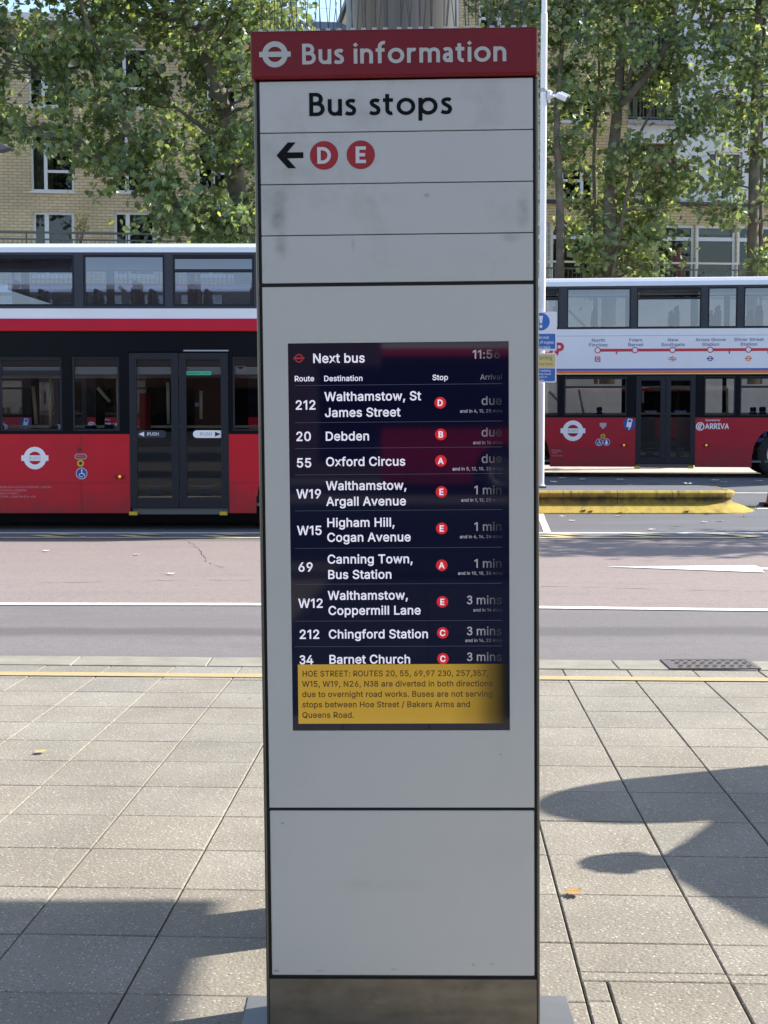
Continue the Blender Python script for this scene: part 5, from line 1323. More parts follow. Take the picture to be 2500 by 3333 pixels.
# route diagram
b = MB()
xa, za = P2(1943, 1141); xb, zb_ = P2(2700, 1134)
zl = Z2(2186, 1139)
b.rect(xa, X2(2720), zl - .030, zl + .030, -.003, 0)
for px in (2004, 2370, 2496): b.rect(X2(px) - .014, X2(px) + .014, zl - .085, zl - .03, -.003, 0)
for px in (1943, 2064, 2186, 2308, 2432, 2555):
    b.disc(X2(px), zl, .066, -.0036, 28, 0); b.disc(X2(px), zl, .046, -.0042, 28, 1)
b.build('route_diagram', ['routered', 'white_bus'], bus_r)
b = MB()
for px, l1, l2, w1, w2 in ((1945, "North", "Finchley", 44, 61), (2066, "Friern", "Barnet", 43, 49), (2187, "New", "Southgate", 35, 75), (2309, "Arnos Grove", "Station", 95, 54), (2433, "Silver Street", "Station", 93, 54), (2558, "Edmonton", "Green", 80, 45)):
    x = X2(px); z0 = zl + .082
    text(b, l2, x - w2 / pr / 2, z0, 9.6 / pr, -.003, 'l', 14, fit=w2 / pr)
    text(b, l1, x - w1 / pr / 2, z0 + .098, 9.6 / pr, -.003, 'l', 14, fit=w1 / pr)
b.build('stop_name_lettering', 'routeblue', bus_r)
zi = zl - .185
x = X2(1943); b = MB(); b.rect(x - .058, x + .058, zi - .055, zi + .055, -.003, 0); b.rect(x - .034, x + .034, zi - .034, zi + .036, -.0036, 1); b.rect(x - .022, x + .022, zi - .016, zi + .022, -.0042, 0); b.build('bus_symbol', ['routered', 'white_bus'], bus_r)
x = X2(2186); b = MB(); b.rect(x - .085, x + .085, zi + .012, zi + .026, -.003); b.rect(x - .085, x + .085, zi - .026, zi - .012, -.003)
b.face([(x - .05, -.0036, zi + .026), (x - .03, -.0036, zi + .026), (x + .03, -.0036, zi + .06), (x + .006, -.0036, zi + .06)]); b.face([(x + .05, -.0036, zi - .026), (x + .03, -.0036, zi - .026), (x - .03, -.0036, zi - .06), (x - .006, -.0036, zi - .06)])
b.face([(x - .04, -.0036, zi - .012), (x - .02, -.0036, zi - .012), (x + .04, -.0036, zi + .012), (x + .02, -.0036, zi + .012)]); b.build('rail_symbol', 'routered', bus_r)
for px, mm in ((2308, 'purple'), (2432, 'stripe_o')):
    if mm == 'stripe_o': mm = 'orange'
    b = MB(); roundel(b, X2(px), zi, .055, -.003, .072, .022, .018); b.build('rail_roundel', mm, bus_r)
x1_, z = P2(1838, 1148)
b = MB(); zz_ = zl - .085; text(b, "SUPERLOOP", x1_, zz_, .235, -.003, 'r', 38); b.build('brand_lettering', 'routered', bus_r)
jb = MB().box(SR['x0'], SR['x1'], -.002, 0, Z2(mx_, 1092) - .006, Z2(mx_, 1092) + .004)
jb.build('panel_crease', 'decal_grey', bus_r)

# --- a second branded bus parked behind the left one (seen through its windows), and one behind the camera (seen in the screen)
c = copy_tree(bus_r); c.location = (-7.6, 33.2, .31); c.rotation_euler = (0, 0, -R(2))
c['label'] = 'bus with orange and blue stripe glimpsed through the lower windows of the left bus'
c = copy_tree(bus_l); c.location = (-.5, -23.0, -.04); c.rotation_euler = (0, 0, math.pi)
c['label'] = 'red bus standing across the station behind the viewer, mirrored in the departures screen'

# ------------------------------------------------------------------ yellow kerbed island, post with signs and camera, cone
M['yellow'] = mat('kerb_yellow', (.40, .285, .038), .8, var=.2, scale=5, bump=.3, bscale=50, dirt=(.075, .062, .030, .95), dscale=2.6, stretch=(1.6, 1, .5))
def kerb_mat():
    m = M['yellow']; t = m.node_tree; N, L = t.nodes, t.links; b = N["Principled BSDF"]
    src = b.inputs["Base Color"].links[0].from_socket
    co = N.new("ShaderNodeTexCoord"); sp = N.new("ShaderNodeSeparateXYZ"); L.new(co.outputs["Object"], sp.inputs[0])
    def noise(sc, st):
        mp = N.new("ShaderNodeMapping"); mp.inputs["Scale"].default_value = st; L.new(co.outputs["Object"], mp.inputs[0])
        n = N.new("ShaderNodeTexNoise"); n.inputs["Scale"].default_value = sc; n.inputs["Detail"].default_value = 7; n.inputs["Roughness"].default_value = .7; L.new(mp.outputs[0], n.inputs[0]); return n.outputs[0]
    def rng(s, a, c, d, e):
        r = N.new("ShaderNodeMapRange"); r.inputs[1].default_value = a; r.inputs[2].default_value = c; r.inputs[3].default_value = d; r.inputs[4].default_value = e; L.new(s, r.inputs[0]); return r.outputs[0]
    def mul(a, c):
        x = N.new("ShaderNodeMath"); x.operation = 'MULTIPLY'; L.new(a, x.inputs[0]); L.new(c, x.inputs[1]); return x.outputs[0]
    def mix(f, a, col):
        x = N.new("ShaderNodeMix"); x.data_type = 'RGBA'; L.new(f, x.inputs[0]); L.new(a, x.inputs[6]); setc(x.inputs[7], col); return x.outputs[2]
    # tyre scrubbed dirt in the hollow under the lip, run-down streaks, joints between the stones
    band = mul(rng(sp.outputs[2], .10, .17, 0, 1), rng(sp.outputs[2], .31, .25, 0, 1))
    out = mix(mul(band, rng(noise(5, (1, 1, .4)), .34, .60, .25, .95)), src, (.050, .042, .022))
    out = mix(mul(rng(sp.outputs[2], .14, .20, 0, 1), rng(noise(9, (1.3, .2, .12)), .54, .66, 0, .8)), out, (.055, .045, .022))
    out = mix(rng(noise(14, (1, 1, 1)), .62, .72, 0, .7), out, (.20, .18, .13))
    wr = N.new("ShaderNodeMath"); wr.operation = 'FRACT'; dv = N.new("ShaderNodeMath"); dv.operation = 'DIVIDE'; dv.inputs[1].default_value = .915
    L.new(sp.outputs[0], dv.inputs[0]); L.new(dv.outputs[0], wr.inputs[0])
    out = mix(mul(rng(wr.outputs[0], .018, .010, 0, .9), rng(sp.outputs[2], .11, .13, 0, 1)), out, (.03, .026, .018))
    L.new(out, b.inputs["Base Color"])
kerb_mat()
M['island_top'] = M['asphalt_dark']
ix1 = 5.92
it = thing('traffic_island', 'raised island with a dirty yellow painted kerb carrying the white post', 'traffic island', (3.0, 25.0, gz(25)))
prof = [(-.42, -.05), (-.40, .0), (-.10, .115), (-.02, .14), (.0, .185), (.02, .215), (-.045, .235), (-.05, .31), (-.02, .335), (.06, .345)]
kb = MB()
loops = []
def outline(o):
    """island outline at offset o outwards (front, rounded right end, back)"""
    xr, yf, yb, rr_ = ix1 - 3.0, .0, 2.0, .38
    pts = [(-3.2, yf - o)]
    pts += [(xr - rr_ + (rr_ + o) * math.sin(R(a)), yf + rr_ - (rr_ + o) * math.cos(R(a))) for a in range(0, 91, 10)]
    pts += [(xr - rr_ + (rr_ + o) * math.cos(R(a)), yb - rr_ + (rr_ + o) * math.sin(R(a))) for a in range(0, 91, 10)]
    pts += [(-3.2, yb + o)]
    return pts
for (o, z) in prof: loops.append([(x, y, z) for x, y in outline(-o)])
for a, c in zip(loops, loops[1:]):
    for i in range(len(a) - 1): kb.face([a[i], a[i + 1], c[i + 1], c[i]])
kb.build('kerb', 'yellow', it)
tb = MB(); tb.face([(x, y, z - .004) for x, y, z in loops[-1]]); tb.build('paved_top', 'asphalt_dark', it)

M['polewhite'] = mat('white_post_paint', (.80, .80, .79), .38, var=.04, scale=3, dirt=(.5, .48, .44, .3), dscale=4)
M['whiteplastic'] = mat('white_camera_shell', (.74, .75, .80), .4)
pb = at_y(1760.5, 1590, 26.0)
pz = gz(25) + .34
pole = thing('white_post', 'slim white steel post rising from the yellow kerbed island', 'post', (pb.x, 26.0, pz))
zj = at_y(1762, 45, 26).z - pz
MB().lathe([(.075, 0), (.075, .05), (.056, .06), (.056, zj), (.046, zj + .02), (.046, 11.2), (0, 11.22)], n=24).build('shaft', 'polewhite', pole, smooth=False)
MB().lathe([(.057, 0), (.061, .01), (.061, .05), (.057, .06)], (0, 0, at_y(1762, 300, 26).z - pz), n=24).build('strap', 'rim', pole)
MB().box(-.09, .09, -.09, .09, 0, .035).build('foot', 'iron', pole, bevel=.01)
# camera
cz_ = at_y(1775, 313, 26).z
cc = thing('security_camera', 'white bullet security camera clamped to the white post, pointing down right', 'camera', (pb.x + .056, 26.0, cz_))
MB().lathe([(.0, 0), (.085, 0), (.085, .05), (.062, .075), (.062, .095), (0, .095)], (0, 0, .02), 'x', 24).build('mount', 'whiteplastic', cc)
MB().tube([(.09, 0, .0), (.15, -.005, .005), (.175, -.01, -.005)], .026, 12).build('arm', 'whiteplastic', cc, smooth=True)
d = Vector((.86, -.12, -.42)).normalized()
p0 = Vector((.165, -.01, .03))
MB().tube([p0, p0 + d * .02, p0 + d * .03, p0 + d * .19], [.03, .05, .054, .054], 20).build('camera_body', 'whiteplastic', cc)
MB().tube([p0 + d * .190, p0 + d * .205], .046, 20).build('lens', 'decal_black', cc)
MB().tube([p0 + d * .06 + Vector((.018, -.0, .056)), p0 + d * .23 + Vector((.018, 0, .056))], .022, 10).build('sun_shield', 'whiteplastic', cc)
MB().box(.02, .06, -.02, .02, -.11, -.06).build('cable_box', 'whiteplastic', cc)
# signs
M['signblue'] = mat('mandatory_blue', (.03, .15, .48), .4)
M['signyellow'] = mat('faded_yellow', (.64, .57, .22), .45)
M['signtext_brown'] = mat('faded_print', (.25, .18, .05), .5)
SY = 25.92
def sign_rect(xl, xr, yt, yb):
    a, c = at_y(xl, yt, SY), at_y(xr, yb, SY)
    return a.x, c.x, c.z, a.z
x0, x1, z0, z1 = sign_rect(1709, 1812, 1014, 1141)
xm = (x0 + x1) / 2
s1 = thing('safety_sign', 'white sign with a blue exclamation disc above blue text, upper one on the white post', 'sign', (xm, SY, z0))
H1, W1 = z1 - z0, x1 - x0
def rr_rect(w, h, r):
    return [(sx * (w / 2 - r) + r * math.cos(R(a)), cy + r * math.sin(R(a))) for sx, cy, s in ((1, r, -90), (1, h - r, 0), (-1, h - r, 90), (-1, r, 180)) for a in range(s, s + 91, 30)]
MB().prism_y(rr_rect(W1, H1, .03), 0, .006).build('board', 'decal', s1)
b = MB(); b.rect(-W1 / 2 + .025, W1 / 2 - .025, .03, H1 * .43, -.001, 0)
for i, s in enumerate(("Drivers must", "switch off engines", "when on stand")):
    text(b, s, W1 / 2 - .05 if i == 1 else W1 / 2 - (.135 if i == 0 else .115), H1 * .43 - .085 - i * .085, .047, -.002, 'r', 12, 1, fit=(.26, .40, .315)[i])
b.build('text_panel', ['signblue', 'decal'], s1)
b = MB(); b.disc(-.0, H1 * .74, .152, -.001, 40, 0)
b.face([(-.018, -.002, H1 * .70), (.018, -.002, H1 * .70), (.036, -.002, H1 * .89), (-.036, -.002, H1 * .89)], 1); b.disc(0, H1 * .62, .027, -.002, 20, 1)
b.build('warning_disc', ['signblue', 'decal'], s1)
x0, x1, z0, z1 = sign_rect(1709, 1812, 1149, 1245)
s2 = thing('safety_sign', 'white sign with faded yellow warning above blue text, lower one on the white post', 'sign', (xm, SY, z0))
H2 = z1 - z0
MB().prism_y(rr_rect(W1, H2, .03), 0, .006).build('board', 'decal', s2)
b = MB(); b.rect(-W1 / 2 + .025, W1 / 2 - .025, H2 * .50, H2 - .022, -.001, 0)
text(b, "Warning", W1 / 2 - .075, H2 * .78, .065, -.002, 'r', 6, 1, fit=.30); text(b, "Moving buses", W1 / 2 - .065, H2 * .60, .036, -.002, 'r', 8, 1, fit=.32)
b.build('warning_panel', ['signyellow', 'signtext_brown'], s2)
b = MB(); b.rect(-W1 / 2 + .025, W1 / 2 - .025, .022, H2 * .48, -.001, 0)
for i, (s, f) in enumerate((("High visibility", .33), ("clothing must", .33), ("be worn in", .25), ("this area", .2))):
    text(b, s, -W1 / 2 + .14 if f < .3 else -W1 / 2 + .13, H2 * .48 - .057 - i * .054, .033, -.002, 'l', 10, 1, fit=f)
b.build('text_panel', ['signblue', 'decal'], s2)
# cone
M['conered'] = mat('cone_red', (.50, .03, .03), .5)
cp = ground(2522, 1650, gz(25.4))
cone = thing('traffic_cone', 'red traffic cone with a black base at the right edge of the view', 'traffic cone', (cp.x, cp.y, gz(cp.y) + .004))
b = MB(); b.prism_z([(-.24, -.17), (-.17, -.24), (.17, -.24), (.24, -.17), (.24, .17), (.17, .24), (-.17, .24), (-.24, .17)], 0, .045); b.build('base', 'black', cone, bevel=.01)
MB().lathe([(.16, .045), (.15, .07), (.035, .72), (.025, .73), (0, .73)], n=28).build('body', 'conered', cone)
MB().lathe([(.118, .27), (.088, .45)], n=28).build('sleeve', 'decal', cone)

# ------------------------------------------------------------------ apartment buildings beyond the station
def brick_mat(name, c1, c2, mortar):
    m, t, b = nt(name)
    N, L = t.nodes, t.links
    b.inputs["Roughness"].default_value = .85
    co = N.new("ShaderNodeTexCoord").outputs["Object"]
    mp = N.new("ShaderNodeMapping"); mp.inputs["Rotation"].default_value = (R(90), 0, 0)
    L.new(co, mp.inputs[0])
    br = N.new("ShaderNodeTexBrick")
    L.new(mp.outputs[0], br.inputs["Vector"])
    br.inputs["Scale"].default_value = 1.0
    br.inputs["Brick Width"].default_value = .235
    br.inputs["Row Height"].default_value = .0825
    br.inputs["Mortar Size"].default_value = .009
    br.inputs["Mortar Smooth"].default_value = .3
    br.inputs["Bias"].default_value = 0.0
    setc(br.inputs[1], c1); setc(br.inputs[2], c2); setc(br.inputs[3], mortar)
    n = N.new("ShaderNodeTexNoise"); n.inputs["Scale"].default_value = .7; n.inputs["Detail"].default_value = 6
    L.new(co, n.inputs[0])
    mr = N.new("ShaderNodeMapRange"); mr.inputs[1].default_value = .3; mr.inputs[2].default_value = .7; mr.inputs[3].default_value = .82; mr.inputs[4].default_value = 1.14
    L.new(n.outputs[0], mr.inputs[0])
    sc = N.new("ShaderNodeVectorMath"); sc.operation = 'SCALE'
    L.new(br.outputs[0], sc.inputs[0]); L.new(mr.outputs[0], sc.inputs["Scale"])
    L.new(sc.outputs[0], b.inputs["Base Color"])
    bp = N.new("ShaderNodeBump"); bp.inputs["Strength"].default_value = .5; bp.inputs["Distance"].default_value = .01; bp.invert = True
    L.new(br.outputs["Fac"], bp.inputs["Height"]); L.new(bp.outputs[0], b.inputs["Normal"])
    return m
M['brick'] = brick_mat('yellow_brick', (.72, .57, .365), (.63, .49, .305), (.36, .275, .20))
M['brick_far'] = brick_mat('buff_brick', (.74, .58, .34), (.65, .49, .28), (.34, .25, .17))
M['brick_red'] = brick_mat('red_brick', (.30, .09, .06), (.24, .075, .05), (.2, .15, .12))
M['render'] = mat('white_render', (.74, .74, .78), .85, var=.05, scale=1.5, dirt=(.42, .41, .42, .4), dscale=.8)
M['recess'] = mat('recess_paint', (.26, .20, .16), .85, var=.1, scale=2)
M['upvc'] = mat('white_window_frame', (.76, .77, .80), .4)
M['pane'] = glass('window_glass', (.50, .55, .56), 1.6)
M['room'] = mat('dark_room', (.035, .037, .040), .9, var=.5, scale=.7)
M['curtain'] = mat('net_curtain', (.20, .21, .24), .9, var=.35, scale=9, stretch=(3, 1, .1))
M['blind'] = mat('white_blind', (.45, .46, .47), .8)
M['slate'] = mat('roof_slate', (.115, .125, .145), .7, var=.2, scale=6)
M['ledge'] = mat('dark_ledge', (.045, .045, .052), .5)
M['railing'] = mat('railing_grey', (.11, .12, .13), .5)
M['railwhite'] = mat('railing_top_white', (.66, .66, .64), .4)
B_LOC, B_ROT = (0, 42.0, 0), (0, 0, R(7.0))
PB = Plane(B_LOC, B_ROT)
def bx(px, py): return PB(px, py)[0]
def rect_of(x0, x1, y0, y1):
    ym = (y0 + y1) / 2
    xm_ = (x0 + x1) / 2
    return PB(x0, ym)[0], PB(x1, ym)[0], PB(xm_, y1)[1], PB(xm_, y0)[1]
def add_window(t, r, mull=(), trans=(), fw=.065, curtain=None, dep=.11):
    """frame with glazing bars; mull and trans are fractions across and up"""
    a, c, z0, z1 = r
    f = MB().frame(a, c, z0, z1, fw, dep - .045, dep + .03)
    for q in mull:
        x = a + (c - a) * q; f.box(x - fw * .75, x + fw * .75, dep - .05, dep + .028, z0 + fw, z1 - fw)
    for q, u0, u1 in trans:
        z = z0 + (z1 - z0) * q; f.box(a + (c - a) * u0 + fw * .8, a + (c - a) * u1 - fw * .8, dep - .04, dep + .026, z - fw * .6, z + fw * .6)
    w = f.build('window_frame', 'upvc', t)
    MB().rect(a + fw, c - fw, z0 + fw, z1 - fw, dep + .01).build('pane', 'pane', w)
    MB().box(a - .04, c + .04, -.035, dep - .046, z0 - .05, z0 - .001).build('sill', 'upvc', w)
    if curtain:
        for (u0, u1, v0, mm) in curtain:
            n = 26; cb = MB()
            xa, xb = a + (c - a) * u0, a + (c - a) * u1
            for i in range(n):
                p, q = xa + (xb - xa) * i / n, xa + (xb - xa) * (i + 1) / n
                g = lambda s: dep + .16 + (.025 * math.sin(s * 34) if mm == 'curtain' else 0)
                cb.face([(p, g(p), z0 + (z1 - z0) * v0), (q, g(q), z0 + (z1 - z0) * v0), (q, g(q), z1), (p, g(p), z1)])
            cb.build('curtain' if mm == 'curtain' else 'blind', mm, w)
# left: yellow brick block
bl = thing('apartment_building', 'yellow brick apartment block behind the big plane tree, left of the totem', 'building', B_LOC, B_ROT)
wl = []
cols = [((108, 243), (100, 240), (92, 229)), ((372, 506), (368, 498), (360, 489)), ((640, 775), (642, 793), (632, 770)), ((-150, -20), (-165, -30), (-175, -45)), ((-420, -285), (-435, -300), (-450, -320))]
for i, (c0, c1, c2) in enumerate(cols):
    for (a, c), (y0, y1) in ((c0, (689, 900)), (c1, (421 + i * 3, 623 + i * 3)), (c2, (150 + i * 3, 347 + i * 4))): wl.append((i, (y0 > 600), rect_of(a, c, y0, y1)))
xl, xr = bx(-900, 600), bx(1120, 600)
ze = PB(400, 98)[1]
b = MB(); b.wall(xl, xr, 0, ze, [r for _, _, r in wl], 0, reveal=.16)
b.face([(xr, 0, 0), (xr, 9, 0), (xr, 9, ze), (xr, 0, ze)]); b.face([(xl, 0, 0), (xl, 9, 0), (xl, 9, ze), (xl, 0, ze)][::-1])
b.face([(xl, 9, 0), (xr, 9, 0), (xr, 9, ze), (xl, 9, ze)][::-1])
b.build('wall', 'brick', bl)
MB().box(xl + .1, xr - .1, 1.6, 1.7, 0, ze - .1).build('interior', 'room', bl)
fl = MB()
for z in (PB(170, 660)[1], PB(170, 385)[1]): fl.box(xl + .1, xr - .1, .2, 1.6, z - .12, z + .12)
fl.build('storey_floor', 'room', bl)
b = MB(); b.prism_x([(-.42, ze - .02), (-.42, ze + .10), (4.5, ze + 1.55), (9.4, ze + .1), (9.4, ze - .02)], xl - .3, xr + .3); b.build('roof', 'slate', bl)
for n, (i, low, r) in enumerate(wl):
    if low: add_window(bl, r, (.33,), (), .075, [(0, .34, 0, 'curtain'), (.36, .95, 0, 'curtain')] if i == 0 else [(0, .6, 0, 'curtain')])
    else: add_window(bl, r, (.34,), ((.33, .34, 1),), .06, [[(0, .2, 0, 'curtain'), (.55, 1, .0, 'curtain')], [(0, .5, 0, 'curtain')], [(.5, 1, .45, 'blind')], None][n % 4])
# right: buff brick and white render with balconies
br = thing('apartment_building', 'apartment block of buff brick and white render with balconies, right of the totem', 'building', B_LOC, B_ROT)
xa, xs_, xe = bx(1180, 600), bx(2042, 600), bx(3300, 600)
zt_ = PB(2100, -75)[1]
zl1, zl0 = PB(2100, 656)[1], PB(2100, 668)[1]
wins = []
for px in ((1828, 1933), (1560, 1665)):
    for (y0, y1) in ((545, 655), (287, 396), (15, 130)): wins.append((0, rect_of(px[0], px[1], y0, y1)))
for px in ((2306, 2416), (2488, 2598), (2700, 2810), (2900, 3010)):
    for (y0, y1) in ((494, 608), (308, 416), (62, 160)): wins.append((1, rect_of(px[0], px[1], y0, y1)))
balc = [rect_of(2046, 2204, 235, 394), rect_of(2046, 2204, 466, 640), rect_of(2046, 2204, -5, 168)]
shop_z1, shop_z0 = PB(2250, 731)[1], PB(2250, 960)[1]
shops = [(bx(1560, 800), bx(1786, 800), shop_z0, shop_z1), (bx(1792, 800), bx(1936, 800), shop_z0, shop_z1), (bx(2064, 800), bx(2262, 800), shop_z0, shop_z1), (bx(2266, 800), bx(2396, 800), shop_z0, shop_z1), (bx(2400, 800), bx(2560, 800), shop_z0, shop_z1), (bx(2590, 800), bx(2800, 800), shop_z0, shop_z1)]
hl = [r for _, r in wins]
def mfz(x, z): return 0 if (x < xs_ or z < zl0) else 1
b = MB(); b.wall(xa, xe, 0, zt_, hl + balc + shops, 0, mfz, zs=(zl0,), xs=(xs_,), reveal=.14)
b.face([(xa, 0, 0), (xa, 9, 0), (xa, 9, zt_), (xa, 0, zt_)][::-1]); b.face([(xe, 0, 0), (xe, 9, 0), (xe, 9, zt_), (xe, 0, zt_)])
b.face([(xa, 9, 0), (xe, 9, 0), (xe, 9, zt_), (xa, 9, zt_)][::-1]); b.face([(xa, 0, zt_), (xe, 0, zt_), (xe, 9, zt_), (xa, 9, zt_)])
b.build('wall', ['brick_far', 'render'], br)
MB().box(xa, xe, -.10, -.002, zl0, zl1).build('ledge', 'ledge', br)
MB().box(xa + .1, xe - .1, 2.2, 2.3, 0, zt_ - .1).build('interior', 'room', br)
MB().box(xa - .1, xe + .1, -.1, 9.1, zt_ + .005, zt_ + .2).build('parapet', 'ledge', br)
MB().box(bx(2046, 800), bx(2063, 800), -.06, -.002, 3.0, shop_z1).build('brick_pier', 'brick_red', br)
for n, (k_, r) in enumerate(wins):
    add_window(br, r, (.64,) if k_ == 0 else (.28,), ((.62, 0, .64),) if k_ == 0 else (), .06, [None, [(0, .3, 0, 'curtain')], [(.3, 1, .5, 'blind')]][n % 3])
for (a, c, z0, z1) in balc:                    # recessed balconies
    b = MB(); e_ = .142
    b.face([(a, e_, z0), (a, 1.6, z0), (a, 1.6, z1), (a, e_, z1)]); b.face([(c, e_, z0), (c, 1.6, z0), (c, 1.6, z1), (c, e_, z1)][::-1])
    b.face([(a, e_, z0), (c, e_, z0), (c, 1.6, z0), (a, 1.6, z0)]); b.face([(a, e_, z1), (c, e_, z1), (c, 1.6, z1), (a, 1.6, z1)][::-1])
    b.rect(a, c, z0, z1, 1.6); rc = b.build('balcony_recess', 'recess', br)
    f = MB().frame(a + .12, c - .25, z0 + .02, z1 - .35, .06, 1.53, 1.59); f.box((a + c) / 2 - .1, (a + c) / 2 - .02, 1.53, 1.59, z0 + .08, z1 - .41)
    f.build('balcony_door', 'upvc', rc); MB().rect(a + .18, c - .31, z0 + .08, z1 - .41, 1.575).build('door_pane', 'pane', rc)
    MB().box(a - .04, c + .04, -.16, -.002, z0 - .11, z0).build('balcony_floor', 'decal_grey', rc)
    rb = MB(); hgt = .82
    rb.box(a, c, -.13, -.08, z0 + hgt - .05, z0 + hgt); rb.box(a, c, -.12, -.09, z0 + .05, z0 + .09)
    n = int((c - a) / .095)
    for i in range(n + 1): rb.box(a + (c - a - .02) * i / n, a + (c - a - .02) * i / n + .02, -.115, -.095, z0 + .09, z0 + hgt - .05)
    rb.build('balcony_railing', 'railing', rc)
for n, r in enumerate(shops): add_window(br, r, {0: (.5,), 1: (), 2: (.30,), 3: (), 4: (.42,)}.get(n, (.5,)), ((.80, 0, 1),), .09, [None, [(0, 1, .82, 'blind')], [(.5, 1, .82, 'blind')], [(0, 1, .88, 'blind')]][n % 4])

# terrace in front of the flats and its railings
M['terrace'] = mat('terrace_concrete', (.50, .48, .44), .85, var=.1, scale=3)
tz = 4.75
te = MB().box(bx(-900, 700), bx(3300, 700), -2.3, -.11, 0, tz).build('terrace', 'terrace', None, loc=B_LOC, rot=B_ROT)
tag(te, 'long concrete podium terrace running along the foot of the flats behind the buses', 'terrace')
def railing(name, label, px0, px1, py, top_m, post_px):
    yl = -2.15
    x0 = PB(px0, py, yl)[0]; x1 = PB(px1, py, yl)[0]
    zt2 = PB((px0 + px1) / 2, py, yl)[1]
    t = thing(name, label, 'railing', B_LOC, B_ROT)
    MB().box(x0, x1, yl - .03, yl + .03, zt2 - .05, zt2).build('handrail', top_m, t)
    MB().box(x0, x1, yl - .02, yl + .02, tz + .10, tz + .14).build('bottom_rail', 'railing', t)
    MB().box(x0, x1, yl - .018, yl + .018, zt2 - .22, zt2 - .18).build('mid_rail', 'railing', t)
    n = max(2, int((x1 - x0) / 1.25))
    for i in range(n + 1):
        x = x0 + .02 + (x1 - x0 - .04) * i / n
        MB().box(x - .02, x + .02, yl - .02, yl + .02, tz, zt2 - .05).build('post', 'railing', t)
        if i < n:
            pb_ = MB(); w = (x1 - x0 - .04) / n
            for q in range(1, 11): pb_.box(x + w * q / 11 - .007, x + w * q / 11 + .007, yl - .007, yl + .007, tz + .14, zt2 - .22)
            pb_.build('baluster_panel', 'railing', t)
railing('terrace_railing', 'dark metal terrace railing before the yellow brick flats, just above the left bus roof', -420, 900, 755, 'railing', None)
railing('terrace_railing', 'terrace railing with a white top rail before the glazed storey, above the right bus', 1500, 2700, 852, 'railwhite', None)

# ------------------------------------------------------------------ trees
def leaf_mat(name, hue):
    m, t, b = nt(name)
    N, L = t.nodes, t.links
    N.remove(b)
    at = N.new("ShaderNodeAttribute"); at.attribute_name = 'tint'
    df = N.new("ShaderNodeBsdfDiffuse"); L.new(at.outputs["Color"], df.inputs[0])
    tl = N.new("ShaderNodeBsdfTranslucent")
    mu = N.new("ShaderNodeVectorMath"); mu.operation = 'MULTIPLY'; L.new(at.outputs["Color"], mu.inputs[0]); mu.inputs[1].default_value = (1.55, 1.5, .85)
    L.new(mu.outputs[0], tl.inputs[0])
    gl = N.new("ShaderNodeBsdfGlossy"); gl.inputs["Roughness"].default_value = .38; setc(gl.inputs[0], (.9, .95, 1))
    m1 = N.new("ShaderNodeMixShader"); m1.inputs[0].default_value = .5
    L.new(df.outputs[0], m1.inputs[1]); L.new(tl.outputs[0], m1.inputs[2])
    m2 = N.new("ShaderNodeMixShader"); m2.inputs[0].default_value = .035
    L.new(m1.outputs[0], m2.inputs[1]); L.new(gl.outputs[0], m2.inputs[2])
    L.new(m2.outputs[0], N["Material Output"].inputs[0])
    return m
M['leaf'] = leaf_mat('plane_leaf', 0)
M['bark'] = mat('plane_bark', (.12, .10, .078), .9, var=.4, scale=5, dirt=(.24, .22, .16, .8), dscale=3.5, bump=.5, bscale=25)
# lobed plane leaf, stalk at the origin, tip along +y, two halves folded along the midrib
LEAF = np.array([(0, 0), (.16, -.06), (.42, .02), (.33, .20), (.62, .42), (.36, .46), (.40, .66), (.20, .64), (0, 1.0),
                 (-.20, .64), (-.40, .66), (-.36, .46), (-.62, .42), (-.33, .20), (-.42, .02), (-.16, -.06)], dtype=np.float64)
LEAF[:, 1] -= .45
def leaf_mesh(name, pos, nrm, size, tint, parent, rng_):
    n = len(pos)
    k = len(LEAF)
    # frame per leaf
    t0 = rng_.normal(size=(n, 3)); t0[:, 2] -= .9           # tips hang
    nn = nrm / np.linalg.norm(nrm, axis=1, keepdims=True)
    t0 -= nn * (t0 * nn).sum(1, keepdims=True)
    t0 /= np.linalg.norm(t0, axis=1, keepdims=True)
    u = np.cross(t0, nn)
    fold = rng_.uniform(.05, .45, n); curl = rng_.uniform(-.25, .35, n)
    L3 = (pos[:, None, :] + size[:, None, None] * (LEAF[None, :, 0:1] * u[:, None, :] + LEAF[None, :, 1:2] * t0[:, None, :]
          + (np.abs(LEAF[None, :, 0:1]) * fold[:, None, None] - (LEAF[None, :, 1:2] ** 2) * curl[:, None, None]) * nn[:, None, :]))
    verts = L3.reshape(-1, 3)
    half1 = list(range(0, 9)); half2 = [8] + list(range(9, 16)) + [0]
    base = np.arange(n)[:, None] * k
    f1 = base + np.array(half1)[None, :]; f2 = base + np.array(half2)[None, :]
    faces = np.stack([f1, f2], 1).reshape(-1, 9)
    me = bpy.data.meshes.new(name)
    me.vertices.add(len(verts)); me.vertices.foreach_set('co', verts.ravel())
    me.loops.add(faces.size); me.loops.foreach_set('vertex_index', faces.ravel().astype(np.int32))
    me.polygons.add(len(faces)); me.polygons.foreach_set('loop_start', np.arange(0, faces.size, 9, dtype=np.int32))
    me.update(calc_edges=True); me.validate()
    me.materials.append(M['leaf'])
    ca = me.color_attributes.new('tint', 'FLOAT_COLOR', 'POINT')
    tc = np.repeat(tint, k, axis=0); tc = np.hstack([tc, np.ones((len(tc), 1))]).astype(np.float32)
    ca.data.foreach_set('color', tc.ravel())
    o = bpy.data.objects.new(name, me); COL.objects.link(o); o.parent = parent
    return o
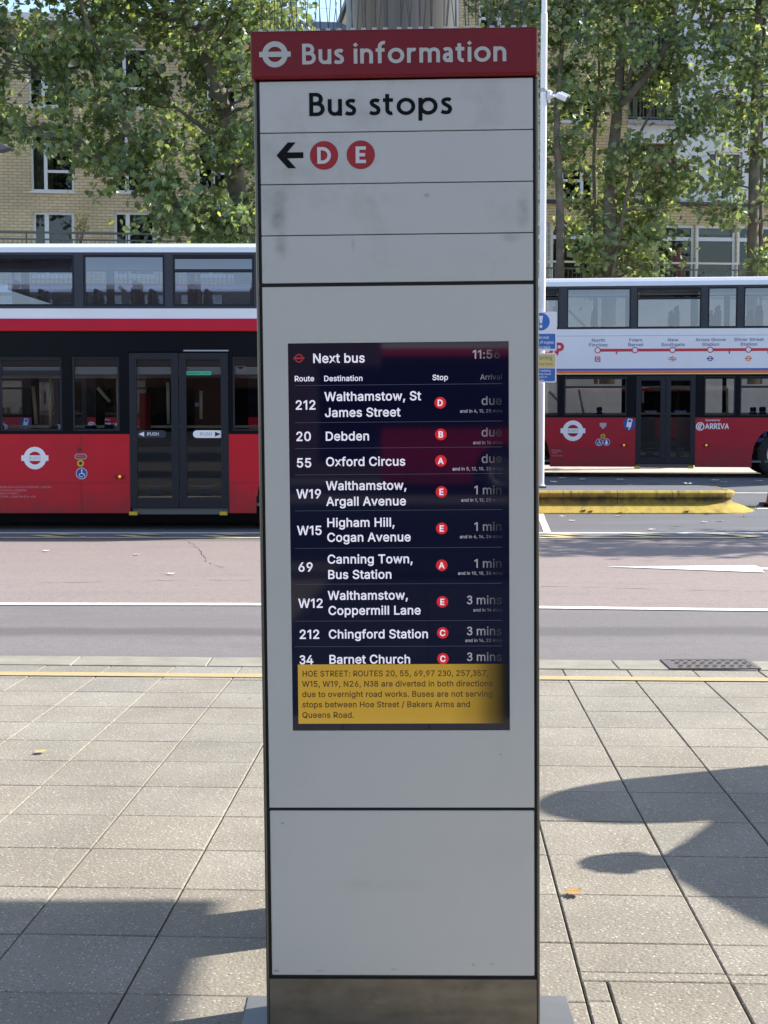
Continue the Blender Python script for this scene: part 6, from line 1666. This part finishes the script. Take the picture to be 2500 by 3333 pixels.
def leaf_tints(n, r, warm=.0):
    k = r.random(n); v = r.uniform(.65, 1.35, n)[:, None]
    dark = np.array((.128, .165, .062)); mid = np.array((.205, .248, .085)); yel = np.array((.30, .31, .060)); br_ = np.array((.16, .10, .05))
    blue = np.array((.155, .205, .095))
    c = np.where(k[:, None] < .34, dark, np.where(k[:, None] < .70 - warm, mid, np.where(k[:, None] < .88 - warm * .6, blue, np.where(k[:, None] < .97, yel, br_))))
    c = c * v
    return (c * .80 + c.mean(1, keepdims=True) * .22) * 1.22 * np.array((.90, 1.0, .96))
def branch_path(p0, p1, r, n=7, wob=.12, sag=0.0):
    L_ = (p1 - p0).length
    out = []
    for i in range(n + 1):
        t = i / n
        p = p0.lerp(p1, t)
        if 0 < i < n: p += Vector((r.uniform(-1, 1), r.uniform(-1, 1), r.uniform(-1, 1))) * wob * L_ * .25
        p.z += math.sin(t * math.pi) * sag * L_
        out.append(p)
    return out
def make_tree(name, label, trunks, clusters, seed, group, leaf_size=(.10, .19), twigs=11, per=8, limb_from=.35):
    """trunks: list of (points, radii) in world space; clusters: list of (Vector, radius, weight)"""
    r = random.Random(seed); rn = np.random.default_rng(seed)
    base = trunks[0][0][0]
    t = thing(name, label, 'tree', base, group=group)
    for i, (pts, rad) in enumerate(trunks):
        sm, rs = [], []
        for k in range(len(pts) - 1):
            a, b_, c, d = pts[max(k - 1, 0)], pts[k], pts[k + 1], pts[min(k + 2, len(pts) - 1)]
            for q in range(5):
                u = q / 5
                sm.append(.5 * (2 * b_ + (c - a) * u + (2 * a - 5 * b_ + 4 * c - d) * u * u + (3 * b_ - a - 3 * c + d) * u ** 3) - base)
                rs.append((rad[k] + (rad[k + 1] - rad[k]) * u) * r.uniform(.93, 1.07))
        sm.append(pts[-1] - base); rs.append(rad[-1])
        MB().tube(sm, rs, 12).build('trunk' if i == 0 else 'limb', 'bark', t, smooth=True)
    nodes = [(p, rad[i] if i < len(rad) else .03) for pts, rad in trunks for i, p in list(enumerate(pts))[1:]]
    dense = []
    for pts, rad in trunks:
        for k in range(len(pts) - 1):
            for q in range(6): dense.append((pts[k].lerp(pts[k + 1], q / 6), rad[k] + (rad[k + 1] - rad[k]) * q / 6))
    zmin = min(c.z for c, _, _ in clusters)
    tb = MB()
    pos, nrm = [], []
    for (c, rad, wgt) in clusters:
        best = min(dense, key=lambda d_: (d_[0] - c).length + max(0, d_[0].z - c.z) * 1.2 + (4 if d_[0].z < zmin - .5 else 0))
        pth = branch_path(best[0] - base, c - base, r, 6, .16, .06)
        r0 = min(best[1] * .55, .018 + .012 * (c - best[0]).length)
        tb.tube(pth, [r0 * (1 - .78 * i / 6) for i in range(7)], 5, cap=False)
        for w in range(max(2, int(twigs * wgt))):
            g = Vector((r.gauss(0, 1), r.gauss(0, 1), r.gauss(0, .8))) * rad * .62
            tip = c + g
            start = pth[4] + base
            tb.tube([start - base, (start.lerp(tip, .5) + Vector((0, 0, .08)) - base), tip - base], [.008, .006, .003], 3, cap=False)
            up_ = Vector((g.x, g.y - .25, g.z + .55)).normalized() if g.length > .01 else Vector((0, 0, 1))
            for q in range(per):
                u = r.random()
                p = start.lerp(tip, .35 + .65 * u) + Vector((r.gauss(0, 1), r.gauss(0, 1), r.gauss(0, 1))) * .16
                pos.append(p - base)
                nrm.append(up_ * .8 + Vector((r.gauss(0, .75), r.gauss(0, .75), r.gauss(0, .75))))
    tb.build('branches', 'bark', t, smooth=True).name = 'limb'
    n = len(pos)
    sz = np.array([r.uniform(*leaf_size) for _ in range(n)])
    leaf_mesh('crown', np.array([tuple(p) for p in pos]), np.array([tuple(q) for q in nrm]), sz, leaf_tints(n, rn), t, rn)
    return t
rc_ = random.Random(21)
def trunk_px(pts, Y, rads, wob=.0):
    out = []
    for i, (x, y) in enumerate(pts):
        out.append(at_y(x, y, Y + (wob * i if not callable(wob) else wob(i))))
    return out, rads
# left plane tree: mostly hidden trunk beside the totem, one big bough reaching left
Yl = 34.5
T0 = trunk_px([(806, 1300), (800, 900), (790, 720), (762, 560), (735, 380), (680, 210), (617, 90), (575, -20), (540, -200)], Yl, [.28, .26, .24, .21, .18, .15, .12, .10, .05], .06)
T1 = trunk_px([(790, 760), (720, 738), (643, 728), (570, 668), (500, 622), (462, 575), (440, 553), (373, 539), (300, 500)], Yl, [.20, .19, .175, .165, .16, .15, .13, .085, .04], -.12)
T2 = trunk_px([(462, 575), (450, 500), (408, 400), (357, 243), (316, 171), (280, 60), (240, -80)], Yl - .6, [.11, .10, .09, .075, .06, .045, .03], -.1)
T3 = trunk_px([(357, 243), (290, 216), (220, 225), (130, 240)], Yl - .9, [.05, .045, .035, .02])
T4 = trunk_px([(735, 380), (690, 430), (640, 400), (560, 340)], Yl + .1, [.07, .06, .05, .03])
cl = []
def dens_left(x, y):
    if y > 790: return 0
    lim = 440 + .5 * (x - 0) if x < 330 else (605 + (x - 330) * .9)
    if x < 110: lim = 430 + max(0, x) * .35
    if y > lim: return 0
    d = 1.0
    for (hx, hy, rx_, ry_, f) in ((215, 375, 60, 42, .12), (470, 590, 75, 40, .05), (480, 330, 50, 35, .45), (620, 400, 80, 40, .35), (205, 620, 150, 60, 0), (60, 300, 55, 35, .45), (40, 215, 50, 40, .4), (400, 640, 110, 70, .0),
                                  (160, 300, 55, 45, .45), (430, 210, 60, 55, .5), (130, 20, 120, 26, .35), (520, 45, 90, 30, .3), (700, 110, 70, 30, .5), (740, 560, 60, 40, .5)):
        q = ((x - hx) / rx_) ** 2 + ((y - hy) / ry_) ** 2
        if q < 1: d *= f
    return d
tries = 0
while len(cl) < 205 and tries < 9000:
    tries += 1
    x, y = rc_.uniform(-260, 1000), rc_.uniform(-330, 770)
    if rc_.random() > dens_left(x, y): continue
    if any((x - u) ** 2 + (y - v) ** 2 < 29 ** 2 for u, v in [q[3] for q in cl]): continue
    Y = Yl + rc_.uniform(-2.2, 2.6)
    cl.append((at_y(x, y, Y), rc_.uniform(.42, .72), rc_.uniform(.55, 1.15), (x, y)))
for x, y in ((440, 545), (400, 555), (470, 620), (520, 600), (540, 680), (600, 640), (610, 720), (660, 690), (680, 760), (720, 700), (480, 520), (560, 610), (740, 740), (350, 520)):
    cl.append((at_y(x + rc_.uniform(-14, 14), y + rc_.uniform(-14, 14), Yl - rc_.uniform(1.0, 2.0)), rc_.uniform(.30, .45), .6, (x, y)))
make_tree('plane_tree', 'large spreading plane tree with a heavy bough over the left bus', [T0, T1, T2, T3, T4], [c[:3] for c in cl], 5, 'plane trees in front of the flats', twigs=12, per=10)
# right trees
C2 = lambda x, y: (1700 + x * .4822, y * .4822)
dense = [(1830, 60), (1900, 140), (1795, 130), (1960, 60), (2050, 90), (2130, 50), (1850, 220), (1930, 260), (1800, 250), (2010, 190), (2085, 165), (2150, 225), (1820, 350), (1885, 330), (1850, 440), (1790, 490), (1870, 505), (1935, 400),
         (2060, 290), (2150, 330), (2235, 150), (2285, 30), (2360, 50), (2440, 40), (2250, 265), (2330, 230), (2400, 140), (2452, 120), (2200, 345), (2285, 345), (2385, 290), (2445, 240), (2485, 310), (2362, 385), (2425, 420), (2280, 400),
         (2180, 510), (2085, 545), (2120, 615), (2040, 630), (2000, 700), (2100, 715), (1965, 715), (2175, 640), (2230, 590), (2160, 560), (2280, 545), (2040, 800), (1960, 800), (1905, 830), (1880, 760), (2085, 830), (2120, 780), (1935, 880),
         (2490, 640), (2492, 790), (2485, 860), (2310, 690), (2400, 690), (2335, 610), (2445, 500), (1780, 60), (1880, 20), (2010, 20), (2200, 60), (2180, 130), (2020, 860), (2100, 880), (1990, 560), (2030, 490), (2120, 470), (2350, 150), (2490, 150), (2490, 30), (2320, 320), (2240, 420), (2360, 560), (1830, 560), (1800, 400),
         (2090, 770), (2160, 700), (2060, 700), (2010, 770), (2125, 870), (1950, 560), (1900, 640), (1835, 290), (1965, 330), (2110, 250), (2300, 110), (2420, 340), (2200, 230), (1990, 110)]
Yr = 37.5
trees_r = [
    ('thin_plane_tree', 'thin straight young tree nearest the white post, leaves from mid height', [trunk_px([(1826, 1250), (1824, 900), (1823, 700), (1818, 560), (1812, 430), (1822, 250), (1835, 60), (1840, -150)], Yr - .6, [.11, .105, .10, .09, .08, .06, .045, .02], .02)]),
    ('slender_sapling', 'slender dark sapling between the brick windows right of the thin tree', [trunk_px([(1940, 1250), (1938, 900), (1936, 650), (1934, 500), (1940, 370), (1950, 250), (1945, 80)], Yr + .3, [.06, .055, .05, .045, .04, .03, .015], .02)]),
    ('leaning_plane_tree', 'forked plane tree leaning right across the white rendered wall', [trunk_px([(1976, 1250), (1985, 850), (1988, 620), (1998, 480), (2012, 330), (2022, 150), (2030, -20), (2040, -200)], Yr, [.20, .18, .165, .15, .13, .10, .07, .04], .03),
        trunk_px([(2012, 345), (2075, 280), (2125, 220), (2190, 120), (2245, 60), (2290, -30)], Yr - .1, [.11, .10, .09, .075, .055, .03], -.06), trunk_px([(2190, 120), (2230, 72), (2268, 70), (2330, 75)], Yr - .4, [.05, .045, .035, .02]), trunk_px([(2040, 300), (2060, 210), (2100, 170)], Yr - .1, [.06, .05, .03]),
        trunk_px([(1990, 900), (2040, 640), (2075, 460), (2110, 380), (2118, 330)], Yr - .5, [.05, .045, .04, .03, .02]), trunk_px([(2060, 640), (2140, 500), (2240, 425), (2310, 372)], Yr - .3, [.045, .04, .03, .02])]),
    ('tall_plane_tree', 'tall straight plane tree with twin dark stems at the right edge', [trunk_px([(2452, 1250), (2450, 880), (2452, 700), (2456, 540), (2460, 380), (2464, 200), (2470, 40), (2480, -180)], Yr - .2, [.15, .145, .14, .13, .125, .11, .09, .05], .02),
        trunk_px([(2470, 1250), (2472, 900), (2474, 680), (2475, 460), (2478, 250), (2490, 60)], Yr + .1, [.09, .085, .08, .07, .06, .04], .02)]),
]
buckets = [[], [], [], []]
for (x, y) in dense:
    k_ = 0 if x < 1885 else (1 if x < 1965 and y > 60 else (2 if x < 2315 - max(0, y - 450) * .0 else 3))
    if x > 2315: k_ = 3
    for _ in range(1):
        Y = Yr + rc_.uniform(-1.6, 1.8)
        buckets[k_].append((at_y(x + rc_.uniform(-12, 12), y + rc_.uniform(-12, 12), Y), rc_.uniform(.36, .60), rc_.uniform(.7, 1.15)))
for x in range(1760, 2800, 62):                # the crowns go on above and beside the view
    for y in range(-330, 0, 62):
        k_ = 0 if x < 1885 else (1 if x < 1965 else (2 if x < 2315 else 3))
        if rc_.random() < .8: buckets[k_].append((at_y(x + rc_.uniform(-25, 25), y + rc_.uniform(-25, 25), Yr + rc_.uniform(-1.6, 1.8)), .55, .8))
for y in range(40, 900, 75):
    for x in (2560, 2640):
        if rc_.random() < .8: buckets[3].append((at_y(x + rc_.uniform(-20, 20), y, Yr + rc_.uniform(-1.2, 1.2)), .5, .8))
for x, y in ((980, 60), (1090, 30), (1180, -20), (1560, 40), (1650, 20), (1700, 90), (1500, -40), (1620, -90), (1730, -40)):
    buckets[0].append((at_y(x, y, Yr + rc_.uniform(-1, 1)), .5, 1.0)) if x > 1400 else None
for i, ((nm, lb, tr), bk) in enumerate(zip(trees_r, buckets)):
    make_tree(nm, lb, tr, bk, 31 + i, 'plane trees in front of the flats', twigs=12, per=10, leaf_size=(.10, .18))
# a plane tree out of view on the right, whose shadow streaks the carriageway
cs = []
for _ in range(60):
    a, h, q = rc_.uniform(0, 6.28), rc_.uniform(4.2, 8.6), rc_.uniform(.3, 1) ** .5
    rr2 = 2.6 * math.sin((h - 3.6) / 5.6 * math.pi) * q
    cs.append((Vector((13.2 + rr2 * math.cos(a), 22.9 + .8 * rr2 * math.sin(a), h)), .5, .8))
make_tree('roadside_plane_tree', 'roadside plane tree beyond the right edge that throws leafy shade on the road', [([Vector((13.2, 22.9, -.05)), Vector((13.2, 22.95, 2)), Vector((13.3, 22.9, 4.2)), Vector((13.15, 22.8, 6.4)), Vector((13.2, 22.9, 8.4))], [.2, .17, .14, .09, .03])], cs, 77, 'plane trees in front of the flats')
# small pale shrub on the terrace
sh = thing('terrace_shrub', 'small pale leaved shrub on the terrace beside the lowest window', 'shrub', tuple(at_y(262, 790, 39.0)))
bb = Vector(sh.location); rn = np.random.default_rng(9)
pp = np.array([tuple(at_y(rn.uniform(245, 290), rn.uniform(695, 752), 39 + rn.uniform(-.15, .15)) - bb) for _ in range(90)])
leaf_mesh('foliage', pp, rn.normal(size=(90, 3)), rn.uniform(.05, .09, 90), np.tile((.42, .38, .22), (90, 1)) * rn.uniform(.7, 1.2, (90, 1)), sh, rn)
sb2 = MB()
for i in range(6): sb2.tube([(0, 0, -.1), (pp[i * 9][0] * .5, 0, .25), tuple(pp[i * 9])], [.012, .009, .004], 5)
sb2.build('stem', 'bark', sh)

# ------------------------------------------------------------------ fallen leaves
def fallen(x, y, zf, size, col, label, group, seed, curl=.3, mname='dry_leaf'):
    p = ground(x, y, zf(ground(x, y, 0).y) if callable(zf) else zf)
    rr_ = random.Random(seed)
    a = rr_.uniform(0, 6.28)
    b = MB()
    pts = []
    for u, v in LEAF:
        z = .004 + abs(u) * curl * .5 + (v * v) * curl * .8
        pts.append(((u * math.cos(a) - v * math.sin(a)) * size, (u * math.sin(a) + v * math.cos(a)) * size, z * size + .003))
    b.face(pts[0:9]); b.face([pts[8]] + pts[9:16] + [pts[0]])
    key = 'fl%d' % (int(col[0] * 100) * 1000 + int(col[1] * 100))
    if key not in M: M[key] = mat(mname, col, .7, var=.2, scale=30)
    o = b.build('fallen_leaf', key, None, loc=(p.x, p.y, p.z + .004))
    return tag(o, label, 'leaf', group)
fallen(130, 2451, .002, .062, (.62, .46, .16), 'small yellow leaf lying on the paving far left', None, 1, .35)
fallen(1862, 2914, .002, .066, (.48, .28, .10), 'curled orange leaf on the paving right of the totem', None, 8, .55)
for i, (x, y) in enumerate(((1903, 1662), (1925, 1664), (2025, 1667), (2240, 1664), (2310, 1670))):
    fallen(x, y, gz, .10, (.52, .36, .20), 'small brown leaf lying along the foot of the yellow kerb', 'fallen leaves by the yellow kerb', 20 + i, .5)
for i, (x, y) in enumerate(((1862, 1697), (2120, 1726), (2295, 1702), (2345, 1697), (1830, 1683), (2010, 1681), (2420, 1684))):
    fallen(x, y, gz, .11, (.52, .47, .40), 'small pale leaf lying on the grey road in front of the yellow kerb', 'fallen leaves in front of the yellow kerb', 40 + i, .4)
for i, (x, y) in enumerate(((1895, 1563), (2019, 1564), (2126, 1567), (1830, 1559), (2240, 1577), (2328, 1566), (1928, 1585), (2355, 1572), (2470, 1568), (1802, 1571), (2063, 1583))):
    fallen(x, y, gz, .16, (.55, .52, .46), 'pale leaf lying on the shaded road between the kerb and the right bus', 'fallen leaves near the right bus', 60 + i, .5)
for i, (x, y) in enumerate(((268, 1750), (556, 1870), (445, 1807), (150, 1795))):
    fallen(x, y, -.012, .085, (.62, .58, .50), 'tiny pale leaf lying on the pinkish bus lane left of the totem', 'fallen leaves on the bus lane', 80 + i, .3)
lp = ground(2443, 1660, gz(24.9))
tw = MB(); rr_ = random.Random(5)
for i in range(26):
    a = rr_.uniform(0, 6.28); x, y = rr_.gauss(0, .09), rr_.gauss(0, .12); l_ = rr_.uniform(.04, .1)
    tw.tube([(x, y, .008), (x + l_ * math.cos(a), y + l_ * math.sin(a), rr_.uniform(.015, .07))], [.006, .003], 4)
tag(tw.build('twig_litter', 'bark', None, loc=(lp.x, lp.y, gz(lp.y))), 'small dark heap of twigs and litter right of the yellow island', 'litter')

# ------------------------------------------------------------------ street lamp at the left edge
M['lampgrey'] = mat('lamp_grey', (.10, .10, .105), .5)
lh = at_y(5, 478, 27.0)
lpx = lh.x - 2.6
lt_ = thing('street_lamp', 'dark grey street lamp whose flat head pokes in at the left edge', 'street lamp', (lpx, 27.0, gz(27)))
hz = lh.z - gz(27)
MB().tube([(0, 0, 0), (0, 0, 1.2), (0, 0, hz - .1), (.15, 0, hz + .05), (1.9, 0, hz + .06)], [.09, .085, .06, .05, .04], 14).build('pole', 'lampgrey', lt_, smooth=True)
b = MB(); b.prism_y([(1.85, hz + .09), (2.2, hz + .12), (2.65, hz + .03), (2.80, hz - .035), (2.58, hz - .095), (1.85, hz - .02)], -.14, .14); hd_ = b.build('lamp_head', 'lampgrey', lt_, bevel=.02)
MB().box(2.1, 2.55, -.1, .1, hz - .115, hz - .09).build('lens', 'decal_grey', hd_)

# ------------------------------------------------------------------ people
M['skin'] = mat('skin', (.30, .17, .115), .55)
M['hair'] = mat('dark_hair', (.012, .010, .010), .6)
M['eye'] = mat('eye_dark', (.02, .015, .012), .3)
M['lip'] = mat('lips', (.28, .09, .08), .5)
M['top_brown'] = mat('brown_top', (.14, .065, .055), .85)
M['jacket_grey'] = mat('grey_jacket', (.07, .075, .085), .85)
M['trouser'] = mat('dark_trousers', (.03, .032, .045), .85)
def skin_obj(name, verts, edges, radii, m, parent, root=0, sub=2):
    me = bpy.data.meshes.new(name); me.from_pydata(verts, edges, []); me.update()
    me.materials.append(M[m])
    o = bpy.data.objects.new(name, me); COL.objects.link(o); o.parent = parent
    o.modifiers.new('skin', 'SKIN')
    sv = me.skin_vertices[0].data
    for i, r_ in enumerate(radii):
        sv[i].radius = r_ if isinstance(r_, tuple) else (r_, r_)
        sv[i].use_root = (i == root)
    s = o.modifiers.new('subdivision', 'SUBSURF'); s.levels = sub; s.render_levels = sub
    for md in o.modifiers:
        if md.type == 'SKIN': md.use_smooth_shade = True
    return o
def person(label, loc, heading, H=1.68, arms='down', top='top_brown', long_hair=True):
    """standing figure, facing -Y before turning"""
    t = thing('person', label, 'person', loc, (0, 0, heading))
    k = H / 1.70
    V, E, Rd = [], [], []
    def v(x, y, z, r, link=None):
        V.append((x * k, y * k, z * k)); Rd.append(tuple(q * k for q in r) if isinstance(r, tuple) else r * k)
        if link is not None: E.append((link, len(V) - 1))
        return len(V) - 1
    pel = v(0, 0, .92, (.155, .11))
    wai = v(0, -.005, 1.08, (.13, .095), pel); chest = v(0, 0, 1.28, (.155, .11), wai); nb_ = v(0, .005, 1.43, (.075, .07), chest)
    neck = v(0, 0, 1.48, .052, nb_); hd0 = v(0, -.012, 1.55, (.072, .086), neck); hd1 = v(0, -.006, 1.62, (.086, .105), hd0); v(0, 0, 1.675, (.070, .085), hd1)
    for s in (-1, 1):
        hip = v(s * .09, 0, .84, .092, pel); kn = v(s * .095, -.012, .47, .062, hip); an = v(s * .095, .01, .085, .04, kn); v(s * .105, -.13, .035, .034, an)
        sh_ = v(s * .165, .005, 1.385, .062, chest)
        if arms == 'down':
            el = v(s * .215, .02, 1.10, .043, sh_); wr = v(s * .215, -.05, .86, .027, el); pa = v(s * .210, -.065, .79, (.022, .036), wr)
            for q, (dx, dl) in enumerate(((-.030, .075), (-.010, .088), (.010, .082), (.028, .066))):
                f1 = v(s * .205, -.070 + dx, .74, .0085, pa); v(s * .195, -.078 + dx, .74 - dl, .0075, f1)
            th1 = v(s * .200, -.100, .785, .0095, wr); v(s * .192, -.118, .745, .008, th1)
        else:
            el = v(s * .20, -.06, 1.12, .043, sh_); wr = v(s * .10, -.20, 1.06, .027, el); pa = v(s * .06, -.23, 1.07, (.03, .022), wr)
            for q in range(4):
                f1 = v(s * .02, -.245, 1.095 - q * .019, .0085, pa); v(-s * .015, -.235, 1.09 - q * .019, .0075, f1)
            th1 = v(s * .055, -.235, 1.115, .0095, wr); v(s * .03, -.245, 1.135, .008, th1)
    skin_obj('body', V, E, Rd, 'skin', t)
    # clothes follow the body
    V, E, Rd = [], [], []
    a = v(0, 0, .70, (.20, .150)); a = v(0, 0, .86, (.200, .152), a); b_ = v(0, -.005, 1.06, (.188, .150), a); c = v(0, 0, 1.26, (.200, .156), b_); d_ = v(0, 0, 1.38, (.165, .135), c); v(0, .008, 1.455, (.088, .086), d_)
    for s in (-1, 1):
        q = v(s * .168, .005, 1.375, .088, c)
        if arms == 'down': e1 = v(s * .217, .02, 1.10, .062, q); v(s * .216, -.045, .88, .046, e1)
        else: e1 = v(s * .202, -.06, 1.12, .062, q); v(s * .118, -.185, 1.065, .046, e1)
    skin_obj('top', V, E, Rd, top, t)
    V, E, Rd = [], [], []
    a = v(0, 0, .98, (.150, .112)); a = v(0, 0, .90, (.160, .122), a)
    for s in (-1, 1): h_ = v(s * .09, 0, .80, .110, a); n_ = v(s * .095, -.012, .47, .082, h_); v(s * .095, .01, .06, .068, n_)
    skin_obj('trousers', V, E, Rd, 'trouser', t)
    for s in (-1, 1):
        sh = MB(); pr = [(-.045, .085), (-.05, -.02), (-.048, -.11), (-.03, -.165), (0, -.178), (.03, -.165), (.048, -.11), (.05, -.02), (.045, .085)]
        sh.prism_z([((x + s * .10) * k, y * k) for x, y in pr], .0, .03 * k); sh.prism_z([((x * .88 + s * .10) * k, y * .9 * k) for x, y in pr], .0302 * k, .085 * k)
        sh.build('shoe', 'hair', t, bevel=.012)
    # hair: a cap that follows the skull, lower at the back than at the brow
    hs = 1.0 if long_hair else 1.28  # short hair enlarged to widen the cast shadow
    hb_ = MB(); na, nr_ = 28, 9
    hc = (0, .012, 1.618)
    for i in range(nr_ + 1):
        for j in range(na):
            az = 2 * math.pi * j / na
            back = .5 + .5 * math.sin(az)      # 1 at the nape, 0 at the brow
            ph = (52 + 78 * back ** .75) * i / nr_
            wv = 1 + .05 * math.sin(az * 7 + i)
            rr = math.sin(R(ph))
            hb_.v.append(((hc[0] + .093 * hs * rr * math.cos(az) * wv) * k, (hc[1] + .112 * hs * rr * math.sin(az) * wv) * k, (hc[2] + .098 * hs * math.cos(R(ph)) * wv) * k))
    for i in range(nr_):
        for j in range(na):
            q = i * na + j; q2 = i * na + (j + 1) % na
            hb_.f.append((q, q + na, q2 + na, q2)); hb_.m.append(0)
    if long_hair:
        for x, y, r_ in ((-.075, .015, .026), (-.05, .055, .032), (0, .072, .036), (.05, .055, .032), (.075, .015, .026)):
            hb_.tube([(x * k, y * k, 1.64 * k), (x * 1.05 * k, (y + .01) * k, 1.52 * k), (x * 1.15 * k, (y + .035) * k, 1.42 * k), (x * 1.1 * k, (y + .045) * k, 1.32 * k)], [r_, r_ * 1.1, r_ * 1.05, .008], 10)
    hb_.build('hair', 'hair', t, smooth=True)
    for s in (-1, 1): MB().lathe([(0, -.012), (.022, -.008), (.028, .0), (.020, .008), (0, .010)], (s * .078 * k, .0, 1.585 * k), 'x', 12).build('ear', 'skin', t, smooth=True)
    fb_ = MB()
    for s in (-1, 1): fb_.lathe([(0, -.008), (.011, -.004), (.011, .004), (0, .008)], (s * .031 * k, -.092 * k, 1.597 * k), 'y', 10)
    fb_.build('eyes', 'eye', t).name = 'eye'
    V, E, Rd = [], [], []
    a = v(0, -.095, 1.595, .009); v(0, -.115, 1.555, .014, a)
    skin_obj('nose', V, E, Rd, 'skin', t, sub=1)
    MB().box(-.024 * k, .024 * k, -.094 * k, -.080 * k, 1.520 * k, 1.531 * k).build('mouth', 'lip', t, bevel=.004)
    return t
wp = at_y(2212, 832, 41.6)
person('woman with long dark hair and a brown top standing behind the terrace rail', (wp.x, wp.y, tz), R(4), H=max(1.5, min(1.75, (at_y(2212, 813, 41.6).z - tz))), arms='fold')
# ------------------------------------------------------------------ unseen shadow casters added on the right, shaped to shade the paving
def foot_of(px, py, h):
    p = ground(px, py); o = Vector((sd.x, sd.y)) * (h / sd.z)
    return p.x + o.x, p.y + o.y
fx_, fy_ = foot_of(1985, 2820, 1.72)  # unseen figure, added for its narrow shadow
person('person in dark clothes added out of view right to cast a shadow on the paving', (fx_, fy_, 0), R(60), H=1.72, top='jacket_grey', long_hair=False)
fx_, fy_ = foot_of(1768, 2643, 2.55)  # unseen board, made up to throw the oval shadow
bs = thing('shadow_board', 'tall round topped board added out of view on the right to cast an oval shadow', 'shadow board', (fx_, fy_, 0), (0, 0, -SUN_AZ))
pts = [(.36 * math.cos(R(a)), 1.85 + .62 + .0 + (.08 if 0 else 0) + (.32 * math.sin(R(a)) - .24)) for a in range(0, 181, 10)]
pts = [(.36, 1.35)] + [(.37 * math.cos(R(a)), 2.05 + .50 * math.sin(R(a))) for a in range(0, 181, 10)] + [(-.36, 1.35)]
MB().prism_y(pts, -.02, .02).build('board', 'decal', bs, bevel=.004)
MB().tube([(0, .07, 0), (0, .07, 2.3)], .045, 14).build('post', 'lampgrey', bs)
o1 = Vector((sd.x, sd.y)) * (2.56 / sd.z)  # unseen shelter, added with its roof following the shadow outline
shl = thing('shade_shelter', 'shelter added out of view right of the totem, roof cut to shade the paving', 'shelter', (1.35 + o1.x, 4.98 + o1.y, 0))
b = MB(); b.prism_z([(x - 1.35, y - 4.98) for x, y in ((1.31, 4.88), (1.13, 5.36), (1.15, 5.60), (1.24, 5.80), (1.42, 6.10), (1.47, 6.50), (1.75, 6.68), (4.9, 6.6), (4.9, 4.4), (1.85, 4.25), (1.45, 4.62))], 2.5, 2.62); b.build('roof', 'canopy', shl)
for q, (x, y) in enumerate(((.9, .3), (3.2, .3), (.9, 1.3), (3.2, 1.3))): MB().box(x - .04, x + .04, y - .04, y + .04, 0, 2.5).build('post', 'lampgrey', shl)
MB().box(.9, 3.2, 1.24, 1.25, .3, 2.2).build('back_pane', 'pane', shl)
MB().box(1.1, 3.0, .9, 1.15, .44, .48).build('bench', 'lampgrey', shl)
# building behind the viewer, mirrored in the bus glass and the screen
M['brick_dark'] = brick_mat('brown_brick', (.16, .085, .06), (.13, .07, .05), (.12, .1, .09))
sb3 = thing('station_building', 'low brown brick station building across the forecourt behind the viewer', 'building', (0, -31, 0))
hs = [(-24 + i * 4, -21.4 + i * 4, .3, 2.9) for i in range(12)]
b = MB(); b.wall(-26, 26, 0, 5.0, hs, 0, reveal=-.12); n = len(b.v); 
b.face([(-26, 0, 5), (26, 0, 5), (26, -8, 5), (-26, -8, 5)]); b.face([(-26, 0, 0), (-26, -8, 0), (-26, -8, 5), (-26, 0, 5)]); b.face([(26, 0, 0), (26, -8, 0), (26, -8, 5), (26, 0, 5)])
b.build('wall', 'brick_dark', sb3)
for h_ in hs:
    w = MB().frame(h_[0], h_[1], h_[2], h_[3], .07, -.12, -.05).build('window_frame', 'lampgrey', sb3)
    MB().rect(h_[0] + .07, h_[1] - .07, h_[2] + .07, h_[3] - .07, -.09).build('pane', 'pane', w)
MB().box(-25.9, 25.9, -2.1, -2.0, 0, 4.9).build('interior', 'room', sb3)
